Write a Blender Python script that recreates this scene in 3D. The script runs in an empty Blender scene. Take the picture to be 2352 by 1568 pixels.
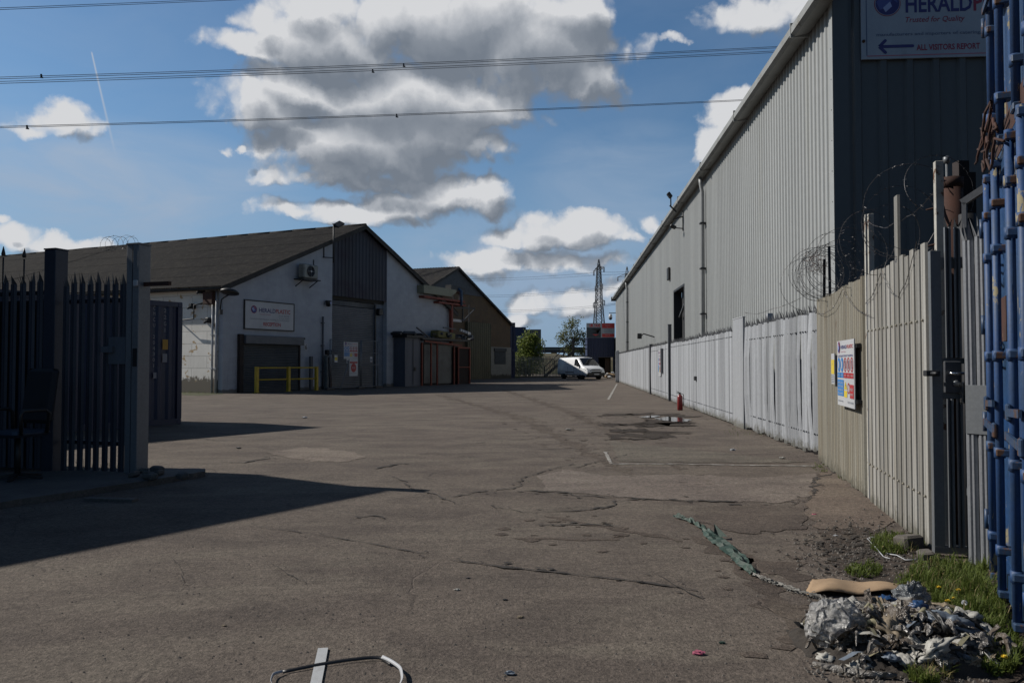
import bpy, math, random
from mathutils import Vector, Matrix, noise as mnoise
from mathutils.geometry import tessellate_polygon
random.seed(7)
R=math.radians
SC=bpy.context.scene
COL=SC.collection
# ---------------------------------------------------------------- camera model (used to survey real positions)
FPX=1801.5; TH=math.atan(52/FPX); EYE=1.45
CT,ST=math.cos(TH),math.sin(TH)
def ray(u,v):
    a=(u-1176)/FPX; b=(784-v)/FPX
    return Vector((a,CT-b*ST,ST+b*CT))
def P(u,v,Y):
    d=ray(u,v); return Vector((0,0,EYE))+d*(Y/d.y)
def G(u,v,z=0.0):
    d=ray(u,v); return Vector((0,0,EYE))+d*((z-EYE)/d.z)
class Frame:
    """wall frame: x runs to the right seen from outside, -y points outside, z up"""
    def __init__(s,ox,oy,ang,oz=0): s.o=Vector((ox,oy,oz)); s.a=ang; s.ex=Vector((math.cos(ang),math.sin(ang),0)); s.ey=Vector((-math.sin(ang),math.cos(ang),0))
    def w(s,x,y,z): return s.o+s.ex*x+s.ey*y+Vector((0,0,z))
    def pix(s,u,v,y=0):
        d=ray(u,v); o=s.o+s.ey*y; t=(o-Vector((0,0,EYE))).dot(s.ey)/d.dot(s.ey)
        p=Vector((0,0,EYE))+d*t-s.o
        return p.dot(s.ex),p.z
    def px(s,u,y=0): return s.pix(u,836,y)[0]
WORLD=Frame(0,0,0)
# ---------------------------------------------------------------- mesh builder
class MB:
    def __init__(s): s.v=[]; s.f=[]; s.mi=[]; s.sm=[]; s.m=0; s.smooth=False; s.T=None
    def add(s,vs,fs,smooth=None):
        n=len(s.v)
        if s.T is not None: vs=[s.T@Vector(q) for q in vs]
        s.v+= [tuple(q) for q in vs]
        for f in fs: s.f.append(tuple(i+n for i in f)); s.mi.append(s.m); s.sm.append(s.smooth if smooth is None else smooth)
        return s
    def box(s,x0,x1,y0,y1,z0,z1):
        vs=[(x0,y0,z0),(x1,y0,z0),(x1,y1,z0),(x0,y1,z0),(x0,y0,z1),(x1,y0,z1),(x1,y1,z1),(x0,y1,z1)]
        return s.add(vs,[(0,3,2,1),(4,5,6,7),(0,1,5,4),(1,2,6,5),(2,3,7,6),(3,0,4,7)],False)
    def bbox(s,x0,x1,y0,y1,z0,z1,b):
        """box with chamfered vertical and horizontal edges"""
        def ring(x0,x1,y0,y1,z): return [(x0+b,y0,z),(x1-b,y0,z),(x1,y0+b,z),(x1,y1-b,z),(x1-b,y1,z),(x0+b,y1,z),(x0,y1-b,z),(x0,y0+b,z)]
        vs=ring(x0+b,x1-b,y0+b,y1-b,z0)+ring(x0,x1,y0,y1,z0+b)+ring(x0,x1,y0,y1,z1-b)+ring(x0+b,x1-b,y0+b,y1-b,z1)
        fs=[tuple(range(7,-1,-1)),tuple(range(24,32))]
        for k in range(3):
            for i in range(8): j=(i+1)%8; fs.append((k*8+i,k*8+j,k*8+8+j,k*8+8+i))
        return s.add(vs,fs,False)
    def beam(s,a,b,w,h=None,up=(0,0,1)):
        """rectangular bar from a to b"""
        h=h or w; a=Vector(a); b=Vector(b); d=(b-a).normalized(); u=Vector(up)
        if abs(d.dot(u))>.98: u=Vector((0,1,0))
        x=d.cross(u).normalized()*w/2; y=x.cross(d).normalized()*h/2
        vs=[]
        for p in (a,b): vs+= [p-x-y,p+x-y,p+x+y,p-x+y]
        return s.add(vs,[(3,2,1,0),(4,5,6,7),(0,1,5,4),(1,2,6,5),(2,3,7,6),(3,0,4,7)],False)
    def tube(s,pts,r,n=6,cap=True):
        pts=[Vector(p) for p in pts]; rs=r if isinstance(r,(list,tuple)) else [r]*len(pts)
        vs=[];fs=[]; prev=None
        for i,p in enumerate(pts):
            d=(pts[min(i+1,len(pts)-1)]-pts[max(i-1,0)])
            d=d.normalized() if d.length>1e-9 else Vector((0,0,1))
            if prev is None:
                u=Vector((0,0,1)) if abs(d.z)<.9 else Vector((0,1,0)); x=d.cross(u).normalized()
            else:
                x=(prev-d*prev.dot(d)); x=x.normalized() if x.length>1e-6 else d.orthogonal().normalized()
            prev=x; y=d.cross(x)
            for k in range(n):
                t=2*math.pi*k/n; vs.append(p+(x*math.cos(t)+y*math.sin(t))*rs[i])
        for i in range(len(pts)-1):
            for k in range(n):
                j=(k+1)%n; fs.append((i*n+k,i*n+j,(i+1)*n+j,(i+1)*n+k))
        if cap: fs+=[tuple(range(n-1,-1,-1)),tuple((len(pts)-1)*n+k for k in range(n))]
        return s.add(vs,fs,n>4)
    def lathe(s,prof,c=(0,0,0),n=16,axis='z'):
        vs=[];fs=[]
        for r,z in prof:
            for k in range(n):
                t=2*math.pi*k/n; a,b=r*math.cos(t),r*math.sin(t)
                q=(a,b,z) if axis=='z' else ((a,z,b) if axis=='y' else (z,a,b))
                vs.append((q[0]+c[0],q[1]+c[1],q[2]+c[2]))
        for i in range(len(prof)-1):
            for k in range(n):
                j=(k+1)%n; fs.append((i*n+k,i*n+j,(i+1)*n+j,(i+1)*n+k))
        fs+=[tuple(range(n-1,-1,-1)),tuple((len(prof)-1)*n+k for k in range(n))]
        return s.add(vs,fs,True)
    def prism(s,pts,y0,y1):
        """polygon in xz pushed from y0 to y1"""
        n=len(pts); vs=[(x,y0,z) for x,z in pts]+[(x,y1,z) for x,z in pts]
        fs=[tuple(range(n)),tuple(range(2*n-1,n-1,-1))]
        for i in range(n): j=(i+1)%n; fs.append((i,i+n,j+n,j))
        return s.add(vs,fs,False)
    def flat(s,pts,z):
        return s.add([(p[0],p[1],z) for p in pts],[tuple(range(len(pts)))],False)
    def sheet(s,prof,z0,z1,nz=1,wob=0):
        """vertical sheet following plan profile [(x,y)], z0/z1 numbers or functions of x"""
        vs=[];fs=[]
        for (x,y) in prof:
            a=z0(x) if callable(z0) else z0; b=z1(x) if callable(z1) else z1
            for k in range(nz+1): vs.append((x,y,a+(b-a)*k/nz))
        m=nz+1
        for i in range(len(prof)-1):
            for k in range(nz): fs.append((i*m+k,(i+1)*m+k,(i+1)*m+k+1,i*m+k+1))
        return s.add(vs,fs,False)
    def text(s,t,x,z,h,w=None,y=0,shear=0,rot=0,bold=0,vertical=False,ext=.002,align='L'):
        cu=bpy.data.curves.new('t','FONT'); cu.body=t; cu.size=1; cu.offset=bold; cu.shear=shear; cu.resolution_u=2
        ob=bpy.data.objects.new('t',cu); me=bpy.data.meshes.new_from_object(ob)
        vs=[Vector(q.co) for q in me.vertices]; fs=[tuple(p.vertices) for p in me.polygons]
        bpy.data.objects.remove(ob); bpy.data.curves.remove(cu); bpy.data.meshes.remove(me)
        if not vs: return s
        x0=min(q.x for q in vs); x1=max(q.x for q in vs)
        sc=h/.69; sx=(w/(x1-x0)) if w else sc
        W=(x1-x0)*sx; ox={'L':0,'C':-W/2,'R':-W}[align]
        out=[]
        for q in vs:
            a=(q.x-x0)*sx+ox; b=q.y*sc
            ca,sa=math.cos(rot),math.sin(rot)
            out.append((x+a*ca-b*sa,y,z+a*sa+b*ca))
        return s.add(out,fs,False)
    def disc(s,x,z,rx,rz,y,n=20,hole=0):
        if hole:
            vs=[(x+k*rx*math.cos(2*math.pi*i/n),y,z+k*rz*math.sin(2*math.pi*i/n)) for k in (1,hole) for i in range(n)]
            return s.add(vs,[(i,(i+1)%n,n+(i+1)%n,n+i) for i in range(n)],False)
        return s.add([(x+rx*math.cos(2*math.pi*i/n),y,z+rz*math.sin(2*math.pi*i/n)) for i in range(n)],[tuple(range(n))],False)
    def rect(s,x0,x1,z0,z1,y): return s.add([(x0,y,z0),(x1,y,z0),(x1,y,z1),(x0,y,z1)],[(0,1,2,3)],False)
    def build(s,name,mats,parent=None,bevel=0,origin=None):
        me=bpy.data.meshes.new(name); off=Vector((0,0,0))
        if parent is not None: off=OFF[parent.name]
        elif origin is not None: off=Vector(origin)
        elif s.v:
            xs=[q[0] for q in s.v];ys=[q[1] for q in s.v];zs=[q[2] for q in s.v]
            off=Vector(((min(xs)+max(xs))/2,(min(ys)+max(ys))/2,min(zs)))
        me.from_pydata([(q[0]-off.x,q[1]-off.y,q[2]-off.z) for q in s.v],[],s.f)
        if not isinstance(mats,(list,tuple)): mats=[mats]
        for m in mats: me.materials.append(m)
        me.polygons.foreach_set('material_index',s.mi); me.polygons.foreach_set('use_smooth',s.sm); me.update()
        ob=bpy.data.objects.new(name,me); COL.objects.link(ob)
        if parent is not None: ob.parent=parent; OFF[ob.name]=off
        else: ob.location=off; OFF[ob.name]=off
        if bevel:
            b=ob.modifiers.new('bevel','BEVEL'); b.width=bevel; b.segments=2; b.limit_method='ANGLE'
        return ob
OFF={}
def thing(name,label,cat,frame=WORLD,at=(0,0,0),group=None):
    o=bpy.data.objects.new(name,None); COL.objects.link(o); o.empty_display_size=.2
    o.location=frame.w(*at); o.rotation_euler=(0,0,frame.a); o['label']=label; o['category']=cat
    if group: o['group']=group
    OFF[o.name]=Vector(at); return o
def tag(o,label,cat=None,group=None,kind=None):
    if label: o['label']=label
    if cat: o['category']=cat
    if group: o['group']=group
    if kind: o['kind']=kind
    return o
def struct(o,label=None): o['kind']='structure'; return o
def place(o,frame):
    """turn a top-level mesh built in frame coordinates into its world place"""
    l=Vector(o.location); o.location=frame.w(l.x,l.y,l.z); o.rotation_euler=(0,0,frame.a); return o
def dup(root,loc,rz=None,label=None,scale=None):
    r=root.copy(); COL.objects.link(r); r.location=loc
    if rz is not None: r.rotation_euler=(0,0,rz)
    if scale: r.scale=(scale,)*3
    if label: r['label']=label
    for ch in list(root.children):
        c=ch.copy(); COL.objects.link(c); c.parent=r
        for g in ch.children: d=g.copy(); COL.objects.link(d); d.parent=c
    return r
# ---------------------------------------------------------------- materials
def newmat(name):
    m=bpy.data.materials.new(name); m.use_nodes=True; nt=m.node_tree; nt.nodes.clear()
    o=nt.nodes.new('ShaderNodeOutputMaterial'); b=nt.nodes.new('ShaderNodeBsdfPrincipled'); nt.links.new(b.outputs[0],o.inputs[0])
    return m,nt,b
def N(nt,t,**k):
    n=nt.nodes.new(t)
    for a,b in k.items(): setattr(n,a,b)
    return n
def coords(nt,scale=(1,1,1),kind='Object'):
    tc=N(nt,'ShaderNodeTexCoord'); mp=N(nt,'ShaderNodeMapping'); mp.inputs['Scale'].default_value=scale
    nt.links.new(tc.outputs[kind],mp.inputs[0]); return mp.outputs[0]
def noise(nt,vec,scale,detail=5,rough=.6,dist=0):
    n=N(nt,'ShaderNodeTexNoise'); n.inputs['Scale'].default_value=scale; n.inputs['Detail'].default_value=detail
    n.inputs['Roughness'].default_value=rough; n.inputs['Distortion'].default_value=dist; nt.links.new(vec,n.inputs['Vector']); return n.outputs[0]
def ramp(nt,fac,stops):
    r=N(nt,'ShaderNodeValToRGB'); e=r.color_ramp.elements
    while len(e)<len(stops): e.new(.5)
    for i,(p,c) in enumerate(stops):
        e[i].position=p; e[i].color=(c,c,c,1) if isinstance(c,(int,float)) else (*c,1)
    nt.links.new(fac,r.inputs[0]); return r.outputs[0]
def mix(nt,fac,a,b,bl='MIX'):
    m=N(nt,'ShaderNodeMix',data_type='RGBA',blend_type=bl)
    for sock,val in ((0,fac),(6,a),(7,b)):
        if hasattr(val,'is_output'): nt.links.new(val,m.inputs[sock])
        elif sock==0: m.inputs[0].default_value=val
        else: m.inputs[sock].default_value=(*val,1)
    return m.outputs[2]
def math_(nt,op,a,b=None,c=None,clamp=False):
    m=N(nt,'ShaderNodeMath',operation=op,use_clamp=clamp)
    for i,x in enumerate((a,b,c)):
        if x is None: continue
        if hasattr(x,'is_output'): nt.links.new(x,m.inputs[i])
        else: m.inputs[i].default_value=x
    return m.outputs[0]
def bump(nt,b,h,strength=.3,dist=.01,normal=None):
    n=N(nt,'ShaderNodeBump'); n.inputs['Strength'].default_value=strength; n.inputs['Distance'].default_value=dist
    nt.links.new(h,n.inputs['Height'])
    if normal: nt.links.new(normal,n.inputs['Normal'])
    nt.links.new(n.outputs[0],b.inputs['Normal']); return n.outputs[0]
_mc={}
def mat(name,c,c2=None,rough=.6,metal=0,scale=3,lo=.4,hi=.7,stretch=(1,1,1),bmp=.15,spots=None,spot_t=(.62,.68),spot_s=6,spot_stretch=(1,1,1),fine=.12,alpha=1,spec=None,island=0,sheets=0,drip=0,foot=0):
    """paint/metal/wall with mottling c->c2 and spots of another colour (rust, flaking)"""
    if name in _mc: return _mc[name]
    m,nt,b=newmat(name)
    v=coords(nt,stretch); n1=noise(nt,v,scale,6,.6,.3)
    c2=c2 or tuple(x*.75 for x in c)
    col=mix(nt,ramp(nt,n1,[(lo,0),(hi,1)]),c,c2)
    v0=coords(nt); n2=noise(nt,v0,scale*18,3,.6)
    col=mix(nt,1.0,col,ramp(nt,n2,[(.25,1-fine*1.5),(.75,1+fine*.6)]),'MULTIPLY')
    if island:
        gi_=N(nt,'ShaderNodeNewGeometry'); col=mix(nt,1.0,col,ramp(nt,gi_.outputs['Random Per Island'],[(0,1-island),(.6,1),(1,1+island*.4)]),'MULTIPLY')
    if sheets:
        so=N(nt,'ShaderNodeSeparateXYZ'); nt.links.new(v0,so.inputs[0]); fl_=math_(nt,'FLOOR',math_(nt,'DIVIDE',so.outputs[0],sheets)); wn=N(nt,'ShaderNodeTexWhiteNoise',noise_dimensions='1D'); nt.links.new(fl_,wn.inputs['W'])
        col=mix(nt,1.0,col,ramp(nt,wn.outputs[0],[(0,.90),(1,1.05)]),'MULTIPLY')
    if foot:
        sf=N(nt,'ShaderNodeSeparateXYZ'); nt.links.new(v0,sf.inputs[0]); nf=noise(nt,v0,7,7,.7); ff=ramp(nt,math_(nt,'SUBTRACT',math_(nt,'ADD',nf,foot-.5),math_(nt,'MULTIPLY',sf.outputs[2],1.6)),[(-.05,0),(.22,.8)]); col=mix(nt,ff,col,(.085,.08,.06))
    if drip:
        sd__=N(nt,'ShaderNodeSeparateXYZ'); nt.links.new(v0,sd__.inputs[0]); dn_=noise(nt,coords(nt,(5,5,.12)),1.5,6,.75); 
        hi_=math_(nt,'MULTIPLY',ramp(nt,math_(nt,'DIVIDE',sd__.outputs[2],9.0),[(.55,.15),(.95,1)]),ramp(nt,dn_,[(.5,0),(.75,.6)])); col=mix(nt,hi_,col,tuple(x*.62 for x in c))
    if spots:
        vs=coords(nt,spot_stretch); n3=noise(nt,vs,spot_s,9,.68,.2)
        f=ramp(nt,n3,[(spot_t[0],0),(spot_t[1],1)]); col=mix(nt,f,col,spots)
        rr=math_(nt,'MULTIPLY_ADD',f,.9-rough,rough,True); nt.links.new(rr,b.inputs['Roughness'])
        if metal: nt.links.new(math_(nt,'MULTIPLY_ADD',f,-metal,metal,True),b.inputs['Metallic'])
    else:
        nt.links.new(math_(nt,'MULTIPLY_ADD',n1,.25,rough-.12,True),b.inputs['Roughness']); b.inputs['Metallic'].default_value=metal
    nt.links.new(col,b.inputs['Base Color'])
    if spec is not None: b.inputs['Specular IOR Level'].default_value=spec
    b.inputs['Alpha'].default_value=alpha
    if bmp: bump(nt,b,n2,bmp,.004)
    _mc[name]=m; return m
def plain(name,c,rough=.5,metal=0,trans=0):
    if name in _mc: return _mc[name]
    m,nt,b=newmat(name); v=coords(nt); n=noise(nt,v,30,3)
    nt.links.new(mix(nt,n,tuple(x*.85 for x in c),tuple(min(1,x*1.1) for x in c)),b.inputs['Base Color'])
    b.inputs['Roughness'].default_value=rough; b.inputs['Metallic'].default_value=metal
    if trans: b.inputs['Transmission Weight'].default_value=trans
    _mc[name]=m; return m
def masonry(name,c,c2,bw,bh,mortar=.012,dirt=(.12,.1,.07),dirt_h=1.2,patch=None,line=.85,axis='xz',low_t=.5):
    """painted blockwork in a wall frame: x along wall, z up"""
    m,nt,b=newmat(name); tc=N(nt,'ShaderNodeTexCoord'); sp=N(nt,'ShaderNodeSeparateXYZ'); nt.links.new(tc.outputs['Object'],sp.inputs[0])
    cb=N(nt,'ShaderNodeCombineXYZ'); nt.links.new(sp.outputs[0 if axis=='xz' else 1],cb.inputs[0]); nt.links.new(sp.outputs[2],cb.inputs[1])
    br=N(nt,'ShaderNodeTexBrick'); br.inputs['Scale'].default_value=1; br.inputs['Brick Width'].default_value=bw; br.inputs['Row Height'].default_value=bh
    br.inputs['Mortar Size'].default_value=mortar; br.inputs['Mortar Smooth'].default_value=.3
    br.inputs['Color1'].default_value=(1,1,1,1); br.inputs['Color2'].default_value=(.92,.92,.92,1); br.inputs['Mortar'].default_value=(line,line,line,1)
    nt.links.new(cb.outputs[0],br.inputs['Vector'])
    v=coords(nt); n1=noise(nt,v,.9,7,.65,.4); col=mix(nt,ramp(nt,n1,[(.38,0),(.68,1)]),c,c2)
    col=mix(nt,1,col,br.outputs['Color'],'MULTIPLY')
    vs=coords(nt,(3,3,.25)); st=noise(nt,vs,1.6,6,.7)
    col=mix(nt,ramp(nt,st,[(.55,0),(.8,.5)]),col,tuple(x*.55 for x in c))
    if patch:
        pf=ramp(nt,noise(nt,coords(nt,(1,1,1.6)),1.7,8,.62,.3),[(.60,0),(.625,1)]); col=mix(nt,pf,col,patch)
    hh=math_(nt,'DIVIDE',sp.outputs[2],dirt_h); nn=noise(nt,v,3.5,8,.7)
    dm=math_(nt,'SUBTRACT',math_(nt,'ADD',nn,low_t-.5),hh); df=ramp(nt,dm,[(.0,0),(.12,1)])
    col=mix(nt,df,col,dirt); nt.links.new(col,b.inputs['Base Color']); b.inputs['Roughness'].default_value=.85
    hgt=mix(nt,.35,br.outputs['Color'],noise(nt,v,25,4)); bump(nt,b,hgt,.5,.015)
    return m
# palette
GALV=mat('galvanised_steel',(.17,.18,.19),(.12,.13,.145),.45,.35,2,stretch=(1,1,.3),fine=.1)
GALV_D=mat('weathered_steel',(.085,.09,.102),(.06,.064,.073),.55,.3,2,stretch=(1,1,.3),spots=(.08,.045,.025),spot_t=(.68,.74))
BLACK=plain('black_plastic',(.012,.012,.013),.5)
DARKM=mat('dark_metal',(.02,.021,.024),(.03,.03,.032),.55,.2)
RUST=mat('rusty_steel',(.055,.02,.012),(.022,.011,.009),.85,0,4,spots=(.15,.095,.05),spot_t=(.62,.68),spot_s=7)
CREAMP=mat('cream_painted_steel',(.25,.237,.20),(.18,.155,.11),.65,0,2.2,island=.22,foot=.25,lo=.35,hi=.7,stretch=(4,4,.25),spots=(.10,.06,.032),spot_t=(.62,.72),spot_s=3.5,spot_stretch=(2,2,.5))
SLATP=mat('grey_white_slats',(.30,.295,.28),(.20,.185,.155),.6,0,2.5,lo=.35,hi=.72,stretch=(6,6,.3),spots=(.13,.075,.04),spot_t=(.66,.73),spot_s=4,spot_stretch=(3,3,.6),fine=.1,island=.3,foot=.2)
WHITEP=mat('white_painted_steel',(.40,.415,.44),(.29,.30,.32),.5,0,.9,lo=.3,hi=.8,stretch=(3.5,3.5,.25),spots=(.15,.125,.10),spot_t=(.66,.72),spot_s=3,spot_stretch=(4,4,.5),fine=.08,island=.42,foot=.32)
WHITEF=mat('white_flaking_steel',(.40,.39,.36),(.3,.28,.24),.65,0,3,spots=(.10,.045,.022),spot_t=(.57,.62),spot_s=9)
SIGNW=mat('sign_white',(.42,.43,.45),(.36,.37,.39),.45,0,1.5,fine=.04,bmp=.03)
NAVY=plain('print_navy',(.022,.022,.13),.5); REDP=plain('print_red',(.33,.025,.03),.5); BLUEP=plain('print_blue',(.035,.17,.42),.5)
GREYP=plain('print_grey',(.12,.14,.18),.5); YELP=plain('print_yellow',(.55,.42,.04),.5); PINKP=plain('print_pink',(.35,.09,.14),.5)
YEL=mat('yellow_painted_steel',(.48,.33,.015),(.36,.24,.02),.5,0,3,spots=(.08,.05,.02),spot_t=(.66,.7))
BLUER=mat('blue_rod_paint',(.012,.05,.155),(.02,.048,.105),.6,0,3,spots=(.22,.19,.12),spot_t=(.60,.62),spot_s=9,spot_stretch=(1,1,.45),fine=.15)
BLUEC=mat('blue_container_paint',(.012,.048,.14),(.022,.05,.095),.4,0,1.6,spots=(.20,.17,.10),spot_t=(.62,.64),spot_s=5,spot_stretch=(1,1,.4),fine=.2)
BLUEC2=mat('blue_container_worn',(.012,.042,.115),(.028,.05,.085),.5,0,2.4,spots=(.06,.028,.016),spot_t=(.53,.56),spot_s=5,spot_stretch=(1,1,.5),fine=.25)
NAVYC=mat('navy_container_paint',(.008,.017,.055),(.010,.018,.048),.5,0,1,stretch=(1,1,.2),spots=(.05,.03,.02),spot_t=(.7,.74),spot_s=2)
NAVYF=mat('far_navy_paint',(.016,.03,.09),(.02,.034,.08),.55,0,.6)
REDST=mat('red_oxide_steel',(.21,.038,.02),(.12,.028,.018),.65,0,2,spots=(.035,.02,.015),spot_t=(.6,.66))
CABLE=plain('cable',(.03,.03,.035),.6)
# ================================================================ ground
def ground_material(name='worn_asphalt',k=(1,1,1),cr=True):
    m,nt,b=newmat(name); v=coords(nt)
    tc_=[n for n in nt.nodes if n.type=='TEX_COORD'][0]
    big=noise(nt,v,.22,6,.6,.5); mid=noise(nt,coords(nt,(1,1.6,1)),1.1,7,.62,.4); fine=noise(nt,v,55,4,.7); agg=noise(nt,v,160,2,.5)
    col=mix(nt,ramp(nt,big,[(.35,0),(.7,1)]),(.106,.085,.071),(.136,.113,.093))
    col=mix(nt,ramp(nt,mid,[(.42,0),(.72,.85)]),col,(.066,.053,.046))
    # tan worn areas and stones
    tan=ramp(nt,noise(nt,coords(nt,(.55,1.3,1)),.8,5,.6,1.2),[(.5,0),(.7,.75)]); col=mix(nt,tan,col,(.152,.129,.104))
    col=mix(nt,1,col,ramp(nt,fine,[(.25,.5),(.5,1),(.75,1.45)]),'MULTIPLY')
    col=mix(nt,1,col,ramp(nt,noise(nt,v,9,5,.7),[(.3,.8),(.5,1),(.7,1.15)]),'MULTIPLY')
    col=mix(nt,1,col,ramp(nt,noise(nt,v,24,3,.6),[(.3,.72),(.5,1),(.7,1.3)]),'MULTIPLY')
    if k!=(1,1,1): col=mix(nt,1,col,k,'MULTIPLY')
    st=N(nt,'ShaderNodeTexVoronoi'); st.inputs['Scale'].default_value=48; nt.links.new(v,st.inputs['Vector'])
    sp=math_(nt,'MULTIPLY',ramp(nt,st.outputs['Distance'],[(.08,1),(.2,0)]),ramp(nt,N_col(nt,st),[(.66,0),(.74,1)]))
    col=mix(nt,math_(nt,'MULTIPLY',sp,.7),col,(.26,.22,.17))
    st2=N(nt,'ShaderNodeTexVoronoi'); st2.inputs['Scale'].default_value=90; nt.links.new(v,st2.inputs['Vector'])
    sp2=math_(nt,'MULTIPLY',ramp(nt,st2.outputs['Distance'],[(.15,1),(.35,0)]),ramp(nt,N_col(nt,st2),[(.55,0),(.6,1)]))
    col=mix(nt,math_(nt,'MULTIPLY',sp2,.55),col,(.05,.042,.038))
    # web of fine cracks, only in some areas
    dv=N(nt,'ShaderNodeVectorMath',operation='MULTIPLY_ADD'); nz=N(nt,'ShaderNodeTexNoise'); nz.inputs['Scale'].default_value=1.3; nz.inputs['Detail'].default_value=6
    nt.links.new(v,nz.inputs['Vector']); nt.links.new(nz.outputs['Color'],dv.inputs[0]); dv.inputs[1].default_value=(.9,.9,0); nt.links.new(v,dv.inputs[2])
    vo=N(nt,'ShaderNodeTexVoronoi',feature='DISTANCE_TO_EDGE'); vo.inputs['Scale'].default_value=.42; nt.links.new(dv.outputs[0],vo.inputs['Vector'])
    ck=math_(nt,'MULTIPLY',ramp(nt,vo.outputs['Distance'],[(.0,1),(.009,0)]),ramp(nt,noise(nt,v,.35,3),[(.46,0),(.56,1)]))
    col=mix(nt,math_(nt,'MULTIPLY',ck,.45),col,(.04,.032,.027))
    # dark stains
    stn=ramp(nt,noise(nt,coords(nt,(.5,1.2,1)),.5,8,.65,.6),[(.6,0),(.72,.65)]); col=mix(nt,stn,col,(.05,.042,.037))
    nt.links.new(col,b.inputs['Base Color']); b.inputs['Roughness'].default_value=.9; b.inputs['Specular IOR Level'].default_value=.25
    h=mix(nt,.12,fine,mid); h=mix(nt,math_(nt,'MULTIPLY',ck,.8),h,(0,0,0)); bump(nt,b,h,.8,.02)
    return m
def N_col(nt,vor):
    s=N(nt,'ShaderNodeSeparateColor'); nt.links.new(vor.outputs['Color'],s.inputs[0]); return s.outputs[0]
mb=MB(); mb.add([(-900,-60,0),(900,-60,0),(900,1600,0),(-900,1600,0)],[(0,1,2,3)])
g=struct(mb.build('ground',ground_material(),origin=(0,0,0)))
def jag(pts,amp,seg=6,seed=0):
    rr=random.Random(seed); out=[]
    n=len(pts)
    for i in range(n):
        a=Vector(pts[i]);b=Vector(pts[(i+1)%n])
        for k in range(seg):
            t=k/seg; p=a.lerp(b,t); p+=Vector((rr.uniform(-amp,amp),rr.uniform(-amp,amp),0))*(1 if k else .3); out.append(p)
    return out
def gm(name,c,c2,scale=3,soft=False,rough=.9):
    return mat(name,c,c2,rough,0,scale,fine=.35,bmp=.5)
def patch(name,pix,c,c2,z,amp=.05,seed=1,m=None):
    pts=jag([G(u,v) for u,v in pix],amp,8,seed); q=MB()
    # radial triangulation keeps the outline ragged
    cx=sum(p.x for p in pts)/len(pts); cy=sum(p.y for p in pts)/len(pts)
    tri=tessellate_polygon([[Vector((p.x,p.y,0)) for p in pts]])
    q.add([(p.x,p.y,z) for p in pts],[tuple(t) for t in tri])
    for i,f in enumerate(q.f):
        a,b_,c_=(Vector(q.v[j]) for j in f)
        if (b_-a).cross(c_-a).z<0: q.f[i]=f[::-1]
    return struct(q.build(name,m or ground_material(name+'_asphalt%d'%seed,c,False),origin=(0,0,0)))
patch('concrete_patch',[(1235,1092),(1300,1078),(1400,1092),(1600,1090),(1720,1098),(1872,1088),(1858,1140),(1790,1155),(1640,1150),(1480,1146),(1330,1133),(1250,1128)],(1.38,1.40,1.44),0,.004,.05,1)
patch('concrete_patch',[(610,1040),(700,1026),(790,1034),(838,1052),(780,1062),(700,1058)],(1.4,1.4,1.4),0,.004,.1,2)
patch('concrete_patch',[(1405,1012),(1560,1030),(1700,1045),(1860,1062),(1700,1064),(1420,1060)],(1.08,1.14,1.12),0,.0055,.06,3)
patch('worn_strip',[(1890,1075),(1950,1100),(2060,1190),(2010,1225),(1880,1215),(1850,1160)],(1.25,1.2,1.15),0,.0055,.06,4)
patch('soil_patch',[(1880,1225),(1960,1210),(2080,1235),(2200,1290),(2262,1330),(2330,1450),(2352,1560),(2200,1590),(2110,1560),(2080,1400),(1960,1330),(1900,1290)],(.55,.52,.5),0,.0085,.04,5)
patch('soil_patch',[(1590,1165),(1760,1160),(1855,1165),(1850,1215),(1700,1225),(1600,1200)],(.82,.8,.8),0,.0052,.05,6)
patch('soil_patch',[(415,893),(510,897),(512,905),(455,909),(415,907)],(.6,.75,.5),0,.004,.1,7)
def crack(pix,w,seed=0,c=(.045,.037,.031),name='ground_crack',jit=.075,z=.009):
    rr=random.Random(seed); P0=[G(u,v) for u,v in pix]; pts=[]
    for i in range(len(P0)-1):
        a,b=P0[i],P0[i+1]; n=max(2,int((b-a).length/.07))
        for k in range(n): pts.append(a.lerp(b,k/n))
    pts.append(P0[-1]); q=MB(); vs=[];fs=[]
    off=0
    for i,p in enumerate(pts):
        t=(pts[min(i+1,len(pts)-1)]-pts[max(0,i-1)]).normalized(); s=Vector((-t.y,t.x,0))
        off=off*.85+rr.uniform(-jit,jit)*.6; e=math.sin(math.pi*min(1,max(0,(i+.3)/(len(pts)))))**.4
        ww=w*e*(.25+1.1*abs(mnoise.noise(Vector((i*.21,seed,0)))*2))*rr.uniform(.6,1.3); c0=p+s*off
        vs+= [(c0+s*ww/2)[:2]+(z,),(c0-s*ww/2)[:2]+(z,)]
        if i: j=2*i; fs.append((j-2,j-1,j+1,j))
    q.add(vs,fs)
    for p in pts:
        if rr.random()<.55:
            o=p+Vector((rr.gauss(0,1)*(w*.9+.02),rr.gauss(0,1)*(w*.9+.02),0)); s=rr.uniform(.15,.6)*min(w,.12)+.006; n_=rr.randint(4,6); a0=rr.random()*6
            q.add([(o.x+s*rr.uniform(.5,1.3)*math.cos(a0+6.283*k/n_)*rr.uniform(.6,1.6),o.y+s*rr.uniform(.4,1)*math.sin(a0+6.283*k/n_),z+.0012) for k in range(n_)],[tuple(range(n_))])
    return struct(q.build(name,gm('crack_fill',c,tuple(x*.6 for x in c))))
crack([(1030,1143),(1100,1130),(1170,1122),(1200,1103),(1260,1078),(1330,1066)],.045,1)
crack([(890,1092),(930,1112),(975,1133),(1055,1165)],.03,2)
crack([(560,1205),(700,1225),(860,1252),(1010,1282)],.018,3,jit=.02)
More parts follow.
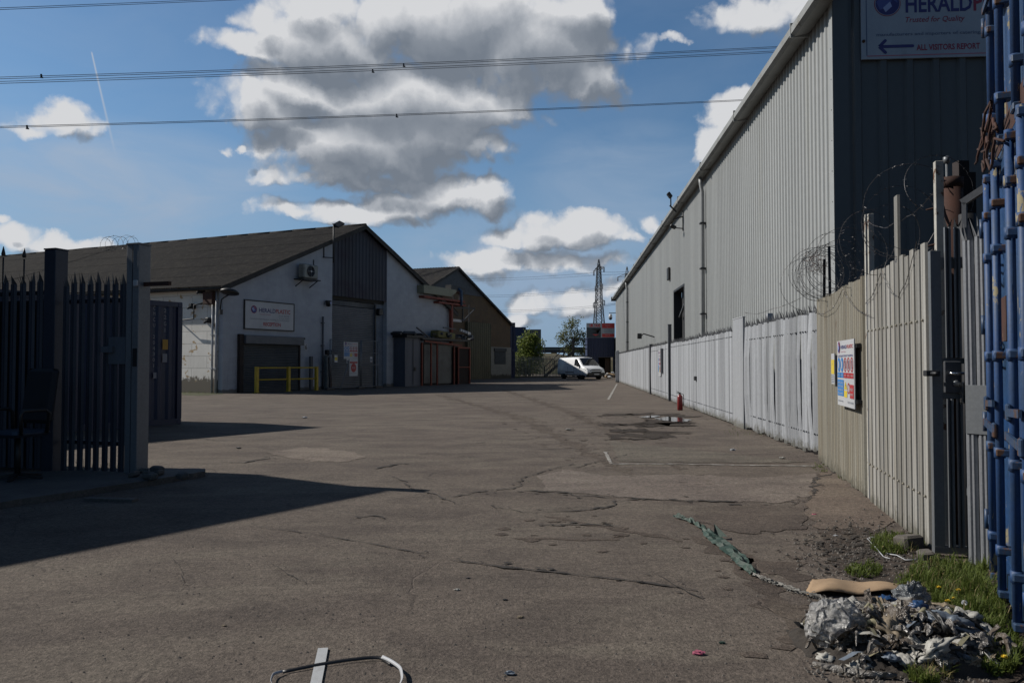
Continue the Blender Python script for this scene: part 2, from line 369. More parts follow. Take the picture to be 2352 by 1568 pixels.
crack([(1010,1282),(1120,1298),(1290,1318),(1420,1333),(1600,1357)],.05,4,(.045,.036,.028),jit=.02)
crack([(1200,1128),(1290,1132),(1330,1140),(1430,1143)],.06,5)
crack([(1430,1143),(1520,1147),(1600,1152),(1690,1153)],.09,6,(.035,.04,.02))
crack([(1690,1153),(1790,1157),(1850,1148),(1870,1120),(1885,1092),(1905,1078)],.045,7)
crack([(1130,1160),(1200,1175),(1320,1168),(1400,1162),(1412,1150)],.04,8)
crack([(1240,1205),(1330,1203),(1420,1208)],.07,9,(.045,.036,.03))
crack([(860,1078),(900,1070),(930,1066)],.12,10)
crack([(1000,1030),(1080,1018),(1180,1012),(1290,1000)],.03,11)
crack([(940,1045),(1010,1040),(1090,1050)],.03,12)
crack([(330,1020),(420,1008),(500,1010)],.06,13)
crack([(500,1060),(560,1062),(620,1050)],.05,14)
crack([(620,960),(690,953),(760,950)],.04,15)
crack([(850,934),(960,930),(1050,929)],.06,16)
crack([(820,1190),(850,1187),(880,1192)],.05,17)
crack([(1310,1075),(1400,1055),(1450,1040)],.03,18)
crack([(1500,1320),(1560,1345),(1640,1372)],.03,19)
crack([(610,1290),(650,1315),(700,1340)],.008,20,jit=.02)
crack([(395,1280),(420,1310),(415,1345)],.008,21,jit=.02)
# groove along the bad joint, darker soil
STAIN=ground_material('damp_asphalt',(.34,.32,.31),False)
for i,(pts_,w_) in enumerate((([(1395,1004),(1440,1000),(1500,997),(1515,990)],.8),([(1378,978),(1420,975),(1480,978),(1520,974)],.6),([(1385,956),(1440,950),(1520,953),(1600,958)],.9),([(1400,988),(1450,990),(1490,985)],.7),([(1405,1006),(1450,1009),(1500,1003)],.35),([(1480,963),(1540,975),(1590,970)],.9))):
    o=crack(pts_,w_*1.6,60+i,name='damp_stain',jit=.2,z=.0060+.0016*i); o.data.materials[0]=STAIN
mw,nt,bw=newmat('puddle_water'); bw.inputs['Base Color'].default_value=(.03,.028,.026,1); bw.inputs['Roughness'].default_value=.04; bw.inputs['Specular IOR Level'].default_value=.8; bump(nt,bw,noise(nt,coords(nt),6,2),.02,.01)
patch('puddle',[(1505,962),(1530,958),(1560,960),(1590,966),(1570,970),(1545,969),(1520,966)],0,0,.0185,.08,9,mw)
patch('puddle',[(1470,958),(1495,955),(1520,956),(1500,960),(1480,960)],0,0,.0185,.06,10,mw)
# long faint tyre smears and darker ground near the netting
SM1=ground_material('smeared_asphalt',(.80,.77,.75),False)
for i,(pts_,w_) in enumerate((([(1590,1230),(1700,1290),(1780,1370),(1840,1480)],.34),([(1250,1185),(1420,1215),(1560,1240)],.22),([(1180,1235),(1300,1240),(1420,1236)],.16),([(1680,1260),(1780,1300),(1870,1330)],.3),([(1000,905),(1200,960),(1500,1120)],.5),([(1150,893),(1320,950),(1560,1080)],.45))):
    o=crack(pts_,w_,80+i,name='tyre_smear',jit=.05,z=.0030); o.data.materials[0]=SM1
LINE=mat('worn_white_line',(.38,.37,.34),(.19,.17,.15),.8,0,9,lo=.42,hi=.55,fine=.3)
LINE2=mat('white_line',(.42,.43,.44),(.3,.3,.3),.7,0,14,lo=.5,hi=.8,fine=.3)
def line(pix,w,m,seed,z=.0095):
    q=MB(); pts=[G(*p) for p in pix]; rr=random.Random(seed); vs=[];fs=[];L=[]
    for a,b in zip(pts[:-1],pts[1:]):
        n=max(2,int((b-a).length/.12)); L+=[a.lerp(b,k/n) for k in range(n)]
    L.append(pts[-1])
    for i,p in enumerate(L):
        t=(L[min(i+1,len(L)-1)]-L[max(0,i-1)]).normalized(); s=Vector((-t.y,t.x,0))*w/2
        k=rr.uniform(.55,1.1) if m is LINE else rr.uniform(.97,1.03)
        vs+=[(p+s*k)[:2]+(z,),(p-s*k)[:2]+(z,)]
        if i: j=2*i; fs.append((j-2,j-1,j+1,j))
    q.add(vs,fs); return struct(q.build('painted_line',m))
line([(1402,1066),(1560,1066),(1700,1069),(1885,1071)],.07,LINE,1)
line([(1390,1038),(1404,1066)],.06,LINE,2)
line([(1397,918),(1417,882)],.12,LINE,3)
line([(724,1580),(742,1491)],.052,LINE2,4)
# raised pavement slab with kerb at the left gate
KERB=mat('kerb_concrete',(.10,.092,.085),(.07,.064,.06),.9,0,2,fine=.25,bmp=.4)
q=MB(); kp=[G(-60,1178),G(120,1150),G(300,1122),G(400,1106),G(470,1094)]; kb=[G(470,1088),G(330,1086),G(-60,1100)]
def slab(pts,z0,z1,q):
    n=len(pts); q.add([(p.x,p.y,z0) for p in pts]+[(p.x,p.y,z1) for p in pts],[tuple(range(n,2*n))]+[(i,(i+1)%n,n+(i+1)%n,n+i) for i in range(n)])
slab(jag(kp+kb,.02,5,3),0,.07,q); struct(q.build('pavement',KERB))
tag(MB().box(-.28,.28,-.05,.05,0,.03).build('concrete_block',KERB,origin=(0,0,0)),'flat grey offcut lying on the road below the left gate','offcut'); bpy.data.objects['concrete_block'].location=G(255,1150); bpy.data.objects['concrete_block'].rotation_euler=(0,0,R(-8))
# ================================================================ left white gable building
ANG=math.atan2(1,.53)
L=Frame(-14.4,39,ANG)
LW=21.28; LA=10.83; EH=5.37; AH=9.97; LD=52
def roofz(x): return EH+(AH-EH)*(x/LA) if x<=LA else 5.33+(AH-5.33)*((LW-x)/(LW-LA))
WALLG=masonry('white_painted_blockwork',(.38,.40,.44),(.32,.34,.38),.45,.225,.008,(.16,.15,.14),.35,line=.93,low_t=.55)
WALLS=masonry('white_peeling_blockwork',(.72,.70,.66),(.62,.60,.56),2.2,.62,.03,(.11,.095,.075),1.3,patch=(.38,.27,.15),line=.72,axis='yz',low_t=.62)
ROOFM=mat('old_cement_roof',(.022,.0195,.019),(.011,.0105,.012),.95,0,.5,stretch=(1,1,1),spots=(.045,.041,.033),spot_t=(.5,.75),spot_s=2.8,fine=.5,bmp=.5,spec=.2)
BARGE=mat('barge_board',(.05,.045,.04),(.032,.03,.028),.85,0,2,fine=.3)
lb=thing('white_workshop','long white gabled workshop with dark corrugated roof and big grey roller door','building',L,(0,0,0))
xa=L.px(762); xb=L.px(888)
zt=L.pix(800,682)[1]
q=MB()
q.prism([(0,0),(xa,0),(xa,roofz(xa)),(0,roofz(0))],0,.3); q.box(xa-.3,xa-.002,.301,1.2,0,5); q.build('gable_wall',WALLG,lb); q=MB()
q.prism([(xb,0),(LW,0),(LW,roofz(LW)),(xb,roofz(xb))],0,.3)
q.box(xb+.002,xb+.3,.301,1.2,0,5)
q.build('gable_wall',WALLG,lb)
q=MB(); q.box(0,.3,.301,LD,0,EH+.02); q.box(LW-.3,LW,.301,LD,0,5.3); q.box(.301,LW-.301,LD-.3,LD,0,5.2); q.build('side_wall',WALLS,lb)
# rainwater pipes on the corner
q=MB(); q.tube([(-.09,.35,.0),(-.09,.35,5.1)],.06,8); q.tube([(-.09,.62,.0),(-.09,.62,5.1)],.055,8)
for z in (1.2,2.9,4.6): q.box(-.17,.002,.27,.43,z,z+.05); q.box(-.17,.002,.54,.70,z,z+.05)
q.build('downpipe',mat('painted_pipe',(.42,.44,.47),(.3,.31,.33),.5),lb)
# dark upper cladding over the big door
xr=xb-.0
CLD=mat('dark_slate_cladding',(.030,.034,.052),(.024,.026,.036),.6,.1,.7,stretch=(1,1,.2),spots=(.04,.028,.04),spot_t=(.5,.75),spot_s=.6)
def ribs(x0,x1,pitch,depth,y,duty=.35):
    pr=[];x=x0;n=int(round((x1-x0)/pitch)); p=(x1-x0)/n
    for i in range(n):
        a=x0+i*p; pr+=[(a,y),(a+p*(1-duty)-.06*p,y),(a+p*(1-duty)+.06*p,y-depth),(a+p-.06*p,y-depth),(a+p,y)]
    return pr
q=MB(); q.sheet(ribs(xa+.003,xb-.003,.33,.035,.05),zt,lambda x:roofz(x)-.05); q.build('upper_cladding',CLD,lb)
# door header, roller box, shutter, right-hand pillar, black box
zs=L.pix(800,703)[1]; xd=L.px(868)
q=MB(); q.box(xa+.003,xb-.003,.25,.6,zs+.35,zt+.05); q.build('door_header',mat('black_header',(.017,.018,.018),(.03,.028,.022),.8),lb)
q=MB(); 
for k in range(4): q.tube([(xa+.01,.42-.02*k,zs+.08+.07*k),(xd,.42-.02*k,zs+.08+.07*k)],.04,8)
q.build('shutter_roll',GALV,lb)
SHUT=mat('roller_shutter_steel',(.155,.16,.17),(.11,.115,.125),.42,.25,.8)
def shutter(x0,x1,z0,z1,y,sl=.095):
    q=MB(); n=int((z1-z0)/sl); pr=[]
    for i in range(n):
        z=z0+i*(z1-z0)/n; h=(z1-z0)/n
        for t,d in ((0,0),(.25,.022),(.5,.03),(.75,.022),(.92,.0)): pr.append((z+h*t,y-d))
    pr.append((z1,y)); vs=[];fs=[]
    for i,(z,yy) in enumerate(pr): vs+=[(x0,yy,z),(x1,yy,z)]
    for i in range(len(pr)-1): fs.append((2*i,2*i+1,2*i+3,2*i+2))
    q.add(vs,fs); return q
shutter(xa+.003,xd,0,zs,.38,.11).build('roller_door',SHUT,lb)
q=MB(); q.box(xd,xb-.003,.3,.62,0,zs+.34); q.build('door_pillar',mat('blue_grey_paint',(.14,.17,.215),(.10,.12,.15),.7),lb)
q=MB(); q.box(xd,xd+.1,.24,.298,0,zs+.3); q.build('shutter_guide',DARKM,lb)
bx,bz=L.pix(877,716); q=MB(); q.bbox(bx-.22,bx+.18,.02,.29,bz-.22,bz+.2,.03); q.build('control_box',BLACK,lb)
# roof: corrugated sheets running down the slope, ridge climbs slightly as in the photograph
RISE=.014
def slope(q,xe,ze,xr_,zr,pitch=.18,amp=.03,y0=-.35,y1=LD,side=-1,seed=0,sag=.05):
    n=int((y1-y0)/pitch)*2; K=14; vs=[];fs=[]; rr=random.Random(seed)
    for i in range(n+1):
        y=y0+(y1-y0)*i/n; a=amp if i%2 else 0
        for k in range(K+1):
            t=k/K; x=xe+(xr_-xe)*t; z=ze+(zr-ze)*t+RISE*max(0,y)+a+sag*mnoise.noise(Vector((x*.25,y*.12,seed)))
            vs.append((x,y,z))
    m=K+1
    for i in range(n):
        for k in range(K): fs.append((i*m+k,i*m+k+1,(i+1)*m+k+1,(i+1)*m+k))
    q.add(vs,fs)
def eave(x): return
ov=.35; sl1=(AH-EH)/LA; sl2=(AH-5.33)/(LW-LA)
q=MB(); slope(q,-ov,EH-ov*sl1+.08,LA,AH+.12,seed=1); slope(q,LW+ov,5.33-ov*sl2+.08,LA,AH+.12,seed=2)
# sheet laps
for k in range(1,6):
    t=k/6
    x=-ov+(LA+ov)*t; z=EH-ov*sl1+.08+(AH+.04-EH+ov*sl1)*t; q.beam((x,-.35,z+.04),(x,LD,z+.02+RISE*LD),.02,.006)
rf=q.build('roof',ROOFM,lb)
q=MB(); 
for i in range(26):
    y=-.3+i*2; q.tube([(LA,y,AH+.11+RISE*y),(LA,y+1.99,AH+.11+RISE*(y+1.99)+random.uniform(-.01,.03))],.10,8)
q.build('ridge_cap',ROOFM,rf)
q=MB(); q.beam((-ov,-.31,EH-ov*sl1-.08),(LA,-.31,AH-.02),.05,.26); q.beam((LA,-.31,AH-.02),(LW+ov,-.31,5.33-ov*sl2-.08),.05,.26)
q.build('barge_board',BARGE,lb)
q=MB(); q.tube([(-ov-.07,-.25,EH-.2),(-ov-.07,LD,EH-.2+RISE*LD)],.075,8); q.box(-ov,.0,.0,LD,EH-.16,EH-.12); q.build('gutter',BARGE,lb)
# small roller door for reception, its hood and reveal
x0,z1=L.pix(545,788); x1=L.px(684); zz=L.pix(600,788)[1]
shutter(x0+.25,x1,0,zz,-.03,.085).build('roller_door',mat('reception_shutter',(.075,.082,.088),(.055,.06,.066),.5,.2,.8),lb)
hz=L.pix(600,771)[1]
q=MB(); q.bbox(x0+.28,L.px(689),-.32,-.002,zz-.05,hz,.02); q.build('shutter_hood',mat('hood_grey',(.085,.095,.115),(.07,.08,.095),.5),lb)
q=MB(); q.box(x0,x0+.245,-.2,-.002,0,hz+.04); q.box(x1,x1+.1,-.1,-.002,0,zz-.06); q.box(L.px(689)+.002,L.px(694),-.22,-.002,hz-.12,hz-.02); q.build('door_jamb',mat('dark_brown_jamb',(.025,.016,.014),(.018,.014,.012),.8),lb)
# --- things fixed to the gable
def globe(q,x,z,r,y):
    q.m=3; q.disc(x,z,r*1.12,r*1.12,y,28); q.m=1; q.disc(x,z,r,r,y-.002,28)
    q.m=2; q.add([(x+r*a,y-.004,z+r*b) for a,b in ((-.75,.1),(-.2,-.55),(.3,-.1),(-.15,.6),(-.5,.65))],[(0,1,2,3,4)]); q.m=4; q.add([(x+r*a,y-.004,z+r*b) for a,b in ((-.1,-.6),(.5,-.7),(.85,-.2),(.45,.1))],[(0,1,2,3)]); q.m=5
    q.add([(x+r*a,y-.004,z+r*b) for a,b in ((-.1,.75),(.2,.2),(.75,.25),(.4,.8))],[(0,1,2,3)])
PALEB=plain('print_pale_blue',(.25,.3,.5),.5); MIDB=plain('print_mid_blue',(.07,.09,.3),.5)
SM=[SIGNW,NAVY,PALEB,REDP,MIDB,PINKP,GREYP]
sx0,sz1=L.pix(561,690); sx1,sz0=L.pix(672,760); 
sz1=(sz1+L.pix(672,700)[1])/2; sz0=(sz0+L.pix(561,752)[1])/2
t=thing('reception_sign','white reception sign board with globe logo fixed on the white gable above the small shutter','sign',L,(sx0,-.02,sz0))
q=MB(); q.box(sx0,sx1,-.07,-.01,sz0,sz1); q.build('board',SIGNW,t)
q=MB(); 
for a in ((sx0-.05,sx1+.05,sz1,sz1+.06),(sx0-.05,sx1+.05,sz0-.06,sz0),(sx0-.05,sx0-.001,sz0,sz1),(sx1+.001,sx1+.05,sz0,sz1)): q.box(a[0],a[1],-.09,-.005,a[2],a[3])
q.build('frame',DARKM,t)
W_=sx1-sx0; H_=sz1-sz0; q=MB(); y=-.074
globe(q,sx0+W_*.17,sz1-H_*.3,H_*.13,y)
q.m=1; q.text('HERALD',sx0+W_*.27,sz1-H_*.38,H_*.15,W_*.34,y,bold=.02); q.m=3; q.text('PLASTIC',sx0+W_*.615,sz1-H_*.38,H_*.15,W_*.31,y,bold=.02)
q.m=5; q.text('Trusted for Quality',sx0+W_*.27,sz1-H_*.48,H_*.05,W_*.24,y,shear=.25)
q.m=6; q.text('manufacturers and importers of catering, household products',sx0+W_*.1,sz1-H_*.66,H_*.05,W_*.8,y); q.text('020 8000',sx0+W_*.68,sz1-H_*.5,H_*.045,W_*.22,y); q.text('www. sales',sx0+W_*.68,sz1-H_*.58,H_*.045,W_*.22,y)
q.m=3; q.text('RECEPTION',sx0+W_*.36,sz1-H_*.88,H_*.13,W_*.36,y,bold=.025)
q.build('lettering',SM,t)
# number plate 6
nx,nz=L.pix(702,797); t=thing('number_plate','small white number plate reading 6 on the white gable beside the small shutter','sign',L,(nx,-.01,nz))
q=MB(); q.box(nx-.13,nx+.13,-.03,-.005,nz-.2,nz+.2); q.build('plate',SIGNW,t); q=MB(); q.text('6',nx,nz-.12,.25,None,-.033,bold=.02,align='C'); q.build('numeral',BLACK,t)
# air conditioner
ax0,az0=L.pix(676,650); ax1,az1=L.pix(714,606); az0=L.pix(690,640)[1]; az1=L.pix(690,608)[1]
t=thing('air_conditioner','cream air conditioning unit on a bracket high on the white gable','air conditioner',L,(ax0,-.02,az0))
IV=mat('ac_casing',(.24,.25,.235),(.17,.17,.15),.5); q=MB(); q.bbox(ax0+.1,ax1-.05,-.62,-.18,az0,az1,.05); q.build('casing',IV,t)
cx=(ax0+ax1)/2-.02; cz=(az0+az1)/2; rr=(az1-az0)*.4
q=MB(); q.lathe([(rr,-.63),(rr*.95,-.64),(rr*.9,-.625),(.01,-.625)],(cx,0,cz),24,'y'); q.build('fan_opening',DARKM,t)
q=MB()
for k in range(1,6): q.tube([(cx+rr*k/5.5*math.cos(a),-.65,cz+rr*k/5.5*math.sin(a)) for a in [i*math.pi/10 for i in range(21)]],.008,4)
q.box(cx-rr,cx+rr,-.66,-.645,cz-.01,cz+.01); q.box(cx-.01,cx+.01,-.66,-.645,cz-rr,cz+rr); q.build('fan_guard',GALV,t)
q=MB(); q.disc(cx,cz,.06,.06,-.665); q.build('hub_badge',SIGNW,t)
q=MB(); q.box(ax0-.05,ax1+.05,-.7,0,az0-.1,az0-.04); q.beam((ax0+.1,-.6,az0-.1),(ax0+.1,0,az0-.45),.04); q.beam((ax1-.1,-.6,az0-.1),(ax1-.1,0,az0-.45),.04); q.build('bracket',DARKM,t)
q=MB(); q.tube([(ax1-.05,-.3,cz),(ax1+.15,-.2,cz+.05),(ax1+.2,-.04,cz+.3),(ax1+.2,-.03,az1+.4)],.025,6); q.build('pipe',BLACK,t)
# pole floodlight above verge
fx,fz0=L.pix(766,592,-.45); fz1=L.pix(766,515,-.45)[1]
t=thing('floodlight_pole','thin black pole with a square floodlight standing above the roof verge of the white gable','floodlight',L,(fx,-.45,fz0))
q=MB(); q.tube([(fx,-.45,fz0-.3),(fx,-.45,fz1)],.045,8); q.beam((fx,-.45,fz0),(fx-.45,-.03,fz0),.05); q.beam((fx-.2,-.4,fz0+.9),(fx,-.45,fz0+.9),.04); q.beam((fx-.35,-.03,fz0),(fx-.35,-.03,fz0+.9),.05); q.build('pole',DARKM,t)
q=MB(); q.T=Matrix.Translation((fx+.33,-.55,fz1+.03))@Matrix.Rotation(R(-28),4,'Y')@Matrix.Rotation(R(30),4,'X'); q.bbox(-.32,.32,-.2,.2,-.05,.07,.02); q.T=None; q.beam((fx-.1,-.45,fz1),(fx+.2,-.5,fz1),.05); hd=q.build('lamp_head',DARKM,t)
q=MB(); q.T=Matrix.Translation((fx+.33,-.55,fz1+.03))@Matrix.Rotation(R(-28),4,'Y')@Matrix.Rotation(R(30),4,'X'); q.box(-.27,.27,-.16,.16,-.06,-.052); q.build('lens',plain('lamp_glass',(.35,.35,.33),.2),hd)
# round lamp at corner, wall lamp, pipes
dx,dz=L.pix(515,672); t=thing('corner_lamp','black oval lamp hanging off the corner of the white workshop below the eave','lamp',L,(dx,-.1,dz))
q=MB(); q.T=Matrix.Translation((dx-.15,-.55,dz))@Matrix.Rotation(R(12),4,'Y'); q.lathe([(.05,.14),(.3,.12),(.46,.02),(.45,-.06),(.3,-.12),(.02,-.14)],(0,0,0),20); q.build('shade',BLACK,t)
q=MB(); q.tube([(dx-.1,-.5,dz-.1),(dx-.25,-.1,dz-.35),(dx-.25,0,dz-.9)],.035,6); q.box(dx-.33,dx-.17,-.1,-.0,dz-1.1,dz-.85); q.build('bracket',DARKM,t)
lx,lz=L.pix(748,697); t=thing('wall_lamp','small black bucket shaped lamp on the white wall left of the big door','lamp',L,(lx,-.01,lz))
q=MB(); q.lathe([(.17,.16),(.19,.13),(.11,-.17),(.02,-.18)],(lx,-.2,lz),14); q.build('shade',BLACK,t); q=MB(); q.disc(lx,lz+.02,.07,.07,-.392,12); q.box(lx-.05,lx+.05,-.1,0,lz-.02,lz+.06); q.build('lens',PALEB,t)
px_,pz=L.pix(739,727); q=MB(); q.tube([(px_,-.1,0),(px_,-.1,pz)],.05,8)
for z in (1,2.5,3.8): q.box(px_-.09,px_+.09,-.16,0,z,z+.05)
tag(place(q.build('vertical_pipe',GALV_D),L),'thin grey pipe running up the white gable right of the yellow barrier','pipe')
px_,pz=L.pix(706,818); q=MB(); q.bbox(px_-.1,px_+.1,-.35,-.2,0,pz,.02); tag(place(q.build('steel_post',GALV_D),L),'short grey steel post behind the yellow barrier against the gable','post')
q=MB(); bx,bz=L.pix(751,808); q.bbox(bx-.2,bx+.2,-.2,-.002,bz-.15,bz+.12,.02); q.tube([(bx,-.1,bz-.15),(bx-.05,-.1,bz-.9)],.03,6); tag(place(q.build('electric_box',DARKM),L),'small dark electrical box on the gable left of the big roller door','box')
x_,z_=L.pix(747,850); q=MB(); q.T=Matrix.Translation((x_,-.4,0))@Matrix.Rotation(R(-12),4,'Y')@Matrix.Rotation(R(8),4,'X'); q.box(-.08,.08,-.04,.04,0,1.9); tag(place(q.build('leaning_board',RUST),L),'dark red board leaning on the gable beside the mesh barrier','board')
x_,z_=L.pix(751,860); q=MB(); q.bbox(x_-.3,x_+.05,-.25,-.02,0,1.95,.02); tag(place(q.build('leaning_sheet',mat('off_white_panel',(.22,.23,.23),(.16,.17,.16),.7)),L),'off white panel standing against the gable behind the dark board','panel')
# wall clutter on sunlit side wall
def lside(u,v):
    """point on the side wall plane x=0 of frame L"""
    d=ray(u,v); t=(L.o-Vector((0,0,EYE))).dot(L.ex)/d.dot(L.ex); p=Vector((0,0,EYE))+d*t-L.o; return p.dot(L.ey),p.z
y_,z_=lside(489,684); q=MB(); q.bbox(-.35,0,y_-.35,y_+.35,z_-.35,z_+.3,.03); tag(place(q.build('rusty_hopper',RUST),L),'rusty brown box under the eave on the sunlit side wall','box')
y_,z_=lside(452,715); t=thing('pipe_bracket','bent dark pipe bracket sticking out of the sunlit side wall','bracket',L,(0,y_,z_))
q=MB(); q.tube([(0,y_+1.3,z_-.45),(-.3,y_+1,z_-.45),(-.35,y_-.2,z_-.4),(-.35,y_-.2,z_+.3),(0,y_-.6,z_+.4)],.035,6); q.build('pipe',DARKM,t)
for i,(u,v) in enumerate([(447,703),(468,668),(485,735)]):
    y_,z_=lside(u,v); q=MB(); q.bbox(-.3,0,y_-.12,y_+.12,z_-.15,z_+.12,.03); q.tube([(-.15,y_,z_),(-.5,y_-.1,z_-.15)],.06,8)
    tag(place(q.build('security_lamp',DARKM),L),['dark lamp fixed low on the side wall above the pipe bracket','dark lamp fixed tight under the eave of the side wall','dark lamp on the side wall nearest the corner pipes'][i],'lamp','lamps on the sunlit side wall')
# ---- yellow barrier
t=thing('yellow_barrier','yellow tubular guard barrier in front of the reception shutter','barrier',L,(L.px(590,-1.2),-1.2,0))
xs=[L.px(u,-1.2) for u in (590,663,727)]
for i,x in enumerate(xs):
    q=MB(); q.box(x-.08,x+.08,-1.28,-1.12,0,1.32); q.box(x-.15,x+.15,-1.35,-1.05,0,.02); q.build('post',YEL,t,bevel=.01)
for z in (1.26,.66):
    q=MB(); q.tube([(xs[0]+.08,-1.2,z),(xs[1]-.08,-1.2,z)],.04,8); q.tube([(xs[1]+.08,-1.2,z),(xs[2]-.08,-1.2,z)],.04,8); q.build('rail',YEL,t)
# ---- mesh site fence in front of the big door with signs
hx0=L.px(758,-1.3); hx1=L.px(868,-1.3); hm=L.px(829,-1.3)
t=thing('mesh_fence','temporary wire mesh fence panels standing across the big roller door','fence',L,(hx0,-1.3,0))
hz=L.pix(800,781,-1.3)[1]
for a,b,nm in ((hx0,hm-.05,'panel'),(hm+.05,hx1,'panel')):
    q=MB()
    q.tube([(a,-1.3,.1),(a,-1.3,hz)],.03,6); q.tube([(b,-1.3,.1),(b,-1.3,hz)],.03,6)
    for z in (.12,hz*.5,hz*.75,hz): q.tube([(a,-1.3,z),(b,-1.3,z)],.022,6)
    n=int((b-a)/.12)
    for i in range(1,n): x=a+(b-a)*i/n; q.tube([(x,-1.3,.1),(x,-1.3,hz)],.0035,3,False)
    for k in range(1,9): q.tube([(a,-1.3,.1+k*hz/9),(b,-1.3,.1+k*hz/9)],.0035,3,False)
    q.build(nm,GALV,t)
q=MB(); s1=L.px(760,-1.3); s2=L.pix(800,830,-1.3); q.tube([(s1,-2.0,.05),(s2[0],-1.34,s2[1])],.03,6); q.build('prop',GALV,t)
for x in (hx0,hm,hx1):
    q=MB(); q.bbox(x-.32,x+.32,-1.42,-1.18,0,.13,.03); q.build('foot_block',KERB,t)
def safety_sign(fr,x0,x1,z0,z1,y,parent_label,name='safety_sign',title='HERALD',rows=True,out=-1):
    t=thing(name,parent_label,'sign',fr,(x0,y,z0)); q=MB(); q.box(x0,x1,y-.012,y,z0,z1); q.build('board',SIGNW,t)
    w=x1-x0;h=z1-z0;q=MB(); yy=y-.016
    globe(q,x0+w*.13,z1-h*.1,w*.06,yy)
    q.m=1; q.text('HERALD',x0+w*.24,z1-h*.125,h*.05,w*.36,yy,bold=.02); q.m=3; q.text('PLASTIC',x0+w*.62,z1-h*.125,h*.05,w*.33,yy,bold=.02); q.m=5; q.text('Trusted for Quality',x0+w*.24,z1-h*.18,h*.02,w*.3,yy)
    q.m=1; q.text('ALL VISITORS MUST REPORT TO RECEPTION',x0+w*.04,z1-h*.25,h*.028,w*.9,yy,bold=.02)
    for i in range(5):
        cx=x0+w*(.12+.19*i); 
        if i<2: q.m=7; q.disc(cx,z1-h*.37,w*.082,w*.082,yy,18); q.m=0; q.disc(cx,z1-h*.37,w*.03,w*.05,yy-.002,8)
        else: q.m=3; q.disc(cx,z1-h*.37,w*.08,w*.08,yy,18,.8); q.add([(cx-w*.055,yy,z1-h*.37+w*.045),(cx-w*.045,yy,z1-h*.37+w*.055),(cx+w*.055,yy,z1-h*.37-w*.045),(cx+w*.045,yy,z1-h*.37-w*.055)],[(0,3,2,1)]); q.m=6; q.disc(cx,z1-h*.37,w*.03,w*.05,yy+.001,8)
        q.m=7 if i<2 else 3; q.rect(cx-w*.085,cx+w*.085,z1-h*.57,z1-h*.49,yy)
        q.m=0; q.text(['HARD HAT','HIGH VIS','NO ENTRY','NO SMOKE','NO PHONE'][i],cx,z1-h*.54,h*.018,w*.14,yy-.002,align='C')
    q.m=7; q.rect(x0+w*.03,x0+w*.4,z1-h*.85,z1-h*.6,yy); q.m=0
    for k in range(4): q.text(['SAFETY SHOES','MUST BE','WORN IN','THIS AREA'][k],x0+w*.06,z1-h*(.66+.055*k),h*.025,w*.3,yy-.002)
    q.m=8; q.add([(x0+w*.43,yy,z1-h*.74),(x0+w*.6,yy,z1-h*.74),(x0+w*.515,yy,z1-h*.62)],[(0,1,2)]); q.rect(x0+w*.43,x0+w*.6,z1-h*.86,z1-h*.76,yy); q.m=9; q.text('!',x0+w*.515,z1-h*.725,h*.06,None,yy-.002,align='C',bold=.03)
    q.m=3; q.rect(x0+w*.76,x0+w*.97,z1-h*.86,z1-h*.66,yy); q.disc(x0+w*.69,z1-h*.72,w*.06,w*.06,yy-.001,14,.75); q.m=0; q.text('NO',x0+w*.8,z1-h*.75,h*.04,w*.13,yy-.002); q.text('ENTRY',x0+w*.78,z1-h*.82,h*.03,w*.17,yy-.002)
    q.m=6; q.text('www.',x0+w*.04,z1-h*.94,h*.03,w*.35,yy); q.text('020 8000',x0+w*.62,z1-h*.94,h*.03,w*.33,yy)
    q.build('print',[SIGNW,NAVY,PALEB,REDP,MIDB,PINKP,GREYP,BLUEP,YELP,BLACK],t); return t
a0,b1=L.pix(790,785,-1.36); a1,b0=L.pix(822,824,-1.36)
safety_sign(L,a0,a1,b0,b1,-1.34,'site safety sign with blue and red panels tied high on the mesh fence')
a0,b1=L.pix(802,824,-1.36); a1,b0=L.pix(821,863,-1.36)
t=thing('stop_sign_board','white board with red round stop symbol on the mesh fence below the safety sign','sign',L,(a0,-1.36,b0)); q=MB(); q.box(a0,a1,-1.38,-1.365,b0,b1); q.build('board',SIGNW,t)
q=MB(); q.m=1; w=a1-a0;h=b1-b0; q.rect(a0+w*.05,a1-w*.05,b1-h*.26,b1-h*.16,-1.384); q.disc(a0+w*.5,b0+h*.48,w*.32,w*.34,-1.384,24); q.m=0; q.text('STOP',a0+w*.5,b0+h*.44,h*.08,w*.4,-1.388,align='C'); q.m=2; q.text('NO ACCESS',a0+w*.5,b0+h*.14,h*.05,w*.7,-1.384,align='C'); q.build('print',[SIGNW,REDP,GREYP],t)
for nm,(u0,u1,v0,v1),lab,ym in (('warning_sign',(768,775,815,832),'narrow white and yellow warning sign on the left panel of the mesh fence',1),('notice_sheet',(850,855,819,831),'small plain notice on the right panel of the mesh fence',0),('notice_sheet',(796,801,822,835),'small torn notice beside the stop board on the mesh fence',0)):
    a0,b1=L.pix(u0,v0,-1.34); a1,b0=L.pix(u1,v1,-1.34); t=thing(nm,lab,'sign',L,(a0,-1.34,b0)); q=MB(); q.box(a0,a1,-1.35,-1.335,b0,b1); q.build('board',SIGNW,t)
    q=MB(); q.m=ym; q.rect(a0+.02,a1-.02,(b0+b1)/2-.1,b1-.12,-1.353); q.build('print',[GREYP,YELP],t)
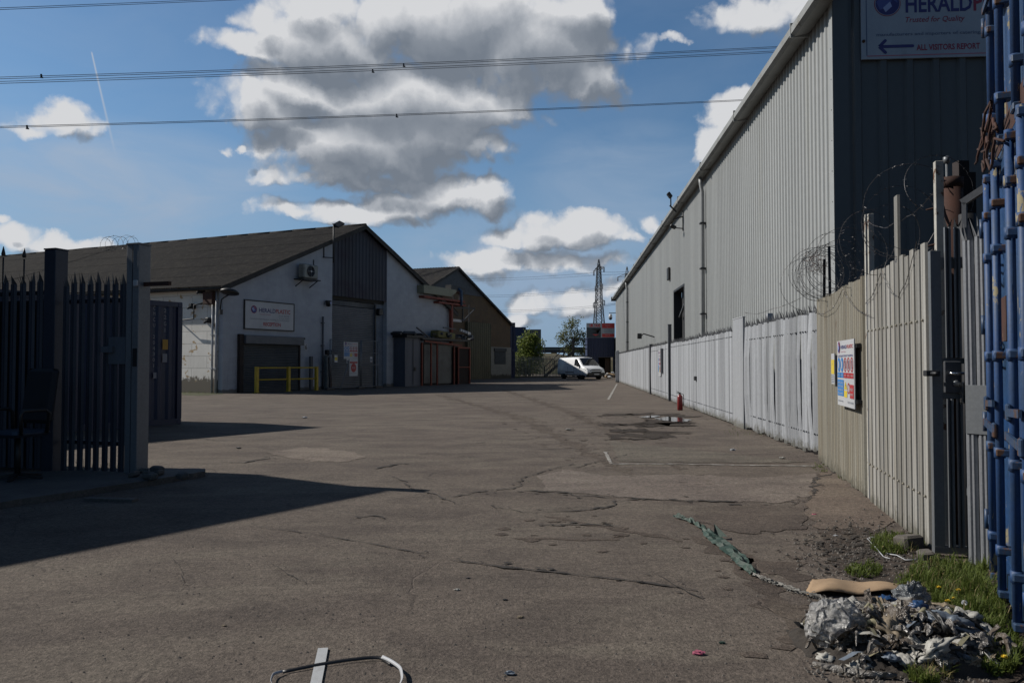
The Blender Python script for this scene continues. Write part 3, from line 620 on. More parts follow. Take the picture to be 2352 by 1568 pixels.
# ---- stores against the gable
YF=-.95
SHD=mat('blue_grey_shed',(.085,.095,.125),(.06,.068,.09),.6,0,1,stretch=(1,1,.3))
x0=L.px(903,0); x1=L.px(965,YF); zt2=L.pix(940,775,YF)[1]
t=thing('steel_store','blue grey steel store shed with flat roof against the white gable','shed',L,(x0,YF,0))
q=MB(); q.sheet(ribs(x0,x1,.9,.02,YF,.08),0,zt2); q.box(x0,x1,YF+.03,-.05,0,zt2); q.build('walls',SHD,t)
q=MB(); q.box(x0-.15,x1+.1,YF-.25,-.05,zt2+.002,zt2+.16); q.build('roof',DARKM,t)
xm=(x0+x1)/2; q=MB(); q.box(xm-.015,xm+.015,YF-.05,YF-.025,.1,zt2-.1); q.build('door_edge',DARKM,t); q=MB(); q.bbox(xm+.1,xm+.3,YF-.08,YF-.03,1.0,1.25,.01); q.build('lock',BLACK,t)
r0=L.px(967,YF); r1=L.px(1052,YF); zt3=L.pix(1000,788,YF)[1]
t=thing('red_shelter','open lean-to shelter with red steel posts holding pale boards','shelter',L,(r0,YF,0))
for u,w_ in ((969,.06),(990,.05),(1004,.04),(1043,.05)):
    x=L.px(u,YF); q=MB(); q.box(x-w_,x+w_,YF-.05,YF+.05,0,zt3); q.build('post',REDST,t)
q=MB(); q.beam((r0+.4,YF,zt3+.12),(r1+.5,YF,zt3-.1),.10,.12); q.build('beam',REDST,t)
q=MB(); q.box(r0-.1,r1+1.0,YF-.2,-.1,zt3+.2,zt3+.34); q.build('roof',DARKM,t)
PALE=mat('pale_sheet',(.155,.155,.145),(.115,.11,.1),.8,0,1.2)
q=MB(); q.box(L.px(973,YF+.25),L.px(1002,YF+.25),YF+.2,YF+.25,.15,zt3-.1); q.build('pale_board',PALE,t); q=MB(); q.box(L.px(1005,YF+.25),L.px(1035,YF+.25),YF+.18,YF+.23,.1,zt3-.1); q.build('pale_board',PALE,t)
q=MB(); q.box(r0+.1,r1+.8,-.4,-.1,0,zt3); q.build('back_panel',DARKM,t)
d0=L.px(1053,YF); d1=L.px(1080,YF)
t=thing('dark_crate_stack','dark red cage of scrap at the end of the red shelter','crate',L,(d0,YF,0)); q=MB(); q.box(d0+.1,d1,YF+.1,-.2,0,zt3-.2); q.build('body',mat('dark_void',(.014,.010,.010),(.025,.014,.012),.9),t)
q=MB()
for x in (d0+.05,d1): q.box(x-.05,x+.05,YF,YF+.098,0,zt3-.2)
q.box(d0,d1,YF+.01,YF+.097,zt3-.3,zt3-.2001); q.box(d0,d1,YF+.01,YF+.097,1.2,1.26); q.build('frame',REDST,t)
rr=random.Random(5); cols=[DARKM,GALV_D,BLACK,BLACK,mat('scrap_grey',(.06,.06,.07)),KERB]
for i in range(40):
    u=rr.uniform(905,1090); x=L.px(u,-.7); base=(zt2+.162) if u<966 else zt3+.342
    q=MB(); s=rr.uniform(.12,.4); q.T=Matrix.Translation((x,-.6+rr.uniform(-.45,.3),base+s*.25+(.25*rr.random() if 980<u<1075 else 0)))@Matrix.Rotation(rr.uniform(0,3),4,'Z')@Matrix.Rotation(rr.uniform(-.4,.4),4,'X')
    q.bbox(-s,s,-s*.5,s*.5,-s*.25,s*.25,s*.08); tag(place(q.build('roof_scrap',rr.choice(cols)),L),'loose piece of dark scrap on the flat roofs of the stores beside the gable','scrap','scrap lying on the store roofs')
x0=L.px(1004,YF); x1=L.px(1044,YF); zb=L.pix(1020,778,YF)[1]; zt_=L.pix(1020,763,YF)[1]
q=MB(); q.T=Matrix.Translation(((x0+x1)/2,YF+.2,(zb+zt_)/2))@Matrix.Rotation(R(4),4,'Y'); q.bbox(-(x1-x0)/2,(x1-x0)/2,-.3,.4,-.22,.28,.06); tag(place(q.build('yellow_crate',mat('dull_yellow',(.15,.135,.04),(.10,.09,.035),.7)),L),'long dull yellow crate on top of the red shelter roof','crate')
for k,(u0,v0,u1,v1) in enumerate(((957,752,990,777),(1018,752,1048,756))):
    a=L.pix(u0,v0,-.7); b_=L.pix(u1,v1,-.7); q=MB(); q.beam((a[0],-.7,a[1]),(b_[0],-.65,b_[1]),.1,.07); tag(place(q.build('loose_plank',GALV_D),L),['grey plank sticking up among the roof scrap','dark plank lying level above the yellow crate'][k],'plank')
for k in range(5):
    a=L.pix(1058+k*5,758+k*2,-.8); q=MB(); q.bbox(a[0]-.1,a[0]+.12,-.9,-.75,a[1]-.12,a[1]+.1,.04); tag(place(q.build('white_scrap',SIGNW),L),'small white scrap at the right end of the shelter roof','scrap','white scraps on the shelter roof end')
# ================================================================ second (brown) gable building
S=Frame(-10.03,62.7,ANG); SW=21.05; SA=10.53; SE=5.56; SP=10.28
def sz(x): return SE+(SP-SE)*(1-abs(x-SA)/SA)
BROWN=masonry('brown_render_wall',(.12,.078,.042),(.085,.058,.035),.45,.1,.008,(.05,.045,.035),.6,line=.8)
sb=thing('brown_workshop','brown gabled workshop behind the white one with dark sloping roof','building',S,(0,0,0))
q=MB(); q.prism([(0,0),(SW,0),(SW,sz(SW)),(SA,SP),(0,SE)],0,.3); q.build('gable_wall',BROWN,sb)
q=MB(); q.box(SW-.3,SW,.301,30,0,SE); q.box(0,.3,.301,30,0,SE); q.box(.301,SW-.301,29.7,30,0,SE); q.build('side_wall',BROWN,sb)
zc=S.pix(1040,672)[1]; 
def clipx(z): return SA*(z-SE)/(SP-SE)
q=MB(); xx=clipx(zc); q.prism([(xx,zc),(2*SA-xx,zc),(SA,SP-.03)],-.08,-.003); q.build('upper_cladding',mat('grey_upper_cladding',(.045,.047,.056),(.035,.036,.045),.6),sb)
q=MB(); slope(q,-.3,SE-.1,SA,SP+.1,.3,.03,-.3,30,seed=5); slope(q,SW+.3,SE-.1,SA,SP+.1,.3,.03,-.3,30,seed=6); q.build('roof',ROOFM,sb)
q=MB(); q.beam((-.3,-.28,SE-.2),(SA,-.28,SP-.02),.05,.22); q.beam((SA,-.28,SP-.02),(SW+.3,-.28,SE-.2),.05,.22); q.build('barge_board',BARGE,sb)
x0=S.px(1068); x1=S.px(1121); z1=S.pix(1095,741)[1]
q=MB(); q.sheet(ribs(x0,x1,.4,.05,-.3,.3),.0,z1); q.box(x0,x1,-.28,-.002,0,z1); q.build('sliding_door',mat('olive_door',(.10,.088,.05),(.07,.064,.04),.7,0,1,stretch=(1,1,.3)),sb)
x0=x1+.01; x1=SW-.02; z1=S.pix(1145,797)[1]
q=MB(); q.box(x0,x1,-.1,-.002,0,z1); q.build('white_base',masonry('white_base_render',(.22,.215,.19),(.18,.175,.155),.45,.2,.008,(.05,.045,.035),.9),sb)
a0,b1=S.pix(1134,799,-.1); a1,b0=S.pix(1162,836,-.1)
q=MB(); q.box(a0,a1,-.2,-.102,b1-.3,b1); shutter(a0+.1,a1-.1,b0,b1-.3,-.12,.1); q.build('window_hood',DARKM,sb); shutter(a0+.1,a1-.1,b0,b1-.3,-.12,.1).build('window_shutter',mat('window_shutter',(.045,.05,.052),(.035,.037,.04)),sb)
# conveyor / hopper clutter in the gap
H=Frame(*G(985,884)[:2],ANG)
def hz_(u,v,y=0): return H.pix(u,v,y)
t=thing('loading_hopper','cream hopper box on red steel columns between the two workshops','hopper',H,(0,0,0))
a0,b1=hz_(968,654); a1,b0=hz_(1034,682); q=MB(); q.box(a0,a1,-.2,1.4,b0,b1); q.add([(a1+.002,-.2,b0+.1),(a1+.7,-.1,b0+.4),(a1+.7,-.1,b1),(a1+.002,-.2,b1)],[(0,1,2,3)]); q.build('box',mat('cream_hopper',(.23,.225,.16),(.19,.18,.12),.6,0,1,stretch=(.3,1,1)),t)
x0=hz_(1037,836)[0]; x1=hz_(1047,836)[0]; zt_=hz_(1040,700)[1]
for x,yy in ((x0,0),(x1,1.2)):
    q=MB(); q.box(x,x+.22,yy,yy+.22,0,zt_); q.build('column',REDST,t)
q=MB(); q.box(hz_(1005,836)[0],hz_(1068,836)[0],-.1,1.5,zt_,zt_+.12); q.box(a0+.2,hz_(1066,836)[0],-.1,1.5,b0-.3,b0-.15); q.build('platform',REDST,t)
q=MB()
for u,v0,v1 in ((1047,680,702),(1060,662,702),(1068,660,735),(1082,700,740)): q.beam((hz_(u,v0)[0],.2,hz_(u,v0)[1]),(hz_(u,v1)[0],.2,hz_(u,v1)[1]),.09)
q.beam((*[hz_(1045,706)[0]],.2,hz_(1045,706)[1]),(hz_(1095,708)[0],.2,hz_(1095,708)[1]),.1); q.beam((hz_(1068,738)[0],.2,hz_(1068,738)[1]),(hz_(1095,710)[0],.2,hz_(1095,710)[1]),.08)
q.beam((hz_(1035,680)[0],.2,hz_(1035,660)[1]),(hz_(1068,660)[0],.2,hz_(1068,668)[1]),.5,.4); q.build('steelwork',DARKM,t)
x_=hz_(1056,836)[0]; q=MB(); q.tube([(x_,-.1,hz_(1056,702)[1]),(x_,-.1,hz_(1056,668)[1]),(x_-.3,0,hz_(1056,664)[1])],.12,8); q.build('blue_pipe',mat('blue_pipe',(.02,.06,.13)),t)
q=MB(); q.box(x0+.3,hz_(1068,836)[0],.3,.5,hz_(1050,738)[1],hz_(1050,732)[1]); q.build('white_tray',SIGNW,t)
# ================================================================ containers
def container(name,label,fr,length,width,height,m,group=None,z0=0,doors=True,y_out=0,oncorr=.035):
    """box x:0..width is the long/door face seen (outside -y), body goes to +y"""
    t=thing(name,label,'shipping container',fr,(0,0,z0),group); W=width; D=length; h=height
    q=MB()
    for x in (0,W-.12):
        for y in (0,D-.12): q.box(x,x+.12,y,y+.12,z0+.12,z0+h-.12)
    q.box(.12,W-.12,0,.1,z0,z0+.14); q.box(.12,W-.12,D-.1,D,z0,z0+.14); q.box(.12,W-.12,0,.1,z0+h-.12,z0+h); q.box(.12,W-.12,D-.1,D,z0+h-.12,z0+h)
    for x in (0,W-.1): q.box(x+.002,x+.098,.12,D-.12,z0,z0+.14); q.box(x+.002,x+.098,.12,D-.12,z0+h-.1,z0+h)
    q.box(.1,W-.1,.1,D-.1,z0+h-.06,z0+h-.03); q.box(.1,W-.1,.1,D-.1,z0+.05,z0+.08); q.build('frame',m,t)
    for x in (0,W-.12):
        for y in (0,D-.12):
            for z in (z0,z0+h-.12): q=MB(); q.bbox(x-.004,x+.124,y-.004,y+.124,z-.002,z+.122,.015); q.build('corner_casting',m,t)
    def corr(x0,x1,y,amp,pitch=.28):
        pr=[];x=x0
        while x<x1-.01: pr+=[(x,y),(x+pitch*.25,y),(x+pitch*.5,y+amp),(x+pitch*.75,y+amp)]; x+=pitch
        pr.append((x1,y)); return [(min(a,x1),b) for a,b in pr]
    q=MB(); q.sheet(corr(.12,W-.12,.02,oncorr),z0+.14,z0+h-.12) if not doors else q.box(.12,W-.12,.04,.08,z0+.14,z0+h-.12)
    q.sheet([(x,D-y) for x,y in corr(.12,W-.12,.02,oncorr)],z0+.14,z0+h-.1)
    for x in (.02,W-.02): q.sheet([(x+(b-.02)*(1 if x<1 else -1),a) for a,b in corr(.12,D-.12,.02,oncorr)],z0+.14,z0+h-.1)
    q.build('side_panels',m,t); return t
# container left: long side towards the yard, white code on its end
cd=Vector((-.55,-.83)).normalized(); CA=math.atan2(-cd.y,-cd.x)
c0=Vector((-8.02,19.07)); 
CF=Frame(c0.x+cd.x*6.06,c0.y+cd.y*6.06,CA)
t=container('shipping_container','dark navy shipping container with white vertical code behind the left gate',CF,2.44,6.06,2.95,NAVYC,doors=False,oncorr=.03)
def cp(u,v): return CF.pix(u,v,0)
q=MB()
for u,v0,v1,s in ((354,700,845,'CMCU 204301'),(379,705,765,'22G1')):
    x,z=cp(u,v0); z2=cp(u,v1)[1]; n=len(s); hh=(z-z2)/n
    for i,ch in enumerate(s):
        if ch!=' ': q.text(ch,x,z-hh*(i+.85),hh*.6,hh*.42 if ch!='1' else hh*.12,-.012,align='C')
x,z=cp(355,862); q.rect(x-.04,x+.04,z-.07,z+.07,-.012)
x,z=cp(378,822); q.rect(x-.06,x+.06,z-.1,z+.1,-.012)
q.build('lettering',plain('dull_lettering',(.2,.2,.22),.6),t)
q=MB(); x,z=cp(379,791); q.rect(x-.07,x+.07,z-.12,z+.12,-.012); q.build('yellow_label',plain('dull_yellow_label',(.35,.19,.02),.6),t)
# tall stack outside the frame on the left whose shadow crosses the yard
tipA=Vector((-1.38,9.05)); EL=R(37.5); SUNR=.28
sd=Vector((-1,SUNR)).normalized()
b0=tipA+sd*(5.3/math.tan(EL)); SF=Frame(b0.x+cd.x*12.19,b0.y+cd.y*12.19,CA)
for k,z in enumerate((0,2.652)):
    container('stacked_container',['lower dark container of the tall stack left of the gate','upper dark container of the tall stack left of the gate'][k],SF,2.44,12.19,2.65,NAVYC,'containers stacked left of the gate',z0=z,doors=False,oncorr=.06)
# foreground right container stack: doors face the yard
F0=G(2281,1331); fd=Vector((G(2332,1442)-F0)[:2]).normalized(); FA=math.atan2(fd.y,fd.x)
FC=Frame(F0.x,F0.y,FA)
def doorgear(t,z0,h,m,wear):
    rods=(.34,.78,1.42,1.86)
    q=MB()
    for x0,x1 in ((.125,1.205),(1.215,2.315)):
        pr=[(x0,.03),(x0+.1,.03)]; x=x0+.1; n=4; w=(x1-x0-.2)/n
        for i in range(n): pr+=[(x+.04,.055),(x+w-.04,.055),(x+w,.03),(x+w,.03)]; x+=w
        pr.append((x1,.03)); q.sheet(pr,z0+.16,z0+h-.13)
    q.build('door_leaf',BLUEC,t)
    for i,x in enumerate(rods):
        q=MB(); q.tube([(x,-.028,z0+.04),(x,-.028,z0+h-.03)],.023,10)
        for z in (z0+.28,z0+.85,z0+1.42,z0+2.05,z0+h-.3):
            q.lathe([(.031,z-.03),(.031,z+.03)],(x,-.028,0),10)
        q.build('locking_rod',BLUER,t)
        for z,w_ in [(z0+k,.045) for k in (.28,.85,1.42,2.05,h-.3)]+[(z0+.03,.05),(z0+h-.07,.05)]:
            q=MB(); q.bbox(x-w_,x+w_,-.05,.03,z-.02,z+.022,.006); q.build('rod_bracket',BLUEC2,t)
    for a,b,z in ((rods[0],rods[1],1.12),(rods[1],rods[0],.98),(rods[2],rods[3],1.12),(rods[3],rods[2],.98)):
        q=MB(); q.beam((a,-.055,z0+z),(a+(b-a)*1.1,-.06,z0+z+.02),.016,.04); q.bbox(a-.035,a+.035,-.065,-.04,z0+z-.045,z0+z+.045,.008); q.build('handle',BLUEC2,t)
    for z in (.3,.95,1.6,2.25):
        q=MB(); q.bbox(.0,.2,-.03,-.004,z0+z,z0+z+.07,.008); q.tube([(.05,-.035,z0+z-.03),(.05,-.035,z0+z+.10)],.014,8); q.build('hinge',BLUEC2,t)
        q=MB(); q.bbox(2.24,2.44,-.03,-.004,z0+z,z0+z+.07,.008); q.build('hinge',BLUEC2,t)
    q=MB(); q.m=0
    q.box(.9,1.1,-.02,.028,z0+1.5,z0+1.75); q.build('plate',RUST,t)
    q=MB(); q.text('EMCU 602',.52,z0+1.35,.10,.75,.018,rot=R(90)); q.text('EMCU 602 4',1.02,z0+.5,.09,.8,.018,rot=R(90)); q.build('lettering',mat('worn_lettering',(.30,.30,.29),(.05,.08,.14),.6,0,14,lo=.45,hi=.6),t)
t=container('shipping_container','weathered blue shipping container with locking rods at the right edge, standing on the grass',FC,6.06,2.44,2.62,BLUEC,z0=.08); doorgear(t,.08,2.62,BLUEC,1)
q=MB()
for x,y in ((.0,.05),(2.1,.05),(.0,5.7),(2.1,5.7)): q.box(x,x+.3,y,y+.3,0,.078)
q.build('timber_bearers',RUST,t)
FU=Frame(*(FC.w(0,.03,0))[:2],FA+R(.2))
t=container('shipping_container','upper blue shipping container with rusty bottom rail at the right edge, stacked on another',FU,6.06,2.44,2.62,BLUEC2,z0=2.75); doorgear(t,2.75,2.62,BLUEC,2)
q=MB(); q.box(.13,2.3,-.012,-.005,2.752,2.89); q.build('rusty_rail',RUST,t)
for x in (-.02,2.28):
    q=MB(); q.bbox(x,x+.18,-.02,.14,2.701,2.748,.01); q.build('twist_lock',RUST,t)
# cables and rags hanging at the joint
rr=random.Random(3)
for i in range(7):
    z=2.7+rr.uniform(-.1,.3); x=rr.uniform(.1,1.0); q=MB(); pts=[FC.w(x+.12*k*rr.uniform(.5,1.2),-.06-.02*rr.random(),z-.06*math.sin(k*1.1)+rr.uniform(-.04,.04)) for k in range(7)]
    q.tube(pts,.008,5); tag(q.build('rusty_wire',RUST),'short twist of rusty wire hanging where the two blue containers meet','wire','wires at the container joint')
# ================================================================ big grey warehouse on the right
yA,yB=15.1,85.0
def wx(y): return 5.2+.0715*y
WA=math.atan2(-1,-.0715)
WL=math.hypot(yB-yA,wx(yB)-wx(yA))
RS=Frame(wx(yB),yB,WA)
RF=Frame(wx(yA),yA,WA+math.pi/2)
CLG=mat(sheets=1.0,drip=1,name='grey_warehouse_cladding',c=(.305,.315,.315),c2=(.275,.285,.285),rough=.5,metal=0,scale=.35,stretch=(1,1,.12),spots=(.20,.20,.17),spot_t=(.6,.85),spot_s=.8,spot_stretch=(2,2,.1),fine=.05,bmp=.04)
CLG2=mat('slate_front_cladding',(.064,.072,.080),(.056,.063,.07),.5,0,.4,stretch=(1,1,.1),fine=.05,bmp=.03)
EVH=8.6
w=thing('grey_warehouse','tall grey ribbed steel warehouse running down the right side of the yard','building',RS,(WL,0,0))
def trap(x0,x1,pitch,d,y,flat=.62):
    n=round((x1-x0)/pitch); p=(x1-x0)/n; pr=[]
    for i in range(n):
        a=x0+i*p; pr+=[(a,y),(a+p*(flat-.09),y),(a+p*flat,y-d),(a+p*(1-.09),y-d)]
    pr.append((x1,y)); return pr
dx0=RS.px(1550); dx1=RS.px(1574); dzt=RS.pix(1562,661)[1]
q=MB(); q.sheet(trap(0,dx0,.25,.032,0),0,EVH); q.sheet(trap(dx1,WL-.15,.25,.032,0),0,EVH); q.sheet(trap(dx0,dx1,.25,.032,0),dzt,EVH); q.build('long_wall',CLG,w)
# corner flashing
q=MB(); q.box(WL-.15,WL+.02,-.05,-.034,0,EVH+.05); q.build('corner_flashing',CLG,w)
q=MB(); 
for k in range(14): q.lathe([(.012,0),(.01,.01)],(WL-.06,-.055,1+k*.6),6,'y')
q.build('fixings',DARKM,w)
# front wall: transform from RF to RS coordinates
class Conv:
    def __init__(s,q): s.q=q
def rf2rs(p):
    wv=RF.w(*p)-RS.o; return (wv.dot(RS.ex),wv.dot(RS.ey),wv.z)
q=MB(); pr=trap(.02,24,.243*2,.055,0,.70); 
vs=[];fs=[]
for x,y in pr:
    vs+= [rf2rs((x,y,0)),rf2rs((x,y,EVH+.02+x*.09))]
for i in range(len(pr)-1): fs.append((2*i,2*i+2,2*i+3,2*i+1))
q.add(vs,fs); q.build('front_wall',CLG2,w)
q=MB(); vs=[rf2rs(p) for p in [(-.05,-.062,0),(.24,-.062,0),(.24,-.062,EVH+.1),(-.05,-.062,EVH+.1)]]; q.add(vs,[(0,1,2,3)]); vs=[rf2rs(p) for p in [(-.05,-.062,0),(-.05,.1,0),(-.05,.1,EVH+.1),(-.05,-.062,EVH+.1)]]; q.build('front_corner_trim',CLG2,w)
q=MB(); q.box(0,WL-.2,23.9,24,0,EVH); q.box(.0,.1,.1,23.8,0,EVH); q.build('rear_walls',CLG,w)
q=MB(); q.add([(0,-.35,EVH+.12),(WL+.1,-.35,EVH+.12),(WL+.1,12,EVH+1.25),(0,12,EVH+1.25),(WL+.1,24.2,EVH+.12),(0,24.2,EVH+.12)],[(0,1,2,3),(3,2,4,5)]); q.build('roof',CLG,w)
GUT=mat('gutter_grey',(.25,.255,.25),(.19,.19,.175),.5,0,1.5,spots=(.12,.11,.09),spot_t=(.6,.7),spot_s=3,spot_stretch=(.5,1,1))
q=MB(); y0,y1=-.42,-.04
prof=[(-.04,8.50),(-.34,8.44),(-.42,8.50),(-.42,8.66),(-.36,8.72),(-.04,8.72)]
vs=[];n=len(prof)
for x in (-.15,WL+.3): vs+=[(x,a,b) for a,b in prof]
q.add(vs,[tuple(range(n)),tuple(range(2*n-1,n-1,-1))]+[(i,(i+1)%n,n+(i+1)%n,n+i) for i in range(n)]); q.build('gutter',GUT,w)
q=MB(); 
for k in range(12): x=WL-1.5-k*5.8; q=MB(); q.box(x,x+.05,-.43,-.03,8.425,8.735); q.build('gutter_joint',GUT,w)
q=MB(); q.box(-.3,-.16,-.5,.3,8.3,8.75); q.build('gutter_end',DARKM,w)
for u in (1625,1445):
    x=RS.px(u); q=MB(); r=.07 if u==1625 else .1; q.tube([(x,-.22,8.44),(x,-.20,8.2),(x,-.15,7.9),(x,-.15,0)],r,10); dp=q.build('downpipe',mat('grey_pipe',(.29,.30,.305),(.24,.245,.25),.5),w)
    q=MB()
    for z in (1.9,3.3,5.0,6.7): q.box(x-.14,x+.14,-.25,-.034,z,z+.05)
    q.build('pipe_clip',DARKM,dp)
q=MB(); q.box(dx0+.06,dx1-.06,.35,.5,0,dzt); q.build('loading_door',mat('dark_slate_door',(.035,.038,.042),(.03,.03,.033),.5),w)
q=MB(); q.box(dx0-.04,dx0+.06,-.04,.34,0,dzt+.05); q.box(dx1-.06,dx1+.04,-.04,.34,0,dzt+.05); q.box(dx0+.061,dx1-.061,-.04,.34,dzt-.05,dzt+.05); q.build('door_frame',DARKM,w)
q=MB(); x,z=RS.pix(1560,700); q.beam((dx0+.4,.2,z-.5),(dx1-.3,.2,z+.35),.1,.05); q.build('door_strap',GALV,w)
# vent / floodlights / cameras on the long wall
x,z=RS.pix(1540,629); q=MB(); q.bbox(x-.25,x+.25,-.16,-.034,z-.32,z+.32,.03); tag(place(q.build('wall_vent',BLACK),RS),'small black box on the long grey wall left of the loading door','vent')
x,z=RS.pix(1546,480,-.45); t=thing('roof_floodlight','black floodlight perched on the gutter of the grey warehouse','floodlight',RS,(x,-.45,8.74)); q=MB(); q.beam((x,-.3,8.3),(x,-.6,8.6),.06); q.beam((x,-.55,8.55),(x,-.55,9.0),.05); q.build('bracket',DARKM,t); q=MB(); q.T=Matrix.Translation((x,-.6,9.05))@Matrix.Rotation(R(35),4,'X'); q.bbox(-.16,.16,-.07,.07,-.12,.14,.02); q.build('lamp_head',BLACK,t)
x,z=RS.pix(1556,520,-.3); t=thing('wall_floodlight','black floodlight on a bracket below the gutter of the grey warehouse','floodlight',RS,(x,-.1,z)); q=MB(); q.beam((x,-.03,z+.45),(x,-.5,z+.3),.05); q.beam((x,-.03,z-.1),(x,-.6,z-.05),.04); q.tube([(x,-.06,z+.7),(x,-.06,z-.2)],.025,6); q.build('bracket',DARKM,t); q=MB(); q.T=Matrix.Translation((x,-.5,z-.02))@Matrix.Rotation(R(-25),4,'X'); q.bbox(-.15,.15,-.14,.14,-.05,.07,.02); q.build('lamp_head',BLACK,t)
x,z=RS.pix(1409,722,-.6); t=thing('security_camera','white dome security camera on an arm at the far end of the grey warehouse','camera',RS,(.3,-.1,z)); q=MB(); q.beam((.3,0,z+.5),(.3,-.75,z+.5),.07); q.build('arm',DARKM,t); q=MB(); q.lathe([(.03,.4),(.15,.38),(.2,.1),(.2,0)],(.3,-.6,z),12); q.build('housing',SIGNW,t); q=MB(); q.lathe([(.19,-.002),(.19,-.1),(.12,-.22),(.01,-.26)],(.3,-.6,z),12); q.build('dome',BLACK,t)
x,z=RS.pix(1497,770,-.2); q=MB(); q.tube([(x,-.04,z-.1),(x,-.7,z+.1),(x,-.9,z-.15)],.04,6); q.bbox(x-.12,x+.12,-1.05,-.8,z-.2,z+.12,.02); tag(place(q.build('wall_camera',BLACK),RS),'small dark camera on a bent arm low on the warehouse wall near the loading door','camera')
# big sign on the front wall
a0,b0=RF.pix(1979,137,-.1); 
sw=7.4; sh=3.0
t=thing('company_sign','large white company sign with arrow high on the dark front wall of the warehouse','sign',RF,(a0,-.06,b0))
SIGNB=mat('sign_white_big',(.27,.31,.37),(.22,.26,.32),.5,0,1.2,spots=(.2,.23,.27),spot_t=(.6,.8),spot_s=2,fine=.03,bmp=.03)
q=MB(); q.box(a0,a0+sw,-.1,-.062,b0,b0+sh); q.build('board',SIGNB,t)
q=MB(); m_=RF.pix(1996,137,-.1)[0]-a0; y=-.104
def sp_(u,v): return RF.pix(u,v,-.1)
ix,_=sp_(1991,100); _,iz=sp_(2000,129)
q.m=6; q.rect(ix-.012,ix+.006,iz,b0+sh-.12,y); q.m=5; q.rect(ix,a0+sw-.12,iz-.012,iz+.004,y)
gx,gz=sp_(2038,9); rg=.24
q.m=3; q.disc(gx,gz,rg*1.03,rg*1.03,y,32); q.m=0; q.disc(gx,gz,rg*.97,rg*.97,y-.001,32); q.m=1; q.disc(gx,gz,rg*.93,rg*.93,y-.002,32); q.m=4; q.add([(gx+rg*a,y-.003,gz+rg*b) for a,b in ((-.85,.1),(-.6,-.5),(-.05,-.3),(.35,.2),(-.1,.8),(-.6,.6))],[tuple(range(6))]); q.m=7; q.add([(gx+rg*a,y-.004,gz+rg*b) for a,b in ((-.15,-.7),(.35,-.25),(.2,.15),(-.35,-.35))],[tuple(range(4))]); q.m=4; q.add([(gx+rg*a,y-.004,gz+rg*b) for a,b in ((.3,.4),(.8,.0),(.7,.5),(.3,.8))],[tuple(range(4))])
x0,z0=sp_(2080,29); x1,_=sp_(2233,29); hh=sp_(2080,-8)[1]-z0
q.m=1; q.text('HERALD',x0,z0,hh,x1-x0,y,bold=.022); px0,_=sp_(2236,29); q.m=3; q.text('PLASTIC',px0,z0,hh,(x1-x0)*1.05,y,bold=.022)
x0,z0=sp_(2080,52); x1=sp_(2216,52)[0]; q.m=3; q.text('Trusted for Quality',x0,z0,sp_(2080,40)[1]-z0,x1-x0,y,shear=.25,bold=.008)
x0,z0=sp_(2013,84); x1=sp_(2254,84)[0]; q.m=6; q.text('manufacturers and importers of catering,',x0,z0,sp_(2080,75)[1]-z0,x1-x0,y,bold=.012); q.text('household and party products',x1+.15,z0,sp_(2080,75)[1]-z0,(x1-x0)*.72,y,bold=.012)
x0,z0=sp_(2105,116); x1=sp_(2251,116)[0]; q.m=3; q.text('ALL VISITORS REPORT',x0,z0,sp_(2080,104)[1]-z0,x1-x0,y,bold=.025); q.text('TO RECEPTION',x1+.12,z0,sp_(2080,104)[1]-z0,(x1-x0)*.64,y,bold=.025)
ax,az=sp_(2017,106); bx,bz=sp_(2096,108); dx_=sp_(2033,91)[0]-ax
def bar(q,p,r,wd):
    p=Vector(p);r=Vector(r);d=(r-p).normalized();nn=Vector((-d.y,d.x))*wd/2; q.add([((p-nn).x,y,(p-nn).y),((r-nn).x,y,(r-nn).y),((r+nn).x,y,(r+nn).y),((p+nn).x,y,(p+nn).y)],[(0,1,2,3)]); q.disc(r.x,r.y,wd/2,wd/2,y-.0005,10)
q.m=1; zc=(az+bz)/2; bar(q,(ax+.02,zc),(bx,zc),.06); bar(q,(ax+.02,zc),(ax+dx_,zc+.115),.06); y-=.001; bar(q,(ax+.02,zc),(ax+dx_,zc-.115),.06)
q.build('lettering',[SIGNB,NAVY,PALEB,mat('print_red_big',(.22,.02,.06),(.2,.02,.05),.5),plain('print_mid_blue2',(.05,.07,.24),.5),PINKP,plain('print_slate',(.07,.10,.18),.5),PALEB],t)
q=MB()
for dz in (.35,1.5): q.lathe([(.03,0),(.03,.02)],(a0+.04,-.12,b0+dz),8,'y')
q.build('screws',RUST,t)
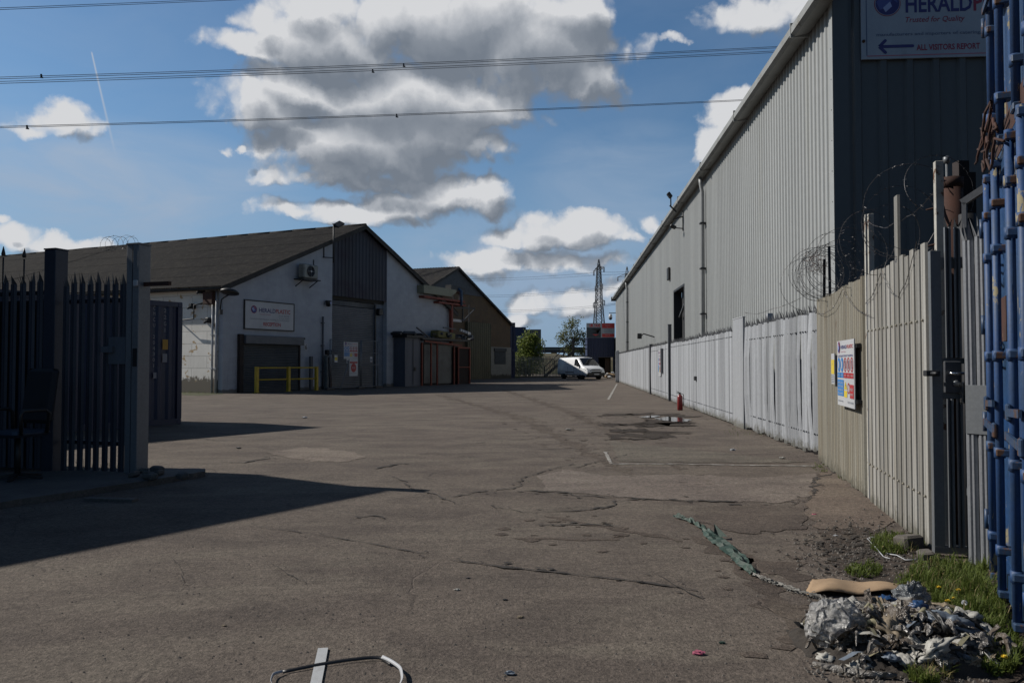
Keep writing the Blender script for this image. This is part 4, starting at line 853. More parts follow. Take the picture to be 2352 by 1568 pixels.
# ================================================================ right hand fences
def fx(y): return 3.9+.075*y
FWA=math.atan2(-1,-.075)
FR=Frame(fx(65.5),65.5,FWA)          # x grows towards the camera, -y is the yard side
def FL(y): return math.hypot(65.5-y,fx(65.5)-fx(y))
SPK=None
def pale(q,x,y,z0,z1,w,rr,bend=0,spike=True,th=.026,lean=0):
    """W section pale, yard side at -y, top cut to points and bent"""
    pf=[(-.5,0),(-.28,-1),(-.1,-1),(0,-.35),(.1,-1),(.28,-1),(.5,0)]
    lv=[z0,z0+(z1-z0)*.3,z0+(z1-z0)*.65,z1-.16]
    vs=[];fs=[]; n=len(pf)
    for k,z in enumerate(lv):
        b=bend*math.sin(math.pi*k/3)
        for a,d in pf: vs.append((x+a*w+lean*(z-z0)+b*.4,y+d*th-abs(b),z))
    for k in range(3):
        for i in range(n-1): fs.append((k*n+i,k*n+i+1,(k+1)*n+i+1,(k+1)*n+i))
    q.add(vs,fs)
    if spike:
        top=[vs[3*n+i] for i in range(n)]; L_=lean*(z1-z0)
        Q=SPK if SPK is not None else q
        for s in (0,1,2):
            a=[(top[0],top[2]),(top[2],top[4]),(top[4],top[6])][s]; tx=x+L_+(s-1)*w*.42+rr.uniform(-.012,.012); ty=y-.03+rr.uniform(-.05,.03); tz=z1-.02+rr.uniform(-.03,.02)
            Q.add([a[0],a[1],(tx,ty,tz)],[(0,1,2)])
    else: q.add([vs[3*n],vs[3*n+n-1],(vs[3*n+n-1][0],vs[3*n+n-1][1],z1+rr.uniform(-.02,.01)),(vs[3*n][0],vs[3*n][1],z1+rr.uniform(-.02,.01))],[(0,1,2,3)])
def fence(label,fr,x0,x1,h,m,pitch,w,seed,rails=(.35,1.98),bent=0,spike=True,cat='fence',name='palisade_fence',posts=(),pm=None,gap=.04,bolts=True):
    global SPK
    rr=random.Random(seed); t=thing(name,label,cat,fr,(x0,0,0)); q=MB(); SPK=MB(); n=max(1,round((x1-x0)/pitch)); p=(x1-x0)/n
    for i in range(n):
        b=rr.uniform(0,bent) if rr.random()<.55 else 0
        pale(q,x0+p*(i+.5)+rr.uniform(-.01,.01),-.03,gap+max(-.03,rr.uniform(-.05,.12)*(bent*9)),h+rr.uniform(-.02,.02),w,rr,b,spike,lean=rr.uniform(-1,1)*bent*.35)
    q.build('pales',m,t)
    if spike and SPK.f: SPK.build('spikes',GALV_D,t)
    SPK=None
    for z in rails:
        q=MB(); q.box(x0,x1,.0,.045,z-.025,z+.025); q.build('rail',m,t)
    if bolts:
        q=MB()
        for z in rails:
            for i in range(n): q.lathe([(.016,0),(.011,-.012)],(x0+p*(i+.5)+.03,-.056,z),6,'y')
        q.build('bolts',GALV_D,t)
    for x in posts:
        q=MB(); q.box(x-.05,x+.05,.046,.15,0,h+.05); q.build('post',pm or m,t)
    return t
# white fences, from far to near
fA0,fA1=FL(17.35),FL(11.95)
fence('white palisade fence with loose bent pales and spiked top next to the beige sheeting',FR,fA0,fA1,2.42,WHITEP,.142,.12,11,bent=.06,posts=(fA0+1.6,fA1-.3))
def post(label,fr,x,y,w,h,m,name='fence_post',d=None,cap=True):
    q=MB(); d=d or w; q.box(x-w/2,x+w/2,y-d/2,y+d/2,0,h)
    if cap: q.box(x-w/2-.01,x+w/2+.01,y-d/2-.01,y+d/2+.01,h+.001,h+.02)
    return tag(place(q.build(name,m,bevel=.004),fr),label,'post')
post('wide white gate post between the bent palisade fence and the sheeted gates',FR,FL(18.1),-.02,1.1,2.5,WHITEP,d=.05)
post('dark grey steel gate post beside the wide white post',FR,FL(17.5),.06,.14,2.05,GALV_D)
b0,b1=FL(30.2),FL(18.1); mid=FL(24.0); q3=FL(27.2)
t=fence('long white sheeted gate leaf nearest the wide white post with spikes along its top',FR,mid+.05,b1-.6,2.4,WHITEP,.152,.152,12,rails=(.28,2.1),bent=.012,cat='gate',name='sheeted_gate')
t=fence('white sheeted gate leaf with dents and gaps right of the fire extinguisher',FR,q3+.05,mid-.05,2.38,WHITEP,.152,.150,13,rails=(.28,2.1),bent=.03,cat='gate',name='sheeted_gate')
t=fence('narrow white sheeted gate leaf behind the fire extinguisher',FR,b0,q3-.05,2.4,WHITEP,.152,.150,23,rails=(.28,2.1),bent=.02,cat='gate',name='sheeted_gate')
q=MB(); q.bbox(mid-.16,mid+.1,-.12,-.06,.95,1.08,.01); tag(place(q.build('gate_latch',DARKM),FR),'dark latch where the two big white gate leaves meet','latch')
post('tall grey steel post at the opening in the white fence',FR,FL(30.9),0,.13,3.0,GALV_D)
c0_,c1_=FL(37.6),FL(31.2)
fence('white sheeted fence with a safety sign between the opening and the dark gap post',FR,c0_,c1_,2.42,WHITEP,.16,.158,14,rails=(.3,2.05),bent=.02,name='sheeted_fence')
post('thin dark gap post in the white fence beyond the safety sign',FR,FL(38.1),0,.16,2.4,GALV_D)
fence('farthest white sheeted fence reaching the end of the warehouse',FR,0,FL(38.4),2.42,WHITEP,.18,.176,15,rails=(.3,2.05),bent=.02,name='sheeted_fence',bolts=False)
for i,yy in enumerate((61.5,63.6)): post(['first slim white post at the far end of the white fence','second slim white post at the far end of the white fence'][i],FR,FL(yy),-.2,.16,2.5,WHITEP)
y_=33.5; x=FL(y_)
safety_sign(FR,x-.42,x+.42,.95,2.05,-.1,'white safety sign seen nearly edge on, fixed on the white sheeted fence past the opening')
q=MB(); q.box(x+.5,x+.9,-.14,-.06,1.1,2.1); tag(place(q.build('notice_board',GALV_D),FR),'grey notice backing board beside the safety sign on the white fence','board')
# beige fence line
Pn=G(2145,1262); Pm=G(1992,1152); Pf=G(1884,1058)
BA=math.atan2(Pn.y-Pf.y,Pn.x-Pf.x); BF=Frame(Pf.x,Pf.y,BA); BL=(Pn-Pf).length
xm=BF.px(1990)
RUSTB=CREAMP
rr=random.Random(2)
t=thing('sheeted_fence','beige corrugated sheet fence carrying the safety sign','fence',BF,(0,0,0))
q=MB(); pr=[];x=0
hmap={}
n=int(xm/.115); p=(xm-.02)/n
for i in range(n):
    a=i*p; z=2.40+rr.uniform(-.025,.02)
    q.sheet([(a,0),(a+p*.12,-.028),(a+p*.42,-.03),(a+p*.5,-.012),(a+p*.58,-.03),(a+p*.88,-.028),(a+p*.985,0)],rr.uniform(.0,.04),z)
q.build('sheeting',CREAMP,t)
q=MB(); q.box(0,xm-.05,.004,.05,2.0,2.05); q.box(0,xm-.05,.004,.05,.35,.4); q.build('rail',RUST,t)
t=thing('slatted_fence','beige slatted fence panel with narrow gaps right of the sheeted fence','fence',BF,(xm+.12,0,0))
q=MB(); ns=13; p=(BL-xm-.2)/ns
for i in range(ns):
    a=xm+.2+i*p; z=2.39+rr.uniform(-.02,.03); 
    if i==7: z=2.98
    q.sheet([(a+.004,.0),(a+.010,-.022),(a+p*.36,-.026),(a+p*.41,-.014),(a+p*.46,-.026),(a+p*.76,-.022),(a+p*.79,0)],.0,z)
q.build('slats',SLATP,t)
q=MB(); q.box(xm+.2,BL,.004,.05,1.78,1.83); q.box(xm+.2,BL,.004,.05,.38,.43); q.box(xm+.2,BL,.004,.02,.0,.02); q.build('rail',CREAMP,t)
q=MB()
for i in range(ns):
    for z in (1.8,.4): q.lathe([(.014,0),(.009,-.012)],(xm+.2+(i+.45)*p,-.03,z),6,'y')
q.build('bolts',CREAMP,t)
post('tall white fence post at the joint of the sheeted and slatted beige fences',BF,xm+.0,.03,.06,3.08,WHITEF,cap=False)
post('rusty topped white post just right of the tall white fence post',BF,xm+.15,.03,.055,3.06,WHITEF,cap=False)
q=MB(); q.box(xm+.045,xm+.1,.0,.03,.0,2.4); tag(place(q.build('gate_stop',GALV_D),BF),'dark grey upright in the gap between the two beige fences','upright')
post('tall white post with rusty top at the galvanised gate',Frame(*P(2169,1262,6.2)[:2],BA),0,0,.06,3.06,WHITEF,cap=False)
# hinge bolt on the slatted fence
x,z=BF.pix(2135,857,-.1); q=MB(); q.tube([(x-.08,-.09,z),(x+.14,-.09,z)],.012,8); q.bbox(x-.06,x+.02,-.13,-.03,z-.022,z+.022,.005); tag(place(q.build('gate_bolt',DARKM),BF),'short rusty bolt sticking out of the slatted fence at lock height','bolt')
# safety signs
a0,b1=BF.pix(1925,781,-.09); a1,b0=BF.pix(1966,938,-.09); b1=(BF.pix(1925,784,-.09)[1]+BF.pix(1966,777,-.09)[1])/2; b0=(BF.pix(1925,929,-.09)[1]+BF.pix(1966,938,-.09)[1])/2
safety_sign(BF,a0,a1,b0,b1,-.09,'large site safety sign with blue and red panels on the beige sheeted fence')
q=MB(); 
for z in (b0+.06,b1-.1): q.box(a0+.1,a1+.05,-.085,-.03,z,z+.04)
tag(place(q.build('sign_bracket',BLACK),BF),'black brackets holding the large safety sign on the beige fence','bracket')
a0,b1=BF.pix(1910,812,-.07); a1,b0=BF.pix(1918,882,-.07)
t=thing('caution_sign','narrow yellow and white caution sign left of the large safety sign','sign',BF,(a0,-.07,b0)); q=MB(); q.box(a0,a1,-.075,-.06,b0,b1); q.build('board',SIGNW,t)
q=MB(); q.m=1; h=b1-b0; q.rect(a0+.01,a1-.01,b0+h*.33,b0+h*.8,-.078); q.m=0
for k in range(5): q.rect(a0+.02,a1-.03,b0+h*(.05+.055*k),b0+h*(.075+.055*k),-.078)
q.text('AMOK'[0],(a0+a1)/2,b0+h*.62,h*.08,None,-.08,align='C'); q.text('!',(a0+a1)/2,b0+h*.7,h*.08,None,-.08,align='C'); q.build('print',[GREYP,YELP],t)
q=MB(); q.box(a1-.01,a1+.03,-.06,-.03,b0+.02,b1-.02); tag(place(q.build('sign_bracket',BLACK),BF),'black backing strip behind the narrow caution sign','bracket')
# ================================================================ galvanised pedestrian gate
GA=Frame(*P(2147,1280,5.95)[:2],R(-12))
def gp(u,v,y=0): return GA.pix(u,v,y)
GW=gp(2228,1270)[0]
t=thing('steel_gate','narrow grey steel gate with lock box and lever handle beside the slatted fence','gate',GA,(0,0,0))
zt_=gp(2160,575)[1]
q=MB(); q.box(.0,.075,0,.06,.08,zt_); q.build('stile',GALV,t,bevel=.003)
q=MB(); q.box(.0,GW,-.005,.065,.03,.079); q.build('rail',GALV,t)
for za_,zb_ in ((gp(2190,835)[1],gp(2190,828)[1]+.02),(gp(2190,915)[1],gp(2190,903)[1]),(gp(2190,615)[1],gp(2190,590)[1])):
    q=MB(); q.box(.076,GW,.01,.05,za_,zb_); q.build('rail',GALV,t)
rr=random.Random(9)
for u,w_ in ((2181,.05),(2203,.045)):
    x=gp(u,900)[0]
    for z0,z1,sp in ((.08,gp(u,915)[1]-.002,False),(gp(u,828)[1]+.022,gp(u,522)[1],True)):
        q=MB(); q.sheet([(x-w_/2,.0),(x-w_/2+.004,-.02),(x-.008,-.018),(x,.0),(x+.008,-.018),(x+w_/2-.004,-.02),(x+w_/2,0)],z0,z1)
        if sp: q.add([(x-w_/2,0,z1),(x,-.01,z1),(x-.02,-.02,z1+.07)],[(0,1,2)]); q.add([(x+w_/2,0,z1),(x,-.01,z1),(x+.025,-.04,z1+.06)],[(0,1,2)])
        q.build('pale',GALV,t)
z0=gp(2195,902)[1]; z1=gp(2195,829)[1]
q=MB(); q.bbox(.078,.078+.12,-.03,.012,z0,z1,.006); lk=q.build('lock_box',GALV_D,t)
q=MB(); hx,hzz=gp(2182,857,-.05); q.tube([(hx,-.03,hzz),(hx,-.075,hzz),(hx+.02,-.085,hzz),(hx+.15,-.085,hzz)],.011,10); q.build('lever_handle',plain('polished_steel',(.6,.6,.6),.18,1),lk)
q=MB(); q.lathe([(.024,0),(.024,-.01),(.015,-.016)],(gp(2193,880)[0],-.032,gp(2193,880)[1]),14,'y'); q.build('key_cylinder',GALV,lk)
kx,kz=gp(2222,900,-.06); q=MB(); q.bbox(kx-.035,kx+.03,-.1,-.05,kz-.09,kz+.08,.015); q.build('digital_lock',BLACK,t); q=MB(); q.bbox(kx-.05,kx-.036,-.11,-.05,kz-.085,kz+.075,.006); q.build('lock_rim',plain('polished_steel',(.6,.6,.6),.18,1),t)
# bright leaf edge with bent pales
GB=Frame(*P(2222,1290,5.72)[:2],R(-58))
t=thing('palisade_fence','short bright galvanised palisade piece with bent pointed pales against the blue container','fence',GB,(0,0,0))
q=MB(); zt2=1.45+(836-505)/FPX*5.75
for i in range(3): pale(q,.05+.085*i,0,0.02,zt2+.02*i,.08,rr,.0,True,.022,lean=-.004)
q.build('pales',mat('bright_galvanised',(.27,.28,.30),(.2,.21,.23),.4,.3,3),t)
q=MB(); q.box(0,.26,.005,.05,.5,.55); q.box(0,.26,.005,.05,1.95,2.0); q.build('rail',GALV,t)
q=MB(); q.bbox(.02,.2,-.03,-.024,.95,1.3,.001); q.build('cover_plate',GALV,t)
# frame head above
hf=Frame(*P(2222,1290,5.9)[:2],R(-40)); ztp=1.45+(836-430)/FPX*5.9; zlo=1.45+(836-500)/FPX*5.9
t=thing('gate_frame_head','grey steel box frame with slanted top behind the bright pales','frame',hf,(0,0,0)); q=MB(); q.box(.16,.2,0,.05,0,ztp); q.beam((.0,.025,zlo+.12),(.18,.025,ztp),.05,.05); q.box(0,.03,0,.05,0,zlo+.12); q.build('uprights',GALV_D,t); q=MB(); q.box(.031,.159,.0,.05,zlo-.35,zlo-.3); q.build('crossbar',GALV_D,t)
q=MB(); pt=P(2235,1300,6.0); q.tube([(pt.x,pt.y,0),(pt.x,pt.y,2.6)],.06,12); tag(q.build('dark_post',mat('near_black_steel',(.012,.013,.016),(.02,.02,.022),.6)),'near black steel post in the shade behind the galvanised gate','post')
# rusty pipe and its friends
pt=P(2198,1262,6.45); q=MB(); q.tube([(pt.x,pt.y,0),(pt.x,pt.y,2.98)],.088,20); q.lathe([(.094,2.90),(.094,2.985),(.02,2.99)],(pt.x,pt.y,0),20)
for z in (2.45,2.75): q.tube([(pt.x-.06,pt.y-.02,z),(pt.x-.22,pt.y-.02,z-.03)],[.02,.006],6)
tag(q.build('rusty_pipe',RUST),'thick rusty brown pipe post standing behind the galvanised gate','pipe')
pt=P(2189,1262,6.6); q=MB(); q.tube([(pt.x,pt.y,0),(pt.x,pt.y,3.15)],.012,6); q.lathe([(.02,3.15),(.03,3.17),(.03,3.2),(.01,3.21)],(pt.x,pt.y,0),8); tag(q.build('thin_rod',GALV),'thin bright rod rising behind the rusty pipe','rod')
pt=P(2229,1262,6.7); q=MB(); q.box(pt.x-.045,pt.x+.045,pt.y,pt.y+.1,0,3.2); q.box(pt.x+.046,pt.x+.1,pt.y,pt.y+.1,0,3.1); tag(q.build('dark_post',mat('dark_brown_steel',(.02,.012,.011),(.012,.01,.01),.8)),'wide dark brown steel post right of the rusty pipe','post')
q=MB(); q.box(-.02,.5,.0,.04,0,2.05); o=q.build('dark_board',mat('dark_red_board',(.03,.013,.012),(.016,.011,.01),.85)); o.location=P(2178,1262,6.75); o.location.z=0; tag(o,'dark reddish board behind the galvanised gate','board')
# ================================================================ razor wire
WIRE=mat('razor_wire',(.11,.11,.115),(.05,.035,.03),.5,.4,8,fine=.2)
def barbs(q,pts,sp,s,rr):
    acc=0
    for a,b in zip(pts[:-1],pts[1:]):
        a=Vector(a);b=Vector(b); L_=(b-a).length; acc+=L_
        while acc>sp:
            acc-=sp; p=a.lerp(b,rr.random()); 
            d=Vector((rr.uniform(-1,1),rr.uniform(-1,1),rr.uniform(-1,1))).normalized()*s; e=d.orthogonal().normalized()*s*.28
            q.add([p-d,p+e,p+d,p-e],[(0,1,2,3)])
def coil(name,label,c0,c1,rad,turns,seed,r=.0028,irr=.25,cat='razor wire',bs=.02,sp=.06):
    rr=random.Random(seed); c0=Vector(c0);c1=Vector(c1);ax=(c1-c0); d=ax.normalized(); x=d.orthogonal().normalized(); x=Vector((0,0,1)); y=d.cross(x).normalized(); pts=[]; n=int(turns*26)
    for i in range(n):
        t=i/n; a=2*math.pi*i/26; k=1+irr*mnoise.noise(Vector((t*turns*1.3,seed,0)))*2
        w=irr*.25*mnoise.noise(Vector((t*turns*2,seed+5,3)))
        pts.append(c0+ax*(t+w*2/max(1,turns))+x*rad*k*math.cos(a)+y*rad*k*math.sin(a))
    q=MB(); q.tube(pts,r,4,False); barbs(q,pts,sp,bs,rr); return tag(q.build(name,WIRE),label,cat)
cA=BF.w(-.3,-.05,2.75); cB=BF.w(xm*.45,-.02,2.72)
coil('razor_wire_coil','dense tangled razor wire coil above the start of the beige sheeted fence',cA,cB,.34,13,1,irr=.45)
coil('razor_wire_coil','looser razor wire coil between the dense tangle and the tall white posts',cB,BF.w(xm-.1,0,2.8),.33,5,2,irr=.4)
coil('razor_wire_coil','large open razor wire loops above the slatted beige fence',BF.w(xm+.5,0,2.7),BF.w(BL-.1,.05,2.95),.34,4.5,3,irr=.5)
def strand(label,pts,seed,name='barbed_wire'):
    rr=random.Random(seed); q=MB(); P_=[]
    for a,b in zip(pts[:-1],pts[1:]):
        for k in range(8): t=k/8; P_.append(Vector(a).lerp(Vector(b),t)+Vector((0,0,-.06*math.sin(math.pi*t)))+Vector((0,0,rr.uniform(-.01,.01))))
    P_.append(Vector(pts[-1])); q.tube(P_,.003,4,False); barbs(q,P_,.07,.02,rr); return tag(q.build(name,WIRE),label,'barbed wire')
strand('barbed wire strand sagging along the top of the slatted fence',[BF.w(xm+.2,-.04,2.1),BF.w(xm+1.0,-.05,2.35),BF.w(xm+1.6,-.04,2.05),BF.w(BL-.2,-.04,2.45)],1)
strand('barbed wire strand draped over the face of the sheeted fence top',[BF.w(0,-.06,2.3),BF.w(1.2,-.08,2.15),BF.w(xm*.7,-.06,2.35),BF.w(xm+.5,-.06,1.95)],2)
strand('barbed wire strand running from the tall white post to the rusty pipe',[BF.w(xm+.1,0,3.0),BF.w(xm+1.4,0,2.75),BF.w(BL,.1,2.9)],3)
strand('barbed wire strand strung above the white palisade fence',[FR.w(fA0,-.05,2.6),FR.w(fA0+2.5,-.05,2.5),FR.w(fA1,-.05,2.7)],4)
for i,(x,z,ln) in enumerate(((.15,3.0,.12),(.75,3.12,-.05))): 
    q=MB(); q.beam((x,.05,2.0),(x+ln,.05,z),.035); tag(place(q.build('wire_bracket',BLACK),BF),['black bracket inside the dense razor wire tangle','thin black bracket behind the dense razor wire tangle'][i],'bracket')
# dried climber clump in the wire
rr=random.Random(8); q=MB(); cc=BF.w(.25,-.05,2.95)
for i in range(260):
    p=cc+Vector((rr.gauss(0,.09),rr.gauss(0,.09),rr.gauss(0,.09))); d=Vector((rr.gauss(0,1),rr.gauss(0,1),rr.gauss(0,1))).normalized()*.05; e=d.orthogonal().normalized()*.004; q.add([p-d,p+e,p+d,p-e],[(0,1,2,3)])
tag(q.build('dead_twigs',RUST),'clump of dead twigs caught in the dense razor wire','twigs',kind='stuff')
# ================================================================ fire extinguisher
e=G(1562,942); t=thing('fire_extinguisher','red fire extinguisher standing by the foot of the white fence','fire extinguisher',WORLD,(e.x,e.y,0))
RED=mat('extinguisher_red',(.17,.011,.012),(.12,.010,.011),.35,0,3)
q=MB(); q.lathe([(.07,0),(.085,.015),(.085,.4),(.075,.45),(.04,.49),(.03,.5)],e[:2]+(0,),18); q.build('cylinder',RED,t)
q=MB(); q.lathe([(.025,.5),(.03,.54),(.02,.56)],e[:2]+(0,),10); q.beam((e.x,e.y,.54),(e.x-.1,e.y,.6),.02); q.beam((e.x,e.y,.53),(e.x-.1,e.y,.54),.02); q.build('valve',BLACK,t)
q=MB(); q.tube([(e.x+.02,e.y,.53),(e.x+.11,e.y,.5),(e.x+.12,e.y,.3),(e.x+.1,e.y-.02,.15)],.012,6); q.build('hose',BLACK,t)
# ================================================================ left gate and fence
GP=G(312,1096); GQ=Vector((-6.15,10.55,0)); LGA=math.atan2(GP.y-GQ.y,GP.x-GQ.x); LG=Frame(GQ.x,GQ.y,LGA); gl=(GP-GQ).length
LP=mat('left_palisade_steel',(.045,.052,.073),(.030,.035,.05),.5,.3,2,stretch=(1,1,.3)); 
def lpost(label,x,w,m):
    t=thing('gate_post',label,'post',LG,(x,0,0)); q=MB(); q.box(x-w/2,x+w/2,-w/2,w/2,0,2.98); q.build('shaft',m,t,bevel=.008)
    q=MB(); q.box(x-w/2-.006,x+w/2+.006,-w/2-.006,w/2+.006,2.982,3.0); q.build('cap',m,t); return t
LPOST=mat('gate_post_steel',(.18,.187,.20),(.13,.137,.15),.5,.2,2,stretch=(1,1,.3),spots=(.12,.11,.09),spot_t=(.66,.74))
t=lpost('pale grey square gate post on the left with a white hinge fitting',gl,.2,LPOST)
q=MB(); q.bbox(gl+.03,gl+.10,-.13,-.101,2.44,2.52,.008); q.build('white_fitting',SIGNW,t); q=MB(); q.box(gl+.101,gl+.5,-.02,.03,2.45,2.5); q.build('hinge_arm',RUST,t); q=MB(); q.box(gl+.02,gl+.09,-.105,-.101,1.42,1.65); q.build('lock_slot',BLACK,t)
q=MB(); q.m=0; q.box(gl-.004,gl+.004,-.104,-.1008,0,2.97); q.build('seam',DARKM,t)
lpost('darker square post in the left fence near the office chair',0.0,.2,LP)
t=fence('dark palisade gate leaf between the two square posts on the left',LG,.16,gl-.14,2.66,LP,.142,.098,31,bolts=False,rails=(.42,2.28),name='palisade_gate',cat='gate')
q=MB(); q.box(gl-.40,gl-.12,-.08,-.062,1.45,1.8); q.box(gl-.48,gl-.3,-.12,-.062,1.6,1.68); q.build('lock_case',mat('lock_steel',(.11,.12,.14)),t)
LE=Frame(LG.w(-4.2,0,0).x,LG.w(-4.2,0,0).y,LGA)
fence('dark palisade fence behind the office chair at the left edge',LE,0,4.05,2.72,LP,.16,.11,32,bolts=False,rails=(.42,2.42))
q=MB(); 
for i,x in enumerate((3.25,3.42,3.05)): 
    pass
# brown boards behind the left fence
q=MB(); q.box(.2,3.9,.3,.36,0,2.35); tag(place(q.build('dark_hoarding',mat('dark_brown_board',(.022,.013,.012),(.012,.012,.016),.9,0,1.2,stretch=(6,1,.2))),LE),'dark brown hoarding right behind the left palisade fence','hoarding')
coil('razor_wire_coil','thin razor wire loops far off above the roof behind the left gate post',P(236,562,22),P(312,556,24),.2,6,9,r=.004,bs=.03,sp=.12)
for i,(u,v,h) in enumerate(((8,572,.1),(56,576,.1))):
    pt=P(u,v,11.4); q=MB(); q.lathe([(.02,-.10),(.03,-.08),(.018,-.02),(.004,.04)],pt,8); q.lathe([(.012,-.6),(.012,-.12)],pt,6); tag(q.build('spike_finial',BLACK),['black spike finial at the extreme left above the fence','black spike finial above the left fence, second from the edge'][i],'finial')
# office chair
cx_,cy_=P(40,1111,9.5)[:2]; CHF=Frame(cx_,cy_,R(-20))
t=thing('office_chair','dark high-backed office chair standing in front of the left palisade fence','chair',CHF,(0,0,0)); CH=mat('chair_fabric',(.012,.013,.016),(.016,.018,.024),.8); CH2=mat('chair_seat',(.03,.04,.06),(.022,.03,.045),.5)
q=MB(); q.bbox(-.24,.27,-.26,.24,.58,.66,.035); q.build('seat',CH2,t,bevel=.01)
q=MB(); q.T=Matrix.Translation((-.02,.24,.72))@Matrix.Rotation(R(-8),4,'X'); q.bbox(-.25,.25,-.04,.06,0,.68,.04); q.build('backrest',CH,t,bevel=.015)
for s in (-1,1):
    q=MB(); q.tube([(s*.28,.15,.62),(s*.31,.16,.86),(s*.31,.1,.9),(s*.31,-.18,.9),(s*.31,-.22,.86),(s*.28,-.18,.62)],.022,6); q.build('armrest',BLACK,t)
q=MB(); q.tube([(0,0,.12),(0,0,.58)],[.035,.028],10); q.build('column',BLACK,t)
for k in range(5):
    a=2*math.pi*k/5+.3; q=MB(); q.beam((0,0,.13),(.3*math.cos(a),.3*math.sin(a),.08),.04,.03); lg=q.build('leg',BLACK,t); q=MB(); q.lathe([(.03,-.02),(.03,.02)],(.3*math.cos(a),.3*math.sin(a),.032),10,'y'); q.build('castor',BLACK,lg)
# rubble at the gate post foot
rr=random.Random(4)
for i in range(9):
    pt=G(320+rr.uniform(-22,110),1100+rr.uniform(-4,16)); s=rr.uniform(.03,.09); q=MB(); q.T=Matrix.Translation(pt+Vector((0,0,.07)))@Matrix.Rotation(rr.uniform(0,3),4,'Z')@Matrix.Rotation(rr.uniform(-.4,.4),4,'X'); q.bbox(-s,s,-s*.7,s*.7,0,s,s*.25); tag(q.build('rubble_lump',KERB),'lump of broken concrete at the foot of the left gate post','rubble','rubble at the left gate post')
# ================================================================ white van
vc=P((1283+1387)/2-1,868,76.3); VF_A=math.atan2(-math.cos(R(27)),math.sin(R(27)))
VF=Frame(vc.x,vc.y,VF_A)
VW=mat('van_white',(.74,.75,.77),(.68,.69,.71),.25,0,.8,fine=.03,bmp=.0)
t=thing('white_van','white panel van parked at the far end of the yard, facing the camera','van',VF,(0,0,0))
prof=[(-2.62,1.2,.45),(-2.60,1.86,.42),(-2.5,1.95,.36),(-1.2,1.99,.33),(.3,1.99,.33),(.75,1.95,.33),(1.0,1.82,.33),(1.35,1.55,.33),(1.72,1.22,.33),(1.95,1.13,.33),(2.35,1.02,.33),(2.5,.9,.36),(2.58,.72,.42)]
def hw(z,x):
    w=.98-.15*max(0,(z-1.1)/.9); 
    if x>1.6: w*=1-.10*((x-1.6)/1.0)**2
    if x<-2.55: w*=.97
    return w
q=MB(); ringN=None; vs=[];fs=[]
for (x,zt,zb) in prof:
    ring=[]
    zs=[0,.12,.35,.6,.82,.93]
    side=[]
    for k,f in enumerate(zs):
        z=zb+(zt-zb)*f; w=hw(z,x)*(.93 if k==0 else 1)*(.985 if k==5 else 1); side.append((w,z))
    side.append((hw(zt,x)*.88,zt-.01)); 
    ring=[(x,-w,z) for w,z in side]+[(x,0,zt+.03)]+[(x,w,z) for w,z in reversed(side)]
    ringN=len(ring); vs+=ring
for i in range(len(prof)-1):
    for k in range(ringN-1): fs.append((i*ringN+k,(i+1)*ringN+k,(i+1)*ringN+k+1,i*ringN+k+1))
    fs.append((i*ringN+ringN-1,(i+1)*ringN+ringN-1,(i+1)*ringN,i*ringN))
fs+=[tuple(range(ringN)),tuple((len(prof)-1)*ringN+k for k in range(ringN-1,-1,-1))]
q.add(vs,fs,True); body=q.build('body',VW,t)
GLS=mat('van_glass',(.012,.014,.017),(.02,.022,.026),.08,0,2,fine=0,bmp=0)
def ptop(x):
    for (xa_,za,_a),(xb_,zb_,_b) in zip(prof[:-1],prof[1:]):
        if xa_<=x<=xb_: return za+(zb_-za)*(x-xa_)/(xb_-xa_)
q=MB(); vs=[];fs=[]; xsw=(.84,1.0,1.15,1.35,1.55,1.69)
for x in xsw:
    zt=ptop(x); we=hw(zt,x)*.88
    for yy in (-.97,-.5,0,.5,.97): vs.append((x+.012,yy*we,zt+.022+.04*(1-abs(yy))-.01))
for i in range(len(xsw)-1):
    for k in range(4): fs.append((i*5+k,(i+1)*5+k,(i+1)*5+k+1,i*5+k+1))
q.add(vs,fs,True); q.build('windscreen',GLS,t)
for s,nm in ((-1,'side_window'),(1,'side_window')):
    q=MB(); pts=[(.42,1.25),(1.42,1.22),(1.30,1.38),(.95,1.72),(.78,1.82),(.42,1.82)]
    q.add([(x,s*(hw(z,x)+.012),z) for x,z in pts],[tuple(range(6)) if s<0 else tuple(range(5,-1,-1))]); q.build(nm,GLS,t)
q=MB(); q.bbox(2.2,2.66,-.9,.9,.28,.62,.06); q.box(2.59,2.62,-.5,.5,.62,.72); q.build('bumper',BLACK,t)
q=MB(); q.bbox(2.44,2.60,-.46,.46,.83,.90,.015); q.build('grille',BLACK,t)
